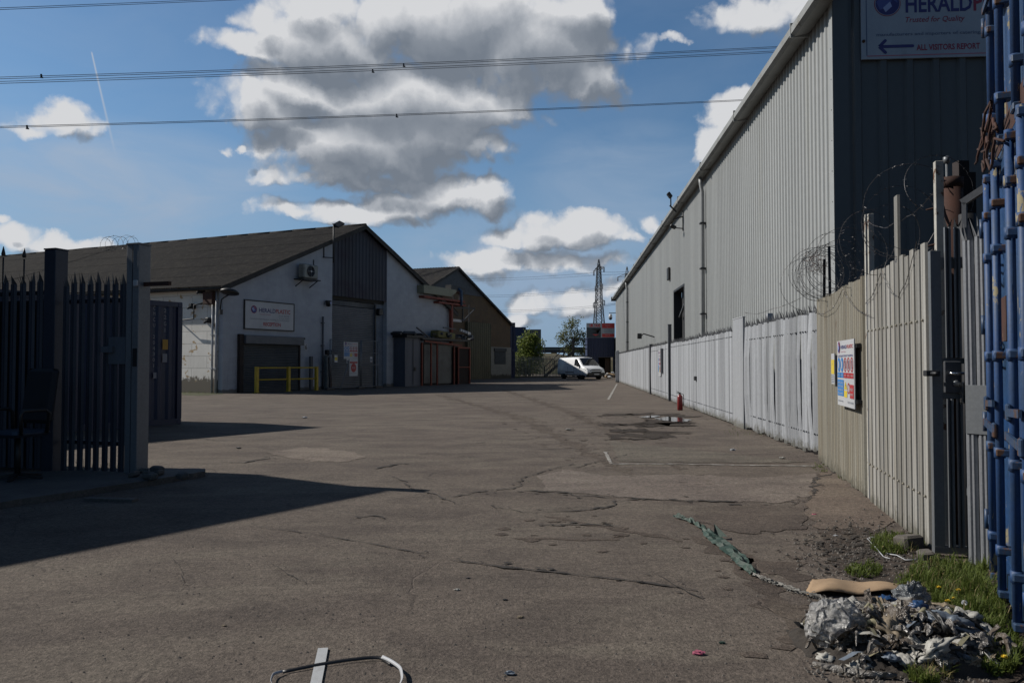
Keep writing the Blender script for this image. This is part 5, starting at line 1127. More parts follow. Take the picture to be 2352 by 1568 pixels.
for s in (-1,1):
    q=MB(); q.add([(2.40,s*.9,1.0),(2.53,s*.5,.84),(2.60,s*.55,.72),(2.50,s*.87,.76)],[(0,1,2,3)]); q.add([(2.08,s*.955,1.03),(2.40,s*.9,1.0),(2.50,s*.87,.76),(2.3,s*.955,.82)],[(0,1,2,3)]); q.build('headlight',mat('headlamp',(.10,.11,.12),(.05,.055,.06),.15,0,8),t)
    q=MB(); q.bbox(1.15,1.32,s*1.0-.0 if s>0 else -1.2,1.2 if s>0 else -1.0,1.15,1.42,.03); q.build('wing_mirror',BLACK,t)
    q=MB(); q.box(-1.1,.35,*sorted((s*.985,s*.995)),.62,.68); q.build('side_moulding',BLACK,t)
    q=MB(); 
    for x in (.36,-.75): q.box(x-.008,x+.008,*sorted((s*.975,s*.99)),.45,1.15)
    q.bbox(.44,.56,*sorted((s*.98,s*1.01)),1.02,1.08,.005); q.build('door_line',GREYP,t)
    for x in (1.62,-1.55):
        q=MB(); yy=s*.84; q.lathe([(.2,-.11),(.33,-.11),(.345,-.06),(.345,.06),(.33,.11),(.2,.11)],(x,yy,.345),24,'y'); wh=q.build('tyre',plain('tyre_rubber',(.012,.012,.012),.85),t)
        q=MB(); q.lathe([(.2,s*.09),(.19,s*.07),(.05,s*.10),(.01,s*.11)],(x,yy,.345),16,'y'); q.build('rim',GALV,wh)
        q=MB(); q.lathe([(.375,s*.115),(.375,s*.125)],(x,yy,.37),24,'y'); q.build('wheel_arch',BLACK,t)
q=MB(); q.box(2.665,2.68,-.26,.26,.42,.53); pl=q.build('number_plate',SIGNW,t)
q=MB(); q.box(2.52,2.60,-.35,.35,1.2,1.2001)
t.scale=(1.06,1.06,1.06)
# ================================================================ far end of the yard
FEN=Frame(P(1182,866,85.5).x,85.5,R(-1)); xe=(FEN.px(1352))
fence('far grey palisade fence across the end of the yard behind the van',FEN,0,xe,2.4,mat('far_palisade',(.26,.26,.24),(.15,.15,.14),.6,0,.8),.155,.075,41,rails=(.4,2.0),bolts=False)
q=MB(); q.box(0,xe,-.1,.1,0,.12); tag(place(q.build('kerb',KERB),FEN),None,kind='structure')
# blue containers
BLK=Frame(P(1171,868,82.6).x,82.6,ANG*0+R(58))
NB=mat('deep_blue_container',(.014,.024,.075),(.02,.03,.07),.5,0,.7,stretch=(1,1,.2))
for k,z in enumerate((0,2.92)): container('stacked_container',['lower blue container against the right end of the brown workshop','upper blue container against the right end of the brown workshop'][k],Frame(P(1170,868,82.6).x,82.6,R(8)),6,.62+.0,2.9,NB,'blue containers beside the brown workshop',z0=z,doors=False)
# warehouse far behind with logo
q0=P(1183,868,125)
t=thing('blue_warehouse','distant dark blue warehouse with a white square emblem left of the bushy tree','building',WORLD,(q0.x,125,0))
hb=1.45+(836-751)/FPX*125; x2=P(1208,868,125).x; x3=P(1243,868,125).x
q=MB(); q.box(q0.x-3,x2,125,150,0,hb); q.build('blue_block',NAVYF,t); q=MB(); q.box(x2+.01,x3,125.3,149,0,hb-.35); q.build('grey_block',mat('far_grey_wall',(.115,.12,.13),(.09,.095,.105),.7,0,.3),t)
q=MB(); 
for i in range(3): zz=1.45+(836-774+i*-5.2)/FPX*125; xx=P(1196,868,125).x; q.box(xx-.55,xx+.45+.1*i,124.9,124.99,zz-.12,zz+.12)
q.build('emblem',SIGNW,t)
q=MB()
for i in range(4): q.box(x2+1,x3-.5,125.18,125.29,hb-1.5-i*1.4,hb-1.42-i*1.4)
q.build('cladding_joint',DARKM,t)
# sign on top of container office
K=P(1349,868,87); KX0=K.x; KX1=P(1411,868,87).x; KF=Frame(KX0,87,0); KW=KX1-KX0
def kp_(u,v,y=0): return KF.pix(u,v,y)
t=thing('container_office','two storey dark blue container office with brown door behind the van','container office',KF,(0,0,0))
z1=kp_(1380,820)[1]; z2=kp_(1380,774)[1]
q=MB(); q.sheet([(a,b) for a,b in trap(0,KW,.28,.04,0)],z1,z2); q.box(0,KW,.05,2.4,z1,z2); q.build('upper_container',NB,t)
xl=kp_(1372,868)[0]; q=MB(); q.box(0,xl,.05,2.4,0,z1-.01); q.box(xl,xl+.12,.0,.1,0,z1-.01); q.box(KW-.12,KW,.02,.2,0,z1-.01); q.build('lower_container',NB,t)
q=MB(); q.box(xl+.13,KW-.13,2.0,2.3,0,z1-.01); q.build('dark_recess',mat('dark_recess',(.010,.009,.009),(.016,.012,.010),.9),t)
xd0=kp_(1391,868)[0]; xd1=kp_(1402,868)[0]; q=MB(); q.bbox(xd0,xd1,.6,.68,0,z1-.15,.01); q.build('door',mat('brown_door',(.10,.055,.03),(.07,.04,.025),.7),t)
q=MB(); q.box(xl-1.1,xl-.9,-.03,.04,z1-.9,z1-.5); q.box(.5,.8,-.03,.04,z1-1.1,z1-.8); q.build('notice',GREYP,t)
z3=kp_(1380,742)[1]
t=thing('taxi_sign','wide red, white and dark taxi company sign board on top of the blue container office','sign',KF,(0,-.1,z2))
xm_=kp_(1381,760)[0]; q=MB(); q.box(-.1,KW+.05,-.12,-.04,z2-.05,z3); q.build('board',SIGNW,t)
q=MB(); y=-.13; hh=z3-z2; q.m=1; q.text('UK TAXI',.25,z3-hh*.27,hh*.2,xm_-.4,y,bold=.05)
q.m=2; q.rect(-.08,xm_-.05,z2-.03,z3-hh*.32,y); 
q.m=4; q.add([(.5,y-.004,z2+hh*.25),(xm_-.4,y-.004,z2+hh*.25),(xm_-.6,y-.004,z2+hh*.42),(xm_-1.1,y-.004,z2+hh*.6),(1.5,y-.004,z2+hh*.6),(1.0,y-.004,z2+hh*.42)],[tuple(range(6))])
q.m=1; q.add([(.9,y-.006,z2+hh*.08),(xm_-.6,y-.006,z2+hh*.08),(xm_-1,y-.006,z2+hh*.2),(1.3,y-.006,z2+hh*.2)],[tuple(range(4))])
q.rect(xm_+.08,KW+.02,z3-hh*.36,z3-.04,y); q.rect(xm_+.08,KW+.02,z2,z2+hh*.24,y)
q.m=0; q.text('TAXI RENTAL',xm_+.4,z3-hh*.2,hh*.08,KW-xm_-.9,y-.006); q.text('CAR HIRE',xm_+.6,z3-hh*.31,hh*.06,KW-xm_-1.3,y-.006); q.text('020 8000 000',xm_+.4,z2+hh*.1,hh*.08,KW-xm_-.9,y-.006)
q.m=3
for k in range(3): q.text('CARS AND VANS FOR HIRE',xm_+.3,z2+hh*(.55-.1*k),hh*.05,KW-xm_-.6,y)
q.build('print',[SIGNW,mat('print_red_far',(.65,.05,.045),(.6,.045,.04),.5),mat('print_dark_photo',(.03,.045,.06),(.06,.08,.09),.5,0,.8),GREYP,BLACK],t)
# grey lean clutter right of the office
a=kp_(1413,868)[0]; q=MB(); q.box(KW+.1,KW+2.3,.3,2,0,kp_(1420,775)[1]); q.sheet(trap(KW+.1,KW+2.3,.3,.05,.28),0,kp_(1420,775)[1]); tag(place(q.build('grey_shed',mat('grey_shed',(.05,.055,.06),(.03,.035,.035),.7)),KF),'dark grey shed squeezed between the container office and the warehouse end','shed')
# stairs
t=thing('steel_staircase','black steel staircase with handrails climbing to the container office','staircase',KF,(kp_(1250,866,-.5)[0],-.5,0))
sA=kp_(1250,862,-.5); sB=kp_(1318,800,-.5); lx=kp_(1349,800,-.5)[0]
for yy in (-.9,-.1):
    q=MB(); q.beam((sA[0],yy,.05),(sB[0],yy,sB[1]-.3),.06,.28); q.build('stringer',BLACK,t)
    q=MB(); q.beam((sA[0],yy,1.1),(sB[0],yy,sB[1]+1.0),.07); q.beam((sA[0],yy,.6),(sB[0],yy,sB[1]+.4),.05); q.beam((sB[0],yy,sB[1]+1.0),(lx,yy,sB[1]+1.0),.07); q.beam((sB[0],yy,sB[1]+.4),(lx,yy,sB[1]+.4),.05); q.build('handrail',BLACK,t)
    for f in (0,.33,.66,1):
        x=sA[0]+(sB[0]-sA[0])*f; z=.05+(sB[1]-.35)*f; q=MB(); q.box(x-.04,x+.04,yy-.04,yy+.04,z,z+1.1); q.build('baluster',BLACK,t)
    q=MB(); x=kp_(1317,836,-.5)[0]; q.box(x-.1,x+.1,yy-.08,yy+.08,0,sB[1]+1.15); q.build('post',BLACK,t)
for i in range(13):
    f=(i+.5)/13; x=sA[0]+(sB[0]-sA[0])*f; z=.05+(sB[1]-.35)*f; q=MB(); q.box(x-.14,x+.14,-.86,-.14,z,z+.04); q.build('tread',BLACK,t)
q=MB(); q.box(sB[0],lx,-.95,-.05,sB[1]-.1,sB[1]-.02); q.beam((sB[0],-.9,sB[1]-.9),(lx,-.9,sB[1]-.9),.12); q.build('landing',BLACK,t)
# timber and rubbish by the door
rr=random.Random(6)
for i in range(14):
    pt=P(rr.uniform(1388,1408),868,80+rr.uniform(0,2)); s=rr.uniform(.15,.4); q=MB(); q.T=Matrix.Translation((pt.x,pt.y,rr.uniform(.05,.55)))@Matrix.Rotation(rr.uniform(0,3),4,'Z')@Matrix.Rotation(rr.uniform(-.5,.5),4,'Y'); q.bbox(-s,s,-s*.5,s*.5,-s*.25,s*.25,.04)
    tag(q.build('waste_timber',[mat('pale_timber',(.30,.2,.10),(.2,.13,.07)),SIGNW,KERB][i%3 if i%3 else 0]),'piece of broken timber and board heaped right of the van','timber','waste heap right of the van')
# embankment, flyover
q=MB(); vs=[];fs=[]; rr=random.Random(3); X0,X1=-40,80; n=90
for i in range(n+1):
    x=X0+(X1-X0)*i/n; h=2.9+.5*mnoise.noise(Vector((x*.12,1,0)))+.2*mnoise.noise(Vector((x*.7,2,0)))
    vs+=[(x,112,0),(x,116,h*.75+.2*mnoise.noise(Vector((x,5,0)))),(x,121,h),(x,160,h+.3)]
for i in range(n):
    for k in range(3): fs.append((i*4+k,(i+1)*4+k,(i+1)*4+k+1,i*4+k+1))
q.add(vs,fs); struct(q.build('embankment',mat('rough_bank',(.10,.075,.04),(.05,.06,.025),.95,0,.35,fine=.5,bmp=.6),origin=(0,120,0)))
zf=1.45+(836-797)/FPX*170; x0=P(1238,836,170).x; x1=P(1352,836,170).x
t=thing('flyover','distant concrete flyover parapet beyond the embankment','bridge',WORLD,(x0,170,0)); q=MB(); q.box(x0-10,x1+10,170,178,zf-1.1,zf-.45); q.build('deck',mat('far_concrete',(.075,.08,.085),(.05,.055,.06),.8),t); q=MB(); q.box(x0-10,x1+10,169.8,169.95,zf-.44,zf); q.build('parapet',DARKM,t)
for i in range(8):
    x=x0-8+i*(x1-x0+16)/7; q=MB(); q.box(x-.5,x+.5,171,177,0,zf-1.11); q.build('pier',KERB,t)
for i,(u,v) in enumerate(((1246,776),(1251,790))):
    pt=P(u,v,150); q=MB(); q.tube([(pt.x,150,0),(pt.x,150,pt.z)],[.12,.07],6); tag(q.build('lamp_column',DARKM),['taller thin lamp column on the skyline between the trees','shorter thin lamp column on the skyline between the trees'][i],'lamp post')
# ================================================================ trees
def leafmat(name,c,c2):
    m,nt,b=newmat(name); oi=N(nt,'ShaderNodeNewGeometry'); v=coords(nt); n=noise(nt,v,.9,3); r=math_(nt,'ADD',math_(nt,'MULTIPLY',oi.outputs['Random Per Island'],.6),math_(nt,'MULTIPLY',n,.5),None,True)
    nt.links.new(mix(nt,r,c,c2),b.inputs['Base Color']); b.inputs['Roughness'].default_value=.6; b.inputs['Specular IOR Level'].default_value=.25
    b.inputs['Transmission Weight'].default_value=0; 
    tr=N(nt,'ShaderNodeBsdfTranslucent'); nt.links.new(mix(nt,r,c,c2),tr.inputs[0]); ms=N(nt,'ShaderNodeMixShader'); ms.inputs[0].default_value=.3
    out=[x for x in nt.nodes if x.type=='OUTPUT_MATERIAL'][0]; nt.links.new(b.outputs[0],ms.inputs[1]); nt.links.new(tr.outputs[0],ms.inputs[2]); nt.links.new(ms.outputs[0],out.inputs[0]); return m
LG1=leafmat('leaf_bright',(.19,.22,.04),(.085,.12,.025)); LG2=leafmat('leaf_olive',(.18,.19,.06),(.085,.095,.035)); LGD=leafmat('leaf_dark',(.05,.065,.018),(.025,.035,.012))
BARK=mat('bark',(.06,.05,.04),(.035,.03,.025),.9,0,6,fine=.4,bmp=.5)
def tree(label,base,blobs,nleaf,ls,lm,seed,trunk_r=.15,dens=1.0,cat='tree',name='tree'):
    rr=random.Random(seed); b=Vector(base); t=thing(name,label,cat,WORLD,(b.x,b.y,0)); top=Vector(blobs[0][0])
    q=MB(); q.tube([b,b.lerp(top,.35)+Vector((rr.uniform(-.2,.2),0,0)),b.lerp(top,.7),top],[trunk_r,trunk_r*.75,trunk_r*.45,trunk_r*.12],8)
    for c,r in blobs:
        c=Vector(c); f=min(.85,max(.25,(c.z-b.z)/(top.z-b.z)*.7)); s=b.lerp(top,f)
        for k in range(4):
            e=c+Vector((rr.uniform(-1,1)*r[0],rr.uniform(-1,1)*r[1],rr.uniform(-.6,1)*r[2]))*.85; q.tube([s,s.lerp(c,.6)+Vector((0,0,.1)),c.lerp(e,.3),e],[trunk_r*.4,trunk_r*.25,trunk_r*.14,trunk_r*.04],5)
    q.build('trunk',BARK,t); q=MB(); tot=sum(r[0]*r[1]*r[2] for c,r in blobs)
    for c,r in blobs:
        n=int(nleaf*(r[0]*r[1]*r[2])/tot); sub=[]
        for k in range(max(5,n//45)):
            d=Vector((rr.gauss(0,1),rr.gauss(0,1),rr.gauss(0,1))).normalized()*rr.uniform(.35,1.0); sub.append(Vector(c)+Vector((d.x*r[0],d.y*r[1],d.z*r[2])))
        for k in range(n):
            s=rr.choice(sub); sr=min(r)*.28; p=s+Vector((rr.gauss(0,1),rr.gauss(0,1),rr.gauss(0,1)))*sr*dens
            d=Vector((rr.gauss(0,1),rr.gauss(0,1),rr.gauss(0,1))).normalized(); e=d.orthogonal().normalized(); L_=ls*rr.uniform(.6,1.4)
            q.add([p-d*L_,p+e*L_*.5,p+d*L_,p-e*L_*.5],[(0,1,2,3)])
    q.build('crown',lm,t); return t
def tp(u,v,Y): p=P(u,v,Y); return (p.x,p.y,p.z)
k=95/FPX
tree('bushy bright green tree in front of the far grey building',P(1217,868,97)[:2]+(0,),[(tp(1224,772,97),(.9,1,1.1)),(tp(1208,795,97),(1.1,1.1,1.4)),(tp(1228,800,97),(1.0,1,1.6)),(tp(1200,825,97),(.8,.8,1.3)),(tp(1218,832,97),(1.6,1.2,1.4)),(tp(1236,812,97),(.55,.6,1.0))],5200,.13,LG1,1,.12)
tree('sparse light green tree left of the staircase against the sky',P(1316,868,101)[:2]+(0,),[(tp(1313,748,101),(.9,.9,1.3)),(tp(1300,776,101),(1.0,1,1.0)),(tp(1322,772,101),(.9,1,1.0)),(tp(1337,765,101),(.75,.8,.9)),(tp(1308,800,101),(1.0,1,.9)),(tp(1333,785,101),(.9,.8,.7)),(tp(1290,768,101),(.6,.6,.5))],2100,.13,LG2,2,.12,1.25)
tree('low dark green bush just behind the blue warehouse corner',P(1192,868,92)[:2]+(0,),[(tp(1190,842,92),(1.0,.8,1.0)),(tp(1204,850,92),(.8,.8,.8))],1200,.1,LGD,3,.06,cat='bush',name='bush')
tree('small bush at the foot of the container office stair',P(1340,868,100)[:2]+(0,),[(tp(1340,808,100),(1.1,.8,.7)),(tp(1350,800,100),(.6,.6,.6))],700,.11,LG2,4,.06,cat='bush',name='bush')
# ================================================================ pylons and overhead lines
PY=mat('pylon_steel',(.055,.06,.07),(.04,.045,.05),.6,.3,.1)
def pylon(label,base,h,rot=0):
    t=thing('pylon',label,'pylon',Frame(base[0],base[1],rot),(0,0,0)); q=MB(); 
    lv=[(0,4.6),(h*.22,3.2),(h*.42,1.95),(h*.6,1.35),(h*.78,1.05),(h*.9,.8),(h,.1)]
    def wd(z):
        for (a,wa),(b_,wb) in zip(lv[:-1],lv[1:]):
            if a<=z<=b_: return wa+(wb-wa)*(z-a)/(b_-a)
        return .1
    for sx in (-1,1):
        for sy in (-1,1):
            for (a,wa),(b_,wb) in zip(lv[:-1],lv[1:]): q.beam((sx*wa,sy*wa,a),(sx*wb,sy*wb,b_),.34 if a<h*.5 else .24)
    z=0; 
    while z<h*.93:
        st=max(1.9,wd(z)*1.5); z2=min(z+st,h*.95); a,b_=wd(z),wd(z2)
        for s in (-1,1):
            q.beam((-a,s*a,z),(b_,s*b_,z2),.15); q.beam((a,s*a,z),(-b_,s*b_,z2),.15); q.beam((s*a,-a,z),(s*b_,b_,z2),.15); q.beam((s*a,a,z),(s*b_,-b_,z2),.15); q.beam((-b_,s*b_,z2),(b_,s*b_,z2),.12)
        z=z2
    q.build('lattice',PY,t)
    for zz,l in ((h*.60,3.4),(h*.755,2.2*1.0),(h*.905,3.2)):
        q=MB()
        for s in (-1,1):
            q.beam((s*wd(zz),-.6,zz),(s*(l+0.0)*.55,0,zz+.2),.2); q.beam((s*wd(zz),-.6,zz+1.3),(s*l*.55,0,zz+.2),.2); q.beam((0,s*wd(zz),zz),(0,s*l*2.4,zz+.2),.24); q.beam((0,s*wd(zz),zz+1.5),(0,s*l*2.4,zz+.2),.24)
            for j in (-1,1): q.tube([(j*.2,s*l*2.3,zz+.1),(j*.2,s*l*2.3,zz-2.0)],.14,6)
        q.build('crossarm',PY,t)
    return t
pb=P(1376,836,360); ph=1.45+(836-595)/FPX*360
pylon('tall lattice electricity pylon rising behind the taxi sign',(pb.x,360),ph,R(12))
pb2=P(1441,836,430); pylon('second more distant pylon whose top just clears the warehouse gutter',(pb2.x,430),1.45+(836-612)/FPX*430,R(35))
LASTW=[]; WPTS=[]
def wire(label,a,b,sag,r,group=None,spac=None,name='power_line',n=40):
    a=Vector(a);b=Vector(b); q=MB(); pts=[a.lerp(b,i/n)+Vector((0,0,-sag*4*(i/n)*(1-i/n))) for i in range(n+1)]; q.tube(pts,r,5)
    if spac:
        for f in spac: i=f*n; k=int(i); p=pts[k].lerp(pts[min(n,k+1)],i-k); q.beam(p+Vector((0,0,.25)),p+Vector((.1,0,-.75)),.3,.3)
    LASTW[:]=pts; return tag(q.build(name,CABLE),label,'power line',group)
D=75.0
def far(u0,v0,u1,v1,Ya,Yb,ex=1.0):
    a=P(u0,v0,Ya); b=P(u1,v1,Yb); d=b-a; return a-d*ex,b+d*ex
# near overhead lines crossing the whole sky
LNS=[((-30,172,1840,104),'topmost wire of the four wire bundle crossing the sky',None),((-30,176,1840,107),'second wire from the top of the four wire bundle crossing the sky',[.3867]),((-30,182,1840,114),'third wire from the top of the four wire bundle crossing the sky',None),((-30,186.5,1840,117.5),'lowest wire of the four wire bundle crossing the sky',[.3633]),((-30,285,1760,226),'upper wire of the close pair crossing the middle of the sky',[.384]),((-30,288,1760,228.5),'lower wire of the close pair crossing the middle of the sky',[.3445]),((-30,16,460,-2),'upper wire at the top left corner of the sky',None),((-30,20,460,1.5),'lower wire at the top left corner of the sky',None)]
for (c,lab,sp) in LNS:
    a=P(c[0],c[1],D); b=P(c[2],c[3],D+20); ext=.6 if c[2]>1000 else 3
    d=b-a; up_=Vector((0,0,(1.3 if c[2]>1000 else .5)*.93)); a=a+up_*.5; b=b+up_*.95
    wire(lab,a-d*ext,b+d*ext,1.3 if c[2]>1000 else .5,.03,'overhead lines crossing the sky',None); WPTS.append(list(LASTW))
def onw(k,u):
    L_=WPTS[k]; f=lambda p:1176+FPX*p.x/p.y
    for a,b in zip(L_[:-1],L_[1:]):
        if f(a)<=u<=f(b): return a.lerp(b,(u-f(a))/(f(b)-f(a)))
for i,(kk,u) in enumerate(((0,83),(1,924),(3,852),(5,908),(5,52))):
    pt=onw(kk,u); q=MB(); q.beam(pt+Vector((0,0,.18)),pt+Vector((.06,0,-.16)),.14,.12); q.beam(pt+Vector((-.08,0,-.14)),pt+Vector((.2,0,-.18)),.1,.1); tag(q.build('line_spacer',BLACK),['small spacer on the top bundle of wires near the left edge','small spacer on the top bundle, right one of the middle two','small spacer on the top bundle, left one of the middle two','small spacer on the close pair of wires over the big cloud','small spacer on the close pair of wires over the small left cloud'][i],'line spacer')
# wires of the far pylon
for i,(z,v2,dy) in enumerate(((.905,622,-6),(.905,626,6),(.755,650,-5),(.755,657,5),(.60,676,-6),(.60,684,6))):
    a=Vector((pb.x,360+dy,ph*z-1.8)); b=P(600,v2-14,420+dy*3); wire('thin far wire running left from the lattice pylon','' or a,b,5.0 if i<2 else 6.0,.05,'far wires on the left of the pylon')
    c=P(1600,590+14*(i//2)*1.6,420+dy*2); wire('thin far wire running right from the lattice pylon toward the warehouse gutter',a,c,2.5,.06,'far wires on the right of the pylon')
# ================================================================ foreground litter
def crumple(q,c,sx,sy,sz,seed,nu=14,nv=9,amp=.45,freq=2.2,T=None):
    """wrinkled sheet/bag: deformed ball with sharp creases"""
    vs=[];fs=[]; c=Vector(c)
    for j in range(nv+1):
        ph=math.pi*j/nv
        for i in range(nu):
            th=2*math.pi*i/nu; d=Vector((math.sin(ph)*math.cos(th),math.sin(ph)*math.sin(th),math.cos(ph)))
            n1=mnoise.noise(d*freq+Vector((seed*3.1,0,0))); n2=abs(mnoise.noise(d*freq*2.6+Vector((0,seed*1.7,0))))
            k=1+amp*n1*1.5-amp*n2*1.1
            p=Vector((d.x*sx,d.y*sy,d.z*sz))*k; 
            vs.append(c+p if T is None else c+T@p)
    for j in range(nv):
        for i in range(nu): a=j*nu+i;b_=j*nu+(i+1)%nu; fs.append((a,b_,b_+nu,a+nu))
    q.add(vs,fs,SMO); return q
SMO=False
def film(name,c,rough,alpha):
    m,nt,b=newmat(name); v=coords(nt); n=noise(nt,v,22,6,.7,1.2); b.inputs['Base Color'].default_value=(*c,1); nt.links.new(mix(nt,n,c,tuple(x*.6 for x in c)),b.inputs['Base Color']); b.inputs['Roughness'].default_value=rough; b.inputs['Alpha'].default_value=alpha
    b.inputs['Specular IOR Level'].default_value=.8; vo=N(nt,'ShaderNodeTexVoronoi',feature='DISTANCE_TO_EDGE'); vo.inputs['Scale'].default_value=16; nv_=N(nt,'ShaderNodeVectorMath',operation='MULTIPLY_ADD'); nx_=N(nt,'ShaderNodeTexNoise'); nx_.inputs['Scale'].default_value=9; nt.links.new(v,nx_.inputs['Vector']); nt.links.new(nx_.outputs['Color'],nv_.inputs[0]); nv_.inputs[1].default_value=(.14,.14,.14); nt.links.new(v,nv_.inputs[2]); nt.links.new(nv_.outputs[0],vo.inputs['Vector']); bump(nt,b,mix(nt,.5,n,ramp(nt,vo.outputs['Distance'],[(0,1),(.25,0)])),1.0,.03); return m
FILM=film('clear_film',(.50,.49,.48),.16,.62); FILM2=film('grey_film',(.17,.155,.14),.3,1); FILM3=film('brown_film',(.12,.095,.072),.35,1)
MUD=mat('mud',(.045,.036,.028),(.03,.024,.02),.9,0,12,fine=.5,bmp=.8)
RUBM=[FILM2,FILM3,mat('rub_tan',(.24,.19,.13),(.11,.09,.065),.8,0,12,fine=.3),mat('rub_offwhite',(.36,.35,.32),(.16,.15,.13),.6,0,9,fine=.2),mat('rub_black',(.015,.015,.016),(.03,.028,.026),.5,0,9),mat('rub_greyblue',(.16,.19,.23),(.06,.07,.09),.5,0,9),mat('rub_olive',(.23,.21,.13),(.10,.09,.06),.7,0,9)]
HC=G(2068,1482)
# heap core
q=MB(); vs=[];fs=[]; nn=44
for i in range(nn+1):
    for j in range(nn+1):
        a=(i/nn*2-1); b_=(j/nn*2-1); x=HC.x+a*.62; y=HC.y+b_*.54; d=a*a+b_*b_
        z=.10*max(0,1-d*1.3)**.7+.05*max(0,1-d)*mnoise.noise(Vector((x*9,y*9,1)))+.03*max(0,1-d)*mnoise.noise(Vector((x*25,y*25,2)))+.012-.02*d*1.0
        vs.append((x,y,z))
for i in range(nn):
    for j in range(nn): k=i*(nn+1)+j; fs.append((k,k+nn+1,k+nn+2,k+1))
q.add(vs,fs); tag(q.build('rubbish_mound',MUD),'low dark mound of soil and shredded debris under the heap by the blue container','debris',kind='stuff')
rr=random.Random(12)
def hz2(x,y): 
    d=((x-HC.x)/.5)**2+((y-HC.y)/.44)**2; return .135*max(0,1-d)**.8
LBL=['crumpled grey plastic scrap','muddy brown plastic scrap','torn tan cardboard scrap','dirty off-white scrap','black plastic scrap','grey blue plastic scrap','olive yellow strip of scrap']
for i in range(270):
    while True:
        x=HC.x+rr.uniform(-.42,.42); y=HC.y+rr.uniform(-.38,.38)
        if ((x-HC.x)/.52)**2+((y-HC.y)/.43)**2<1: break
    k=rr.choice([0,0,0,1,1,1,2,2,3,3,3,3,4,4,5,5,6]); s=rr.uniform(.012,.04) if i>22 else rr.uniform(.05,.085); T=(Matrix.Rotation(rr.uniform(0,6.3),3,'Z')@Matrix.Rotation(rr.uniform(-.9,.9),3,'X')@Matrix.Rotation(rr.uniform(-.9,.9),3,'Y'))
    fl=rr.choice([.3,.5,.7,.4]); q=MB(); SMO=(i%3!=0); crumple(q,(x,y,hz2(x,y)+s*.35),s*rr.uniform(.9,1.9),s,s*fl,i*7+1,22,14,.42,2.2,T)
    tag(q.build('scrap_piece',RUBM[k]),LBL[k]+' in the rubbish heap beside the blue container','rubbish',LBL[k]+' pieces in the rubbish heap')
for i in range(26):
    a=rr.uniform(0,6.3); x=HC.x+rr.uniform(-.42,.42); y=HC.y+rr.uniform(-.36,.3); z=hz2(x,y)+.02; L_=rr.uniform(.06,.2); q=MB()
    pts=[Vector((x+math.cos(a)*L_*t,y+math.sin(a)*L_*t,z+.03*math.sin(3*t+i)+.04*t)) for t in (0,.3,.6,1)]; w=rr.uniform(.006,.018); vs=[];sd_=Vector((-math.sin(a),math.cos(a),rr.uniform(-.6,.6)))*w
    for p in pts: vs+=[p+sd_,p-sd_]
    q.add(vs,[(0,1,3,2),(2,3,5,4),(4,5,7,6)]); k=i%4; tag(q.build('plastic_strip',[RUBM[3],RUBM[6],RUBM[5],RUBM[1]][k]),['thin off-white','thin olive','thin grey blue','thin brown'][k]+' strip curling out of the rubbish heap','strip',['off-white','olive','grey blue','brown'][k]+' strips in the rubbish heap')
for i in range(46):
    x=HC.x+rr.gauss(.03,.22); y=HC.y+rr.gauss(-.08,.17); z=hz2(x,y)+.02; a=rr.uniform(0,6.3); L_=rr.uniform(.06,.16); r_=rr.uniform(.007,.018); q=MB(); c_=rr.uniform(-1.2,1.2)
    pts=[Vector((x+math.cos(a+c_*t)*L_*t,y+math.sin(a+c_*t)*L_*t,z+.035*math.sin(math.pi*t)+.012*math.sin(9*t+i))) for t in (0,.15,.3,.45,.6,.75,.9,1)]
    q.tube(pts,[r_*k*rr.uniform(.75,1.2) for k in (.4,.9,1.1,1,1.1,.9,.8,.3)],9); k=[0,1,0,1,2][i%5]
    tag(q.build('rag_twist',[RUBM[0],RUBM[1],RUBM[6]][k]),['twisted grey plastic fold','twisted brown plastic fold','twisted yellowish fabric fold'][k]+' in the rubbish heap','rag',['grey','brown','yellowish'][k]+' twisted folds in the heap')
# plastic bags
SMO=True
b=G(1930,1500); q=MB(); crumple(q,(b.x+.0,b.y+.05,.10),.15,.12,.15,21,70,44,.22,1.7); tag(q.build('plastic_bag',FILM),'big crumpled clear plastic bag at the left end of the rubbish heap','bag')
b=G(1990,1500); q=MB(); crumple(q,(b.x+.02,b.y+.02,.07),.15,.11,.08,27,60,34,.35,2.2); tag(q.build('plastic_bag',FILM3),'brownish muddy plastic bag slumped right of the big clear bag','bag')
b=G(2095,1425); q=MB(); crumple(q,(b.x,b.y,.11),.10,.06,.11,31,30,18,.4,2.4); tag(q.build('plastic_bag',film('pale_film',(.22,.24,.26),.2,.7)),'pale see-through plastic bag standing at the back of the rubbish heap','bag')
for i,(u,v,s,m,lab) in enumerate(((2110,1462,.05,BLUEC,'bright blue crumpled wrapper in the middle of the rubbish heap'),(2040,1430,.05,BLUEC,'dark blue wrapper near the top of the rubbish heap'),(2018,1415,.04,RUBM[2],'cream paper cup crushed near the top of the rubbish heap'),(2170,1410,.07,RUBM[2],'pinkish tan cardboard lump at the right of the rubbish heap'),(1970,1530,.06,RUBM[3],'white flattened wrapper in front of the rubbish heap'),(1900,1503,.05,RUBM[3],'white torn paper under the big clear bag'),(2225,1440,.05,RUBM[2],'pale torn card on the grass right of the rubbish heap'),(1962,1405,.06,RUBM[3],'white ragged plastic at the top left of the heap'))):
    b=G(u,v+14); q=MB(); crumple(q,(b.x,b.y,hz2(b.x,b.y)+.05*(i not in (4,5,6))+.015),s,s*.8,s*.45,50+i,20,12,.5,2.2); tag(q.build('crumpled_wrapper',m),lab,'wrapper')
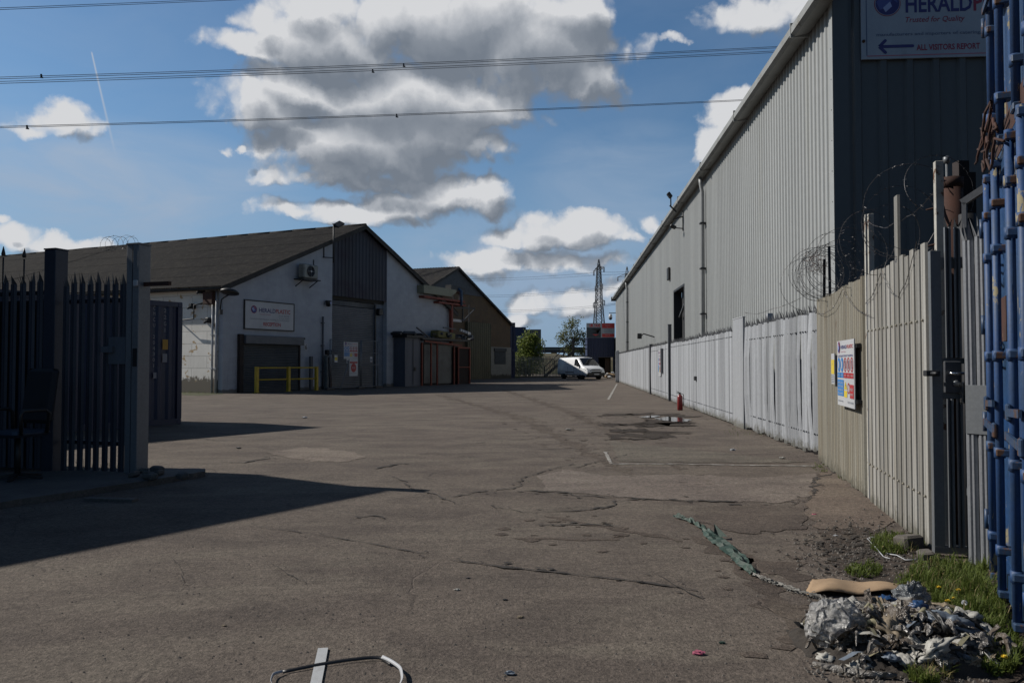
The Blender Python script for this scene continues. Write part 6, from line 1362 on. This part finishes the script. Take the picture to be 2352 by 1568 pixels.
b=G(1935,1545); q=MB(); q.tube([G(1868,1528)+Vector((0,0,.01)),G(1930,1545)+Vector((0,0,.015)),G(2000,1556)+Vector((0,0,.015)),G(2060,1560)+Vector((0,0,.02))],[.012,.02,.018,.01],7); tag(q.build('muddy_tube',FILM2),'flattened muddy grey tube along the front edge of the rubbish heap','tube')
SMO=False
# stones
for i,(u,v,s,lab) in enumerate(((2190,1512,.085,'squared grey brown stone block at the right of the rubbish heap'),(2228,1528,.07,'dark stone tucked behind the squared stone block'),(2095,1535,.06,'flat stone at the front of the rubbish heap'),(2095,1262,.10,'pale broken concrete block on the grass near the slatted fence'),(2135,1290,.07,'brown half brick beside the foot of the steel gate'))):
    b=G(u,v); q=MB(); q.T=Matrix.Translation((b.x,b.y+.04,0))@Matrix.Rotation(.5+i,4,'Z')@Matrix.Rotation(.12,4,'X'); q.bbox(-s,s,-s*.7,s*.7,-.01,s*1.05 if i!=2 else s*.5,s*.18); tag(q.build('stone_block',mat('stone',(.13,.115,.10),(.085,.075,.065),.9,0,12,fine=.4,bmp=.8)),lab,'stone')
# cardboard sheet, buckled
a=[G(1850,1372),G(2090,1366),G(2085,1346),G(1865,1335)]
CARD=mat('cardboard',(.33,.225,.135),(.26,.175,.105),.85,0,5,fine=.12)
q=MB(); vs=[];fs=[]; nu,nv=26,8
for i in range(nu+1):
    s=i/nu
    for j in range(nv+1):
        t_=j/nv; p=a[0].lerp(a[1],s).lerp(a[3].lerp(a[2],s),t_); w_=.045*math.exp(-((s-.22)/.2)**2)+.035*math.exp(-((s-.75)/.17)**2); h=.012+w_*(.35+.65*math.sin(math.pi*min(1,t_*.8+.2)))+.01*mnoise.noise(Vector((s*5,t_*3,2))); p=p+Vector((.012*mnoise.noise(Vector((t_*6,s*2,0))),.018*mnoise.noise(Vector((s*9,0,1)))*(1 if j in (0,nv) else 0),0)); vs.append((p.x,p.y,h))
for i in range(nu):
    for j in range(nv): k=i*(nv+1)+j; fs.append((k,k+nv+1,k+nv+2,k+1))
q.add(vs,fs,True); o=q.build('cardboard_sheet',CARD); o.modifiers.new('th','SOLIDIFY').thickness=.006; tag(o,'long buckled sheet of brown cardboard behind the rubbish heap','cardboard')
# green netting + rope + strap
def ribbon(pts,w,seed,amp=.02,n=8,zz=.01,twist=0):
    rr=random.Random(seed); L_=[]
    for p,r_ in zip(pts[:-1],pts[1:]): L_+=[p.lerp(r_,k/n) for k in range(n)]
    L_.append(pts[-1]); vs=[];fs=[]; C=5; ws=w if isinstance(w,list) else [w]*len(pts)
    for i,p in enumerate(L_):
        t=(L_[min(i+1,len(L_)-1)]-L_[max(0,i-1)]).normalized(); s=Vector((-t.y,t.x,0)); f=i/n; a_=int(min(f,len(ws)-2)); ww=ws[a_]+(ws[a_+1]-ws[a_])*(f-a_)
        for c in range(C):
            k=(c/(C-1)-.5); e=1+.5*mnoise.noise(Vector((i*.35,c,seed))); vs.append(p+s*ww*k*e+Vector((0,0,zz+amp*(.6+mnoise.noise(Vector((i*.45,c*.9,seed+3)))*1.3)*(1 if 0<c<C-1 else .35))))
    for i in range(len(L_)-1):
        for c in range(C-1): k=i*C+c; fs.append((k,k+1,k+C+1,k+C))
    q=MB(); q.add(vs,fs,False); return q
NET=mat('green_netting',(.028,.062,.045),(.015,.03,.022),.6,0,14,fine=.4,bmp=.5,spots=(.13,.17,.15),spot_t=(.6,.66),spot_s=25)
gp_=[G(*p) for p in ((1548,1189),(1580,1197),(1615,1216),(1640,1240),(1672,1262),(1700,1290),(1732,1325))]
tag(ribbon(gp_,[.03,.05,.05,.13,.13,.11,.06],4,.035,10).build('green_netting',NET),'ragged strip of green netting trailing across the road','netting')
q=MB(); t0=G(1640,1235); q.add([t0,t0+Vector((.06,.02,.01)),t0+Vector((.015,.05,.11))],[(0,1,2)]); q.add([t0+Vector((.03,-.05,.02)),t0+Vector((.09,-.08,.03)),t0+Vector((.015,.05,.11))],[(0,1,2)]); tag(q.build('netting_tip',NET),'torn pointed corner sticking up beside the strip of green netting','netting')
ROPE=mat('dirty_rope',(.26,.25,.23),(.12,.11,.10),.8,0,20,fine=.4)
rp=[G(*p) for p in ((1730,1324),(1760,1337),(1790,1348),(1820,1360),(1860,1372),(1900,1385),(1950,1398),(1990,1405))]
for j in range(5):
    rr=random.Random(j); q=MB(); pts=[]
    for p,r_ in zip(rp[:-1],rp[1:]):
        for k in range(6): c=p.lerp(r_,k/6); pts.append(c+Vector((rr.uniform(-.012,.012),rr.uniform(-.022,.022),.012+rr.random()*.022)))
    q.tube(pts,.0045,4); tag(q.build('rope_strand',ROPE),'dirty pale rope strand running from the green netting to the heap','rope','frayed rope strands')
rr=random.Random(77); q=MB()
for i in range(90):
    s=rr.random()**.8*5.5; k=int(s); p=rp[k].lerp(rp[k+1],s-k)+Vector((rr.uniform(-.03,.03),rr.uniform(-.04,.04),.012)); d=Vector((rr.uniform(-1,1),rr.uniform(-1,1),rr.uniform(0,.9))).normalized()*rr.uniform(.01,.035); q.tube([p,p+d*.5+Vector((0,0,.008)),p+d],.002,3)
tag(q.build('rope_fluff',ROPE),'frayed fluff of white threads along the rope','fluff',kind='stuff')
# white wire squiggle
for i,pp in enumerate((((1992,1240),(2010,1262),(2030,1283),(2045,1290)),((2035,1275),(2060,1282),(2080,1290),(2110,1292)))):
    q=MB(); q.tube([G(*p)+Vector((0,0,.015+.01*(k%2))) for k,p in enumerate(pp)],.004,5); tag(q.build('pale_string',SIGNW),['left piece of thin white cord on the soil','right piece of thin white cord on the soil'][i],'cord')
# strap loop at the bottom
STRAPB=plain('strap_black',(.018,.018,.02),.45)
pts=[G(*p) for p in ((640,1600),(622,1575),(628,1556),(650,1548),(720,1535),(790,1524),(850,1517),(875,1517),(895,1530),(918,1548),(922,1572),(905,1600))]
def strap(pts,h0,m,name,lab,cat,tilt=.3,w=.02,base=.004):
    w=w*.6
    L_=[]; n=6
    for p,r_ in zip(pts[:-1],pts[1:]): L_+=[p.lerp(r_,k/n) for k in range(n)]
    L_.append(pts[-1])
    for _ in range(3): L_=[L_[0]]+[(L_[i-1]+L_[i]*2+L_[i+1])/4 for i in range(1,len(L_)-1)]+[L_[-1]]
    vs=[];fs=[]
    for i,p in enumerate(L_):
        t=(L_[min(i+1,len(L_)-1)]-L_[max(0,i-1)]).normalized(); s=Vector((-t.y,t.x,0)); h=h0[0]+(h0[1]-h0[0])*math.sin(math.pi*i/(len(L_)-1)); vs+=[p+Vector((0,0,base+h)),p+s*w*tilt+Vector((0,0,base+h+w))]
        if i: j=2*i; fs.append((j-2,j-1,j+1,j))
    q=MB(); q.add(vs,fs,True); o=q.build(name,m); o.modifiers.new('th','SOLIDIFY').thickness=.0015; return tag(o,lab,cat)
strap(pts[3:9],(.0,.006),STRAPB,'packing_strap','black packing strap arching over the short white line at the bottom','strap',.9)
strap([p+Vector((.01,.012,0)) for p in pts[3:8]],(.0,.002),STRAPB,'packing_strap','second black packing strap lying just behind the first one','strap',.3,.012)
strap(pts[7:12],(.01,.02),SIGNW,'packing_strap','white end of the packing strap curling at its right','strap',.9)
strap(pts[0:4],(.005,.01),SIGNW,'packing_strap','white end of the packing strap curling at its left','strap',.4)
# small litter on the road
LT=[(1604,1502,.035,PINKP,'pink crumpled wrapper on the road near the bottom edge'),(1170,1548,.03,RUBM[5],'pale blue cap near the bottom edge of the road'),(1658,1477,.018,NET,'tiny green scrap on the road left of the heap'),(1195,1418,.02,RUBM[2],'tan leaf on the road in the lower middle'),(1160,1378,.016,RUBM[4],'small dark stone on the road in the lower middle'),(1683,1034,.05,SIGNW,'white sliver on the road near the white palisade fence'),(1797,1053,.05,RUBM[3],'small white scrap close to the white palisade fence'),(1305,988,.07,RUBM[3],'white scrap on the road left of the puddle'),(700,960,.08,SIGNW,'flat white scrap on the yard near the navy container'),(2003,1237,.03,SIGNW,'white scrap on the dark soil by the grass tuft'),(1955,1308,.035,RUBM[3],'white torn tissue at the left grass tuft'),(1920,1232,.025,SIGNW,'white crumb on the dark soil left of the grass tuft'),(1870,1182,.025,PINKP,'red and white scrap on the worn strip'),(2290,1545,.03,SIGNW,'white scrap on the soil at the bottom right'),(2232,1520,.03,mat('mint',(.2,.3,.26)),'mint green wrapper beside the dark stone'),(515,1437,.015,RUBM[2],'orange brown crumb on the road at the lower left'),(1075,1328,.015,RUBM[4],'dark crumb on the long joint'),(1050,1355,.02,RUBM[3],'pale crumb below the long joint'),(548,1030,.05,RUBM[4],'dark scrap on the sunny strip of yard')]
for i,(u,v,s,m,lab) in enumerate(LT):
    b=G(u,v); q=MB(); crumple(q,(b.x,b.y,s*.3),s,s*.6,s*.3,90+i,12,8,.5,2.2); tag(q.build('litter_scrap',m),lab,'litter')
q=MB(); b=G(1892,1300)
rr=random.Random(44); q=MB()
for i in range(900):
    # gravel crumbs over the road
    u=rr.uniform(60,2200); v=rr.uniform(1000,1568); b=G(u,v); s=rr.uniform(.002,.007)
    q.add([b+Vector((-s,-s,.0)),b+Vector((s,-s,.0)),b+Vector((s*.8,s,.0)),b+Vector((-s,s*.8,0)),b+Vector((0,0,s*1.3))],[(0,1,4),(1,2,4),(2,3,4),(3,0,4)])
for i in range(1500):
    u=rr.gauss(2000,90); v=rr.gauss(1262,36) if i%2 else rr.uniform(1380,1568); u=u if i%2 else rr.uniform(1850,2300); b=G(u,v,.008); s=rr.uniform(.003,.012)
    q.add([b+Vector((-s,-s,.0)),b+Vector((s,-s,.0)),b+Vector((s*.8,s,.0)),b+Vector((-s,s*.8,0)),b+Vector((0,0,s*1.3))],[(0,1,4),(1,2,4),(2,3,4),(3,0,4)])
tag(q.build('gravel',mat('gravel',(.13,.115,.10),(.05,.045,.04),.9,0,30)),'loose grit and small stones on the road','gravel',kind='stuff')
# debris band in soil
rr=random.Random(45); q=MB()
for i in range(420):
    u=rr.gauss(1990,70); v=rr.gauss(1255,26); b=G(u,v,.008); s=rr.uniform(.008,.03); q.T=Matrix.Translation(b)@Matrix.Rotation(rr.uniform(0,6),4,'Z'); q.bbox(-s,s,-s*.4,s*.4,0,s*.35,s*.1)
q.T=None; tag(q.build('soil_crumbs',MUD),'crumbs of dark soil and bark by the fence foot','soil',kind='stuff')
# grass
GR1=leafmat('grass_blade',(.135,.165,.032),(.05,.078,.015)); 
def grass(areas,seed,name,lab,m=GR1):
    rr=random.Random(seed); q=MB()
    for (u,v,ru,rv,n,h) in areas:
        for i in range(n):
            a=rr.uniform(0,6.3); r_=math.sqrt(rr.random()); b=G(u+ru*r_*math.cos(a),v+rv*r_*math.sin(a),.006)
            if mnoise.noise(Vector((b.x*9,b.y*9,seed)))<-.12: continue
            hh=h*rr.uniform(.25,1.3)*(.6+.8*abs(mnoise.noise(Vector((b.x*5,b.y*5,7)))*2)); w=rr.uniform(.0015,.0035); d=Vector((rr.uniform(-1,1),rr.uniform(-1,1),0)).normalized(); s=Vector((-d.y,d.x,0))*w; ln=rr.uniform(.15,.9)*hh
            p1=b+d*ln*.35+Vector((0,0,hh*.6)); p2=b+d*ln+Vector((0,0,hh*rr.uniform(.7,1.05))); q.add([b-s,b+s,p1+s*.8,p1-s*.8,p2],[(0,1,2,3),(3,2,4)])
            if rr.random()<.3:
                e=b+d*ln*.5+Vector((0,0,hh*.35)); l=rr.uniform(.012,.03); d2=Vector((rr.uniform(-1,1),rr.uniform(-1,1),.4)).normalized()*l; s2=Vector((-d2.y,d2.x,0))*.45; q.add([e,e+d2*.5+s2,e+d2,e+d2*.5-s2],[(0,1,2,3)])
    return tag(q.build(name,m),lab,'grass',kind='stuff')
grass([(2050,1253,52,24,1500,.07),(2110,1248,40,12,350,.05)],1,'grass_tuft','grass tuft at the foot of the slatted fence')
grass([(1985,1312,42,16,700,.06)],2,'grass_tuft','flat grass tuft left of the main grass strip')
grass([(2170,1330,95,38,2900,.09),(2215,1380,75,50,3600,.10),(2255,1440,55,70,3200,.10),(2290,1500,60,60,2600,.09),(2135,1558,48,22,1300,.07),(2110,1345,60,25,700,.06),(2240,1310,30,20,500,.09)],3,'grass','green grass strip with dandelions along the blue container')
grass([(450,901,45,4,500,.12)],4,'grass_verge','thin green verge at the foot of the white side wall')
grass([(1720,992,60,10,160,.05),(1905,1075,40,10,260,.04),(1940,1095,20,8,100,.04)],5,'grass_verge','sparse moss and weeds along the foot of the right fences')
tag(grass([(1188,866,10,2.5,500,.8),(1260,866,60,2,500,.5)],6,'weeds','weeds along the foot of the far palisade fence'),None)
grass([(250,1078,90,9,120,.12)],7,'weeds','sparse weeds under the left palisade gate')
DRY=leafmat('dry_blade',(.26,.22,.10),(.14,.11,.05))
grass([(2160,1335,90,38,260,.10),(2240,1400,80,60,300,.11),(2060,1256,50,20,90,.08),(2140,1556,50,20,90,.08)],11,'dry_grass','dry straw coloured stalks mixed into the grass by the blue container',DRY)
# dry stems
rr=random.Random(9)
YF=plain('dandelion_yellow',(.62,.42,.02),.6)
for i,(u,v) in enumerate(((2086,1348),(2152,1355),(2198,1362),(2173,1388),(2186,1382),(2207,1418),(2303,1524))):
    b=G(u,v+22,.0); top=b+Vector((0.01,.0,.075)); t=thing('dandelion',['yellow dandelion by the right end of the cardboard sheet','yellow dandelion in the grass behind the heap, leftmost of the upper pair','yellow dandelion in the grass behind the heap, right of the upper pair','yellow dandelion lower left of its neighbour above the heap','yellow dandelion half hidden beside its lower left neighbour','large yellow dandelion head right of the rubbish heap','yellow dandelion alone near the bottom right corner'][i],'flower',WORLD,tuple(b))
    q=MB(); q.tube([b,top],.0022,5); q.build('stem',GR1,t); q=MB()
    for k in range(26):
        a=2*math.pi*k/26; el=.2+.5*(k%3)/2; d=Vector((math.cos(a)*math.cos(el),math.sin(a)*math.cos(el),math.sin(el)))*.016; s=Vector((-math.sin(a),math.cos(a),0))*.003; q.add([top-s*.4,top+s*.4,top+d+s,top+d-s],[(0,1,2,3)])
    q.lathe([(.007,0),(.008,.007),(.003,.011)],top,10); q.build('flower_head',YF,t)
b=G(2216,1435); t=thing('seed_head','grey dandelion seed head standing in the grass right of the heap','seed head',WORLD,tuple(b)); q=MB(); q.tube([b,b+Vector((0,0,.12))],.002,5); q.build('stem',GR1,t); q=MB(); rr=random.Random(1)
for k in range(120): d=Vector((rr.gauss(0,1),rr.gauss(0,1),rr.gauss(0,1))).normalized()*.016; e=d.orthogonal().normalized()*.0012; q.add([b+Vector((0,0,.125)),b+Vector((0,0,.125))+d+e,b+Vector((0,0,.125))+d-e],[(0,1,2)])
q.build('seeds',SIGNW,t)
# ================================================================ camera, sun, sky
cam=bpy.data.cameras.new('camera'); cam.sensor_fit='HORIZONTAL'; cam.sensor_width=23.5; cam.lens=FPX*23.5/2352; cam.clip_end=4000; cam.clip_start=.05
co=bpy.data.objects.new('camera',cam); COL.objects.link(co); co.location=(0,0,EYE); co.rotation_euler=(math.pi/2+TH,0,0); SC.camera=co
SUN=Vector((sd.x*math.cos(EL),sd.y*math.cos(EL),math.sin(EL)))
li=bpy.data.lights.new('sun','SUN'); li.energy=5.0; li.angle=R(.55); li.color=(1,.95,.87)
lo=bpy.data.objects.new('sun',li); COL.objects.link(lo); lo.location=(-20,5,30); lo.rotation_euler=(-SUN).to_track_quat('-Z','Y').to_euler()
W=bpy.data.worlds.new('World'); SC.world=W; W.use_nodes=True; nt=W.node_tree; nt.nodes.clear()
out=N(nt,'ShaderNodeOutputWorld'); bg=N(nt,'ShaderNodeBackground'); nt.links.new(bg.outputs[0],out.inputs[0])
sky=N(nt,'ShaderNodeTexSky'); sky.sky_type='NISHITA'; sky.sun_disc=False; sky.sun_elevation=EL; sky.sun_rotation=math.atan2(SUN.x,SUN.y)%(2*math.pi); sky.altitude=50; sky.air_density=1.0; sky.dust_density=.6; sky.ozone_density=2.5
SKYS=.088
tc=N(nt,'ShaderNodeTexCoord'); nrm=N(nt,'ShaderNodeVectorMath',operation='NORMALIZE'); nt.links.new(tc.outputs['Generated'],nrm.inputs[0])
sx=N(nt,'ShaderNodeSeparateXYZ'); nt.links.new(nrm.outputs[0],sx.inputs[0])
az=math_(nt,'ARCTAN2',sx.outputs[0],sx.outputs[1]); el=math_(nt,'ARCSINE',sx.outputs[2])
cb=N(nt,'ShaderNodeCombineXYZ'); nt.links.new(az,cb.inputs[0]); nt.links.new(el,cb.inputs[1])
def ae(u,v):
    d=ray(u,v).normalized(); return math.atan2(d.x,d.y),math.asin(d.z)
BL_=[(1010,55,330,105),(1230,110,215,95),(760,100,210,75),(560,108,110,34),(600,60,70,30),(700,30,90,50),(1360,170,95,55),(1300,40,120,60),(930,230,330,88),(610,240,140,46),(700,200,150,50),(800,320,210,75),(980,310,190,95),(1090,350,90,45),(760,385,140,38),(650,396,80,24),(860,350,230,70),(900,410,130,40),(1010,450,120,45),(1110,455,75,40),(720,485,120,26),(850,500,150,28),(930,470,110,40),(880,520,50,14),(1290,535,150,38),(1180,540,80,30),(1310,505,60,28),(1240,505,45,25),(1420,550,55,18),(1150,605,140,34),(1290,608,180,30),(1300,690,125,24),(1210,702,50,20),(1400,668,70,20),(1170,735,60,16),(1690,275,75,60),(1640,335,48,45),(1760,15,150,42),(1850,40,90,30),(130,262,95,38),(55,275,55,18),(190,285,60,26),(30,535,60,36),(110,560,110,22),(215,565,70,14),(5,485,24,18),(1500,510,36,22),(515,330,18,10),(553,326,15,9),(1545,90,25,10),(1130,640,60,18)]
gt=bpy.data.node_groups.new('CloudField','ShaderNodeTree'); gt.interface.new_socket('P',in_out='INPUT',socket_type='NodeSocketVector'); gt.interface.new_socket('F',in_out='OUTPUT',socket_type='NodeSocketFloat'); gt.interface.new_socket('S',in_out='OUTPUT',socket_type='NodeSocketFloat')
gi=N(gt,'NodeGroupInput'); go=N(gt,'NodeGroupOutput')
nz=N(gt,'ShaderNodeTexNoise'); nz.inputs['Scale'].default_value=9; nz.inputs['Detail'].default_value=9; nz.inputs['Roughness'].default_value=.58; gt.links.new(gi.outputs[0],nz.inputs['Vector'])
wv=N(gt,'ShaderNodeVectorMath',operation='SUBTRACT'); gt.links.new(nz.outputs['Color'],wv.inputs[0]); wv.inputs[1].default_value=(.5,.5,.5)
wm=N(gt,'ShaderNodeVectorMath',operation='MULTIPLY_ADD'); gt.links.new(wv.outputs[0],wm.inputs[0]); wm.inputs[1].default_value=(.10,.08,0); gt.links.new(gi.outputs[0],wm.inputs[2])
cur=None
for (u,v,ru,rv) in BL_:
    a_,e_=ae(u,v); k=math.cos(a_); ra=ru/FPX*k*k*1.16; re=rv/FPX*k*1.18
    m1=N(gt,'ShaderNodeVectorMath',operation='MULTIPLY_ADD'); gt.links.new(wm.outputs[0],m1.inputs[0]); m1.inputs[1].default_value=(1/ra,1/re,0); m1.inputs[2].default_value=(-a_/ra,-e_/re,0)
    dt=N(gt,'ShaderNodeVectorMath',operation='DOT_PRODUCT'); gt.links.new(m1.outputs[0],dt.inputs[0]); gt.links.new(m1.outputs[0],dt.inputs[1])
    sc_=min(1.0,.35+rv/90)
    d1=math_(gt,'MULTIPLY_ADD',dt.outputs['Value'],-sc_,sc_)
    cur=d1 if cur is None else math_(gt,'SMOOTH_MAX',cur,d1,.10)
n2=N(gt,'ShaderNodeTexNoise'); n2.inputs['Scale'].default_value=24; n2.inputs['Detail'].default_value=8; n2.inputs['Roughness'].default_value=.6; gt.links.new(gi.outputs[0],n2.inputs['Vector'])
def bil(s_,amp,base):
    vo=N(gt,'ShaderNodeTexVoronoi'); vo.voronoi_dimensions='2D'; vo.feature='SMOOTH_F1'; vo.inputs['Scale'].default_value=s_; vo.inputs['Smoothness'].default_value=.35; gt.links.new(wm.outputs[0],vo.inputs['Vector']); return math_(gt,'MULTIPLY_ADD',vo.outputs['Distance'],-amp,base)
bl=math_(gt,'ADD',math_(gt,'ADD',bil(16,.65,.26),bil(42,.38,.15)),bil(95,.2,.08))
fin=math_(gt,'ADD',math_(gt,'ADD',cur,bl),math_(gt,'MULTIPLY_ADD',n2.outputs[0],.7,-.32)); gt.links.new(fin,go.inputs[0]); gt.links.new(cur,go.inputs[1])
def field(dx,dy):
    g_=N(nt,'ShaderNodeGroup'); g_.node_tree=gt; ad=N(nt,'ShaderNodeVectorMath',operation='ADD'); nt.links.new(cb.outputs[0],ad.inputs[0]); ad.inputs[1].default_value=(dx,dy,0); nt.links.new(ad.outputs[0],g_.inputs[0]); return g_.outputs
(f0,S0),(f1,S1)=[(o_[0],o_[1]) for o_ in (field(0,0),field(-.014,.026))]
dens=N(nt,'ShaderNodeMapRange',interpolation_type='SMOOTHSTEP'); nt.links.new(f0,dens.inputs[0]); dens.inputs[1].default_value=-.08; dens.inputs[2].default_value=.6
thk=N(nt,'ShaderNodeMapRange',interpolation_type='SMOOTHSTEP'); nt.links.new(f0,thk.inputs[0]); thk.inputs[1].default_value=.35; thk.inputs[2].default_value=1.1
lit=math_(nt,'ADD',math_(nt,'MULTIPLY',math_(nt,'SUBTRACT',S0,S1),1.5),math_(nt,'MULTIPLY',math_(nt,'SUBTRACT',f0,f1),math_(nt,'MULTIPLY_ADD',thk.outputs[0],-.42,.62)))
thick=N(nt,'ShaderNodeMapRange',interpolation_type='SMOOTHSTEP'); nt.links.new(math_(nt,'ADD',math_(nt,'MULTIPLY',S0,.75),math_(nt,'MULTIPLY',f0,.25)),thick.inputs[0]); thick.inputs[1].default_value=.3; thick.inputs[2].default_value=1.1
tt=math_(nt,'ADD',math_(nt,'MULTIPLY_ADD',thick.outputs[0],-.40,.66),lit,None,True)
ccol=ramp(nt,tt,[(0.0,(.175,.205,.25)),(.3,(.24,.27,.315)),(.62,(.42,.445,.485)),(1,(.66,.67,.69))])
# thin high cloud, streaked
cz=N(nt,'ShaderNodeMapping'); cz.inputs['Scale'].default_value=(3.2,9,1); cz.inputs['Rotation'].default_value=(0,0,.15); nt.links.new(cb.outputs[0],cz.inputs[0])
cn=noise(nt,cz.outputs[0],1.6,8,.55,.6); cir=ramp(nt,cn,[(.36,0),(.66,.8)])
def blobm(u,v,ru,rv,pw=1):
    a_,e_=ae(u,v); m1=N(nt,'ShaderNodeVectorMath',operation='MULTIPLY_ADD'); nt.links.new(cb.outputs[0],m1.inputs[0]); m1.inputs[1].default_value=(FPX/ru,FPX/rv,0); m1.inputs[2].default_value=(-a_*FPX/ru,-e_*FPX/rv,0)
    dt=N(nt,'ShaderNodeVectorMath',operation='DOT_PRODUCT'); nt.links.new(m1.outputs[0],dt.inputs[0]); nt.links.new(m1.outputs[0],dt.inputs[1]); return math_(nt,'MULTIPLY_ADD',dt.outputs['Value'],-1,1,True)
cm=math_(nt,'MAXIMUM',blobm(250,420,420,140),math_(nt,'MAXIMUM',math_(nt,'MULTIPLY',blobm(1450,440,280,160),.45),blobm(1250,640,480,170)))
hz=ramp(nt,el,[(0,1.0),(.08,.75),(.3,.0)]); 
cmask=math_(nt,'ADD',math_(nt,'MULTIPLY',cir,math_(nt,'MULTIPLY_ADD',cm,.95,.10)),math_(nt,'MULTIPLY',cm,.25),None,True)
skc=N(nt,'ShaderNodeVectorMath',operation='SCALE'); nt.links.new(sky.outputs[0],skc.inputs[0]); skc.inputs['Scale'].default_value=SKYS
tin=N(nt,'ShaderNodeVectorMath',operation='MULTIPLY'); nt.links.new(skc.outputs[0],tin.inputs[0]); tin.inputs[1].default_value=(.70,.90,1.0); skc=tin
base=mix(nt,cmask,skc.outputs[0],(.40,.47,.57))
base=mix(nt,math_(nt,'MULTIPLY',hz,.85),base,(.22,.33,.50))
# contrail
(a0_,e0_),(a1_,e1_)=ae(210,118),ae(266,358); dv=Vector((a1_-a0_,e1_-e0_,0)); Lc=dv.length; dn=dv/Lc; pn=Vector((-dn.y,dn.x,0))
sb_=N(nt,'ShaderNodeVectorMath',operation='SUBTRACT'); nt.links.new(cb.outputs[0],sb_.inputs[0]); sb_.inputs[1].default_value=(a0_,e0_,0)
def dotv(v): d=N(nt,'ShaderNodeVectorMath',operation='DOT_PRODUCT'); nt.links.new(sb_.outputs[0],d.inputs[0]); d.inputs[1].default_value=tuple(v); return d.outputs['Value']
al=dotv(dn); ac=math_(nt,'ABSOLUTE',dotv(pn)); 
al_=math_(nt,'DIVIDE',al,Lc); env=ramp(nt,al_,[(0,0),(.02,.9),(.45,.7),(.8,.4),(1,0)])
wd_=math_(nt,'MULTIPLY_ADD',al_,.0010,.0012); tr=math_(nt,'SUBTRACT',1,math_(nt,'DIVIDE',ac,wd_),None,True); tr=math_(nt,'MULTIPLY',math_(nt,'MULTIPLY',tr,env),.8)
base=mix(nt,tr,base,(.5,.53,.58))
upm=ramp(nt,el,[(-.0,0),(.005,1)])
fincol=mix(nt,math_(nt,'MULTIPLY',dens.outputs[0],upm),base,ccol)
nt.links.new(fincol,bg.inputs[0]); bg.inputs[1].default_value=1.0
# the clouds stand only in the northern part of the sky; elsewhere the clear sky is dimmed to deepen the shade in the yard
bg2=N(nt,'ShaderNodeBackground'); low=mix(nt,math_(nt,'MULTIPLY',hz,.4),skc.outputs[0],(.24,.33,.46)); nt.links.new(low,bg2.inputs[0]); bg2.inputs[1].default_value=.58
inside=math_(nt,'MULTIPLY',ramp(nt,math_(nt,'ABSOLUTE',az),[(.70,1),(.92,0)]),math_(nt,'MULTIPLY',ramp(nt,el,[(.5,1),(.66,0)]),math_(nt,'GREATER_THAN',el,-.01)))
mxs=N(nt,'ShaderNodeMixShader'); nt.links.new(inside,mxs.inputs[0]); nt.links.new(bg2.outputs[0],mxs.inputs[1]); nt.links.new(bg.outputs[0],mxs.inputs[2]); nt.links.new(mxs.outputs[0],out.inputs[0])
SC.view_settings.view_transform='Standard'; SC.view_settings.look='None'; SC.view_settings.exposure=0; SC.view_settings.gamma=1
SC.render.engine='CYCLES'; SC.cycles.max_bounces=6; SC.cycles.transparent_max_bounces=12
SC.render.resolution_x=1024; SC.render.resolution_y=682
